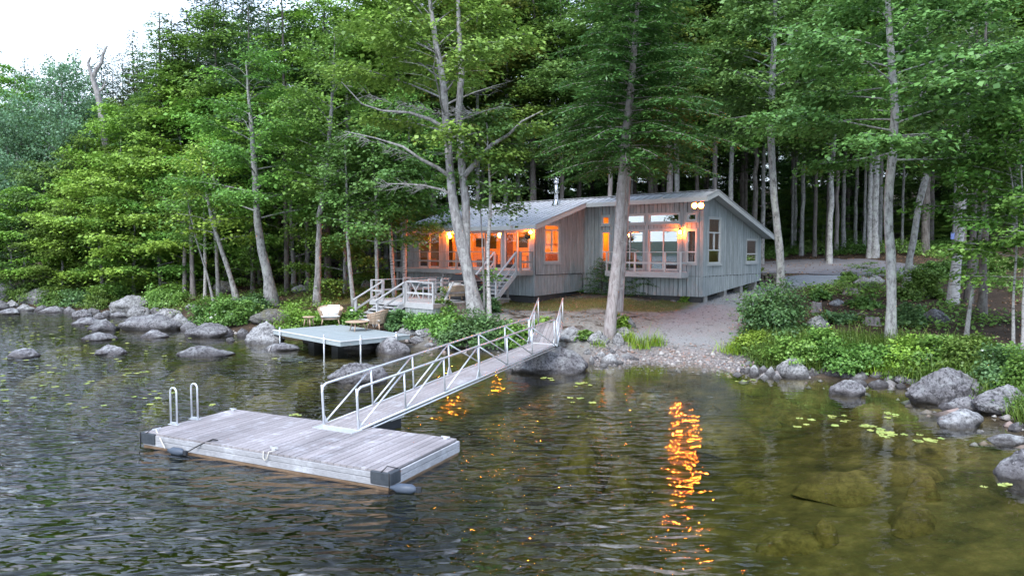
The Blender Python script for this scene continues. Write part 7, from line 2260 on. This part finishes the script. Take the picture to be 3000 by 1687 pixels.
for px, py, h_, bl, lb in [(1870, 1022, .55, 150, 'bright tall grass tuft at the left end of the gravel beach'), (1925, 1015, .42, 110, 'smaller bright grass tuft right of the tallest one'), (1838, 1000, .4, 90, 'grass tuft among the stones right of the front hemlock'), (2150, 1036, .45, 170, 'bright grass tuft at the right edge of the gravel beach'), (2175, 1030, .35, 90, 'shorter grass tuft beside the lime ground shrub'), (1755, 1018, .35, 40, 'thin green plant before the smooth pale boulder'), (2640, 1098, .4, 160, 'grass tuft hanging over the bank stones'), (2560, 1092, .42, 160, 'grass tuft under the lichen-patched trunk'), (2520, 1085, .45, 140, 'grass tuft left of the lichen-patched trunk'), (2715, 1110, .35, 120, 'grass tuft left of the huge lichen-topped boulder')]:
    p = ground_at(px, py)
    grass_obj('grass_tuft', lb, np.array([tuple(p)]), h_, .022, 'grass_bright', int(px), bl, .16 if bl < 120 else .24, 'thing', 'grass tuft', 'bright grass tufts along the beach and bank')
r = np.random.default_rng(12)
X = r.uniform(-14, 14, 26000); Y = r.uniform(28, 46, 26000)
k = r.uniform(0, 1, 26000) < lawn_mask(X, Y) * .55 * (1 - gravel_mask(X, Y))
def clear(X, Y):
    P = np.stack([X - C0.x, Y - C0.y], -1); t = P @ np.array([HU.x, HU.y]); s = P @ np.array([HV.x, HV.y])
    inn = ((t > -.05) & (t < TL) & (s > -.05) & (s < SB)) | ((t > T1 - .05) & (t < TL) & (s > SW - .05) & (s < SB))
    P = np.stack([X - L0.x, Y - L0.y], -1); t = P @ np.array([HU.x, HU.y]); s = P @ np.array([HV.x, HV.y])
    return ~(inn | ((t > -.1) & (t < DA) & (s > -.1) & (s < DB)))
k &= clear(X, Y)
P3 = np.stack([X, Y, height(X, Y)], -1)[k]
grass_obj('lawn_grass', 'thin dry lawn grass in front of the cabin', P3[::2], .07, .012, 'dry_grass', 13, 6, .1)
grass_obj('lawn_grass', 'short green lawn grass in front of the cabin', P3[1::2], .06, .012, 'grass', 14, 5, .1)
X = r.uniform(7.0, 15, 5000); Y = r.uniform(14, 30, 5000); sd_ = shore_dist(X, Y)
k = (sd_ > .25) & (sd_ < 3.4) & (gravel_mask(X, Y) < .2) & (X > 8.2) & (vnoise(X, Y, .8, 21) > -.3)
P3 = np.stack([X, Y, height(X, Y)], -1)[k]
grass_obj('bank_grass', 'tall bright grass growing through the plants of the right bank', P3, .52, .022, 'grass', 17, 9, .13)
def scatter_leaves(name, label, P, m, size, seed, up=1.0, hmax=.3, per=5, spread=.16):
    rng = np.random.default_rng(seed)
    c = np.repeat(P, per, 0)
    p = c + np.stack([rng.normal(0, spread, len(c)), rng.normal(0, spread, len(c)), rng.uniform(.02, hmax, len(c))], -1)
    nn = nrm(rng.normal(0, .45, p.shape) + np.array([0, 0, up])); di = rng.normal(0, 1, p.shape); di[:, 2] *= .3
    kk = rng.lognormal(0, .3, len(p))
    v = leaf_verts(p, nn, di, size * kk, size * .75 * kk)
    o = link_mesh(name, leaves_mesh(name, v, M[m]), None); tag(o, label, None, None, 'stuff')
X = r.uniform(6.5, 16, 9000); Y = r.uniform(14, 31, 9000); sd_ = shore_dist(X, Y)
k = (sd_ > .3) & (sd_ < 4.2 + vnoise(X, Y, .5, 9)) & (gravel_mask(X, Y) < .3) & (X > 7.6)
scatter_leaves('ground_cover', 'leafy ground cover along the right bank', np.stack([X, Y, height(X, Y)], -1)[k], 'shrub_leaf', .10, 31, hmax=.38, per=7)
X = r.uniform(9, 34, 18000); Y = r.uniform(26, 70, 18000); sd_ = shore_dist(X, Y)
k = (sd_ > 4) & (gravel_mask(X, Y) < .2) & (vnoise(X, Y, .33, 10) + vnoise(X, Y, .9, 11) * .4 > -.12) & clear(X, Y) & ~((Y > 44) & (Y < 57) & (X < 30))
scatter_leaves('ground_cover', 'patchy ferns and seedlings on the forest floor at right', np.stack([X, Y, height(X, Y)], -1)[k], 'shrub_leaf', .13, 32, hmax=.3, per=4, spread=.22)
X = r.uniform(10, 40, 9000); Y = r.uniform(54, 66, 9000)
pr = np.array([[p_[0], p_[1]] for p_ in va_])
k = (vnoise(X, Y, .3, 14) > -.25) & (np.min(np.hypot(X[:, None] - pr[None, :, 0], Y[:, None] - pr[None, :, 1]), 1) > 1.6)
scatter_leaves('ground_cover', 'low green plants beyond the driveway', np.stack([X, Y, height(X, Y)], -1)[k], 'shrub_leaf', .15, 33, hmax=.3, per=4, spread=.25)
X = r.uniform(-42, -4, 16000); Y = r.uniform(32, 60, 16000); sd_ = shore_dist(X, Y)
k = (sd_ > .4) & (sd_ < 9) & (vnoise(X, Y, .4, 12) > -.05) & clear(X, Y)
scatter_leaves('ground_cover', 'seedlings on the shady floor of the left wood', np.stack([X, Y, height(X, Y)], -1)[k], 'shrub_leaf', .13, 34, hmax=.35, per=4, spread=.22)
X = r.uniform(-30, 34, 30000); Y = r.uniform(24, 62, 30000); sd_ = shore_dist(X, Y)
k = (sd_ > .6) & (gravel_mask(X, Y) < .7) & clear(X, Y) & (r.uniform(0, 1, 30000) < .5)
scatter_leaves('leaf_litter', 'brown fallen leaves and twigs on the ground', np.stack([X, Y, height(X, Y)], -1)[k], 'fallen_leaf', .075, 35, hmax=.03, per=3, spread=.2)

# flowers and foliage of the hanging basket
rng = np.random.default_rng(5)
p = rng.normal(0, .12, (260, 3)) + np.array([0, 0, .06])
o = bpy.data.objects.new('foliage', leaves_mesh('foliage', leaf_verts(p, nrm(p + np.array([0, 0, .3])), rng.normal(0, 1, p.shape), np.full(260, .09), np.full(260, .06)), M['needle_spruce'])); COL.objects.link(o); o.parent = BASKET[0]

# stumps, logs, woodpile, sign
def stump(px, py, r0, h_, label, mat='firewood'):
    b = ground_at(px, py); rng = np.random.default_rng(int(px)); W = Wood()
    a = thing('tree_stump', label, 'stump', b)
    n = 14; an = np.arange(n) * 2 * np.pi / n
    prof = [(1.5, -.1), (1.12, .08), (1.0, .5 * h_), (.97, h_)]
    mb = MB(); vs0, fs0 = [], []
    for i, (q, z) in enumerate(prof):
        for j in range(n):
            rr = r0 * q * (1 + .13 * math.sin(an[j] * 3 + px) + rng.normal(0, .04))
            vs0.append((b.x + rr * math.cos(an[j]), b.y + rr * math.sin(an[j]), b.z + z + (rng.normal(0, .025) if i == 3 else 0)))
    for i in range(3):
        for j in range(n): fs0.append((i * n + j, i * n + (j + 1) % n, (i + 1) * n + (j + 1) % n, (i + 1) * n + j))
    mb.add(vs0, fs0, True); mb.build('bark', M['bark_hemlock'], a)
    mb = MB(); mb.add(vs0[3 * n:] , [tuple(range(n))]); mb.build('cut_face', M['bark_dead'], a)
stump(2493, 862, .32, .28, 'weathered tree stump below the driveway boulders')
stump(2392, 915, .2, .42, 'split grey stump behind the big bush')
stump(2556, 950, .28, .26, 'rotten brown stump left of the lichen-patched trunk')
wp_ = ground_at(2243, 836)
wpt = thing('woodpile', 'low stack of split firewood behind the right end of the cabin', 'woodpile', wp_)
rw_ = random.Random(4)
for k in range(34):
    mb = MB(); row = k // 9; c = wp_ + HV * 0 + Vector((.12 + .24 * (k % 9) - 1.0, .3, .10 + row * .17)) + Vector((rw_.uniform(-.03, .03), rw_.uniform(-.1, .1), 0))
    a_ = rw_.uniform(-.12, .12); d = Vector((math.sin(a_), math.cos(a_), 0))
    mb.tube([c - d * .28, c + d * .28], rw_.uniform(.075, .105), 6); mb.build('log', M['firewood'], wpt)
# driftwood poles and roots on the shore
def pole(pts, r0, r1, label, name='driftwood_branch', mat='bark_dead'):
    mb = MB(); mb.tube(pts, [r0 + (r1 - r0) * i / (len(pts) - 1) for i in range(len(pts))], 6); tag(mb.build(name, M[mat]), label, 'branch')
g3 = lambda px, py, up: ground_at(px, py) + UZ * up
pole([g3(2440, 1082, .08), g3(2500, 1086, .12), g3(2560, 1092, .1), g3(2600, 1088, .14)], .03, .015, 'long bare root along the bank above the triangular boulder')
pole([g3(2600, 1100, .1), g3(2650, 1096, .16), g3(2720, 1104, .1)], .028, .012, 'bare root on the bank left of the huge lichen-topped boulder')
pole([at(786, 1030, z=-.05), at(793, 1012, z=.18) + Vector((0, .1, 0))], .03, .02, 'stick leaning out of the water by the big domed boulder')
pole([g3(2470, 935, .05), g3(2520, 925, .1), g3(2545, 930, .05)], .03, .015, 'pale fallen stick in the litter right of the big bush')
pole([g3(2395, 900, .05), g3(2412, 925, .08)], .07, .05, 'broken grey log beside the split stump')
sg_ = ground_at(2785, 672) if False else Vector(((2788 - CX) / F * 52, 52, 0)); sg_.z = gz(sg_.x, sg_.y)
sgt = thing('sign_post', 'small blue-grey sign box on a post in the right woods', 'sign', sg_)
mb = MB(); mb.box(sg_ + UZ * .6, .08, .08, 1.3); mb.build('post', M['firewood'], sgt)
mb = MB(); mb.box(sg_ + UZ * 1.35 + Vector((0, -.06, 0)), .36, .1, .5); mb.build('panel', M['blue_fabric'], sgt, .01)
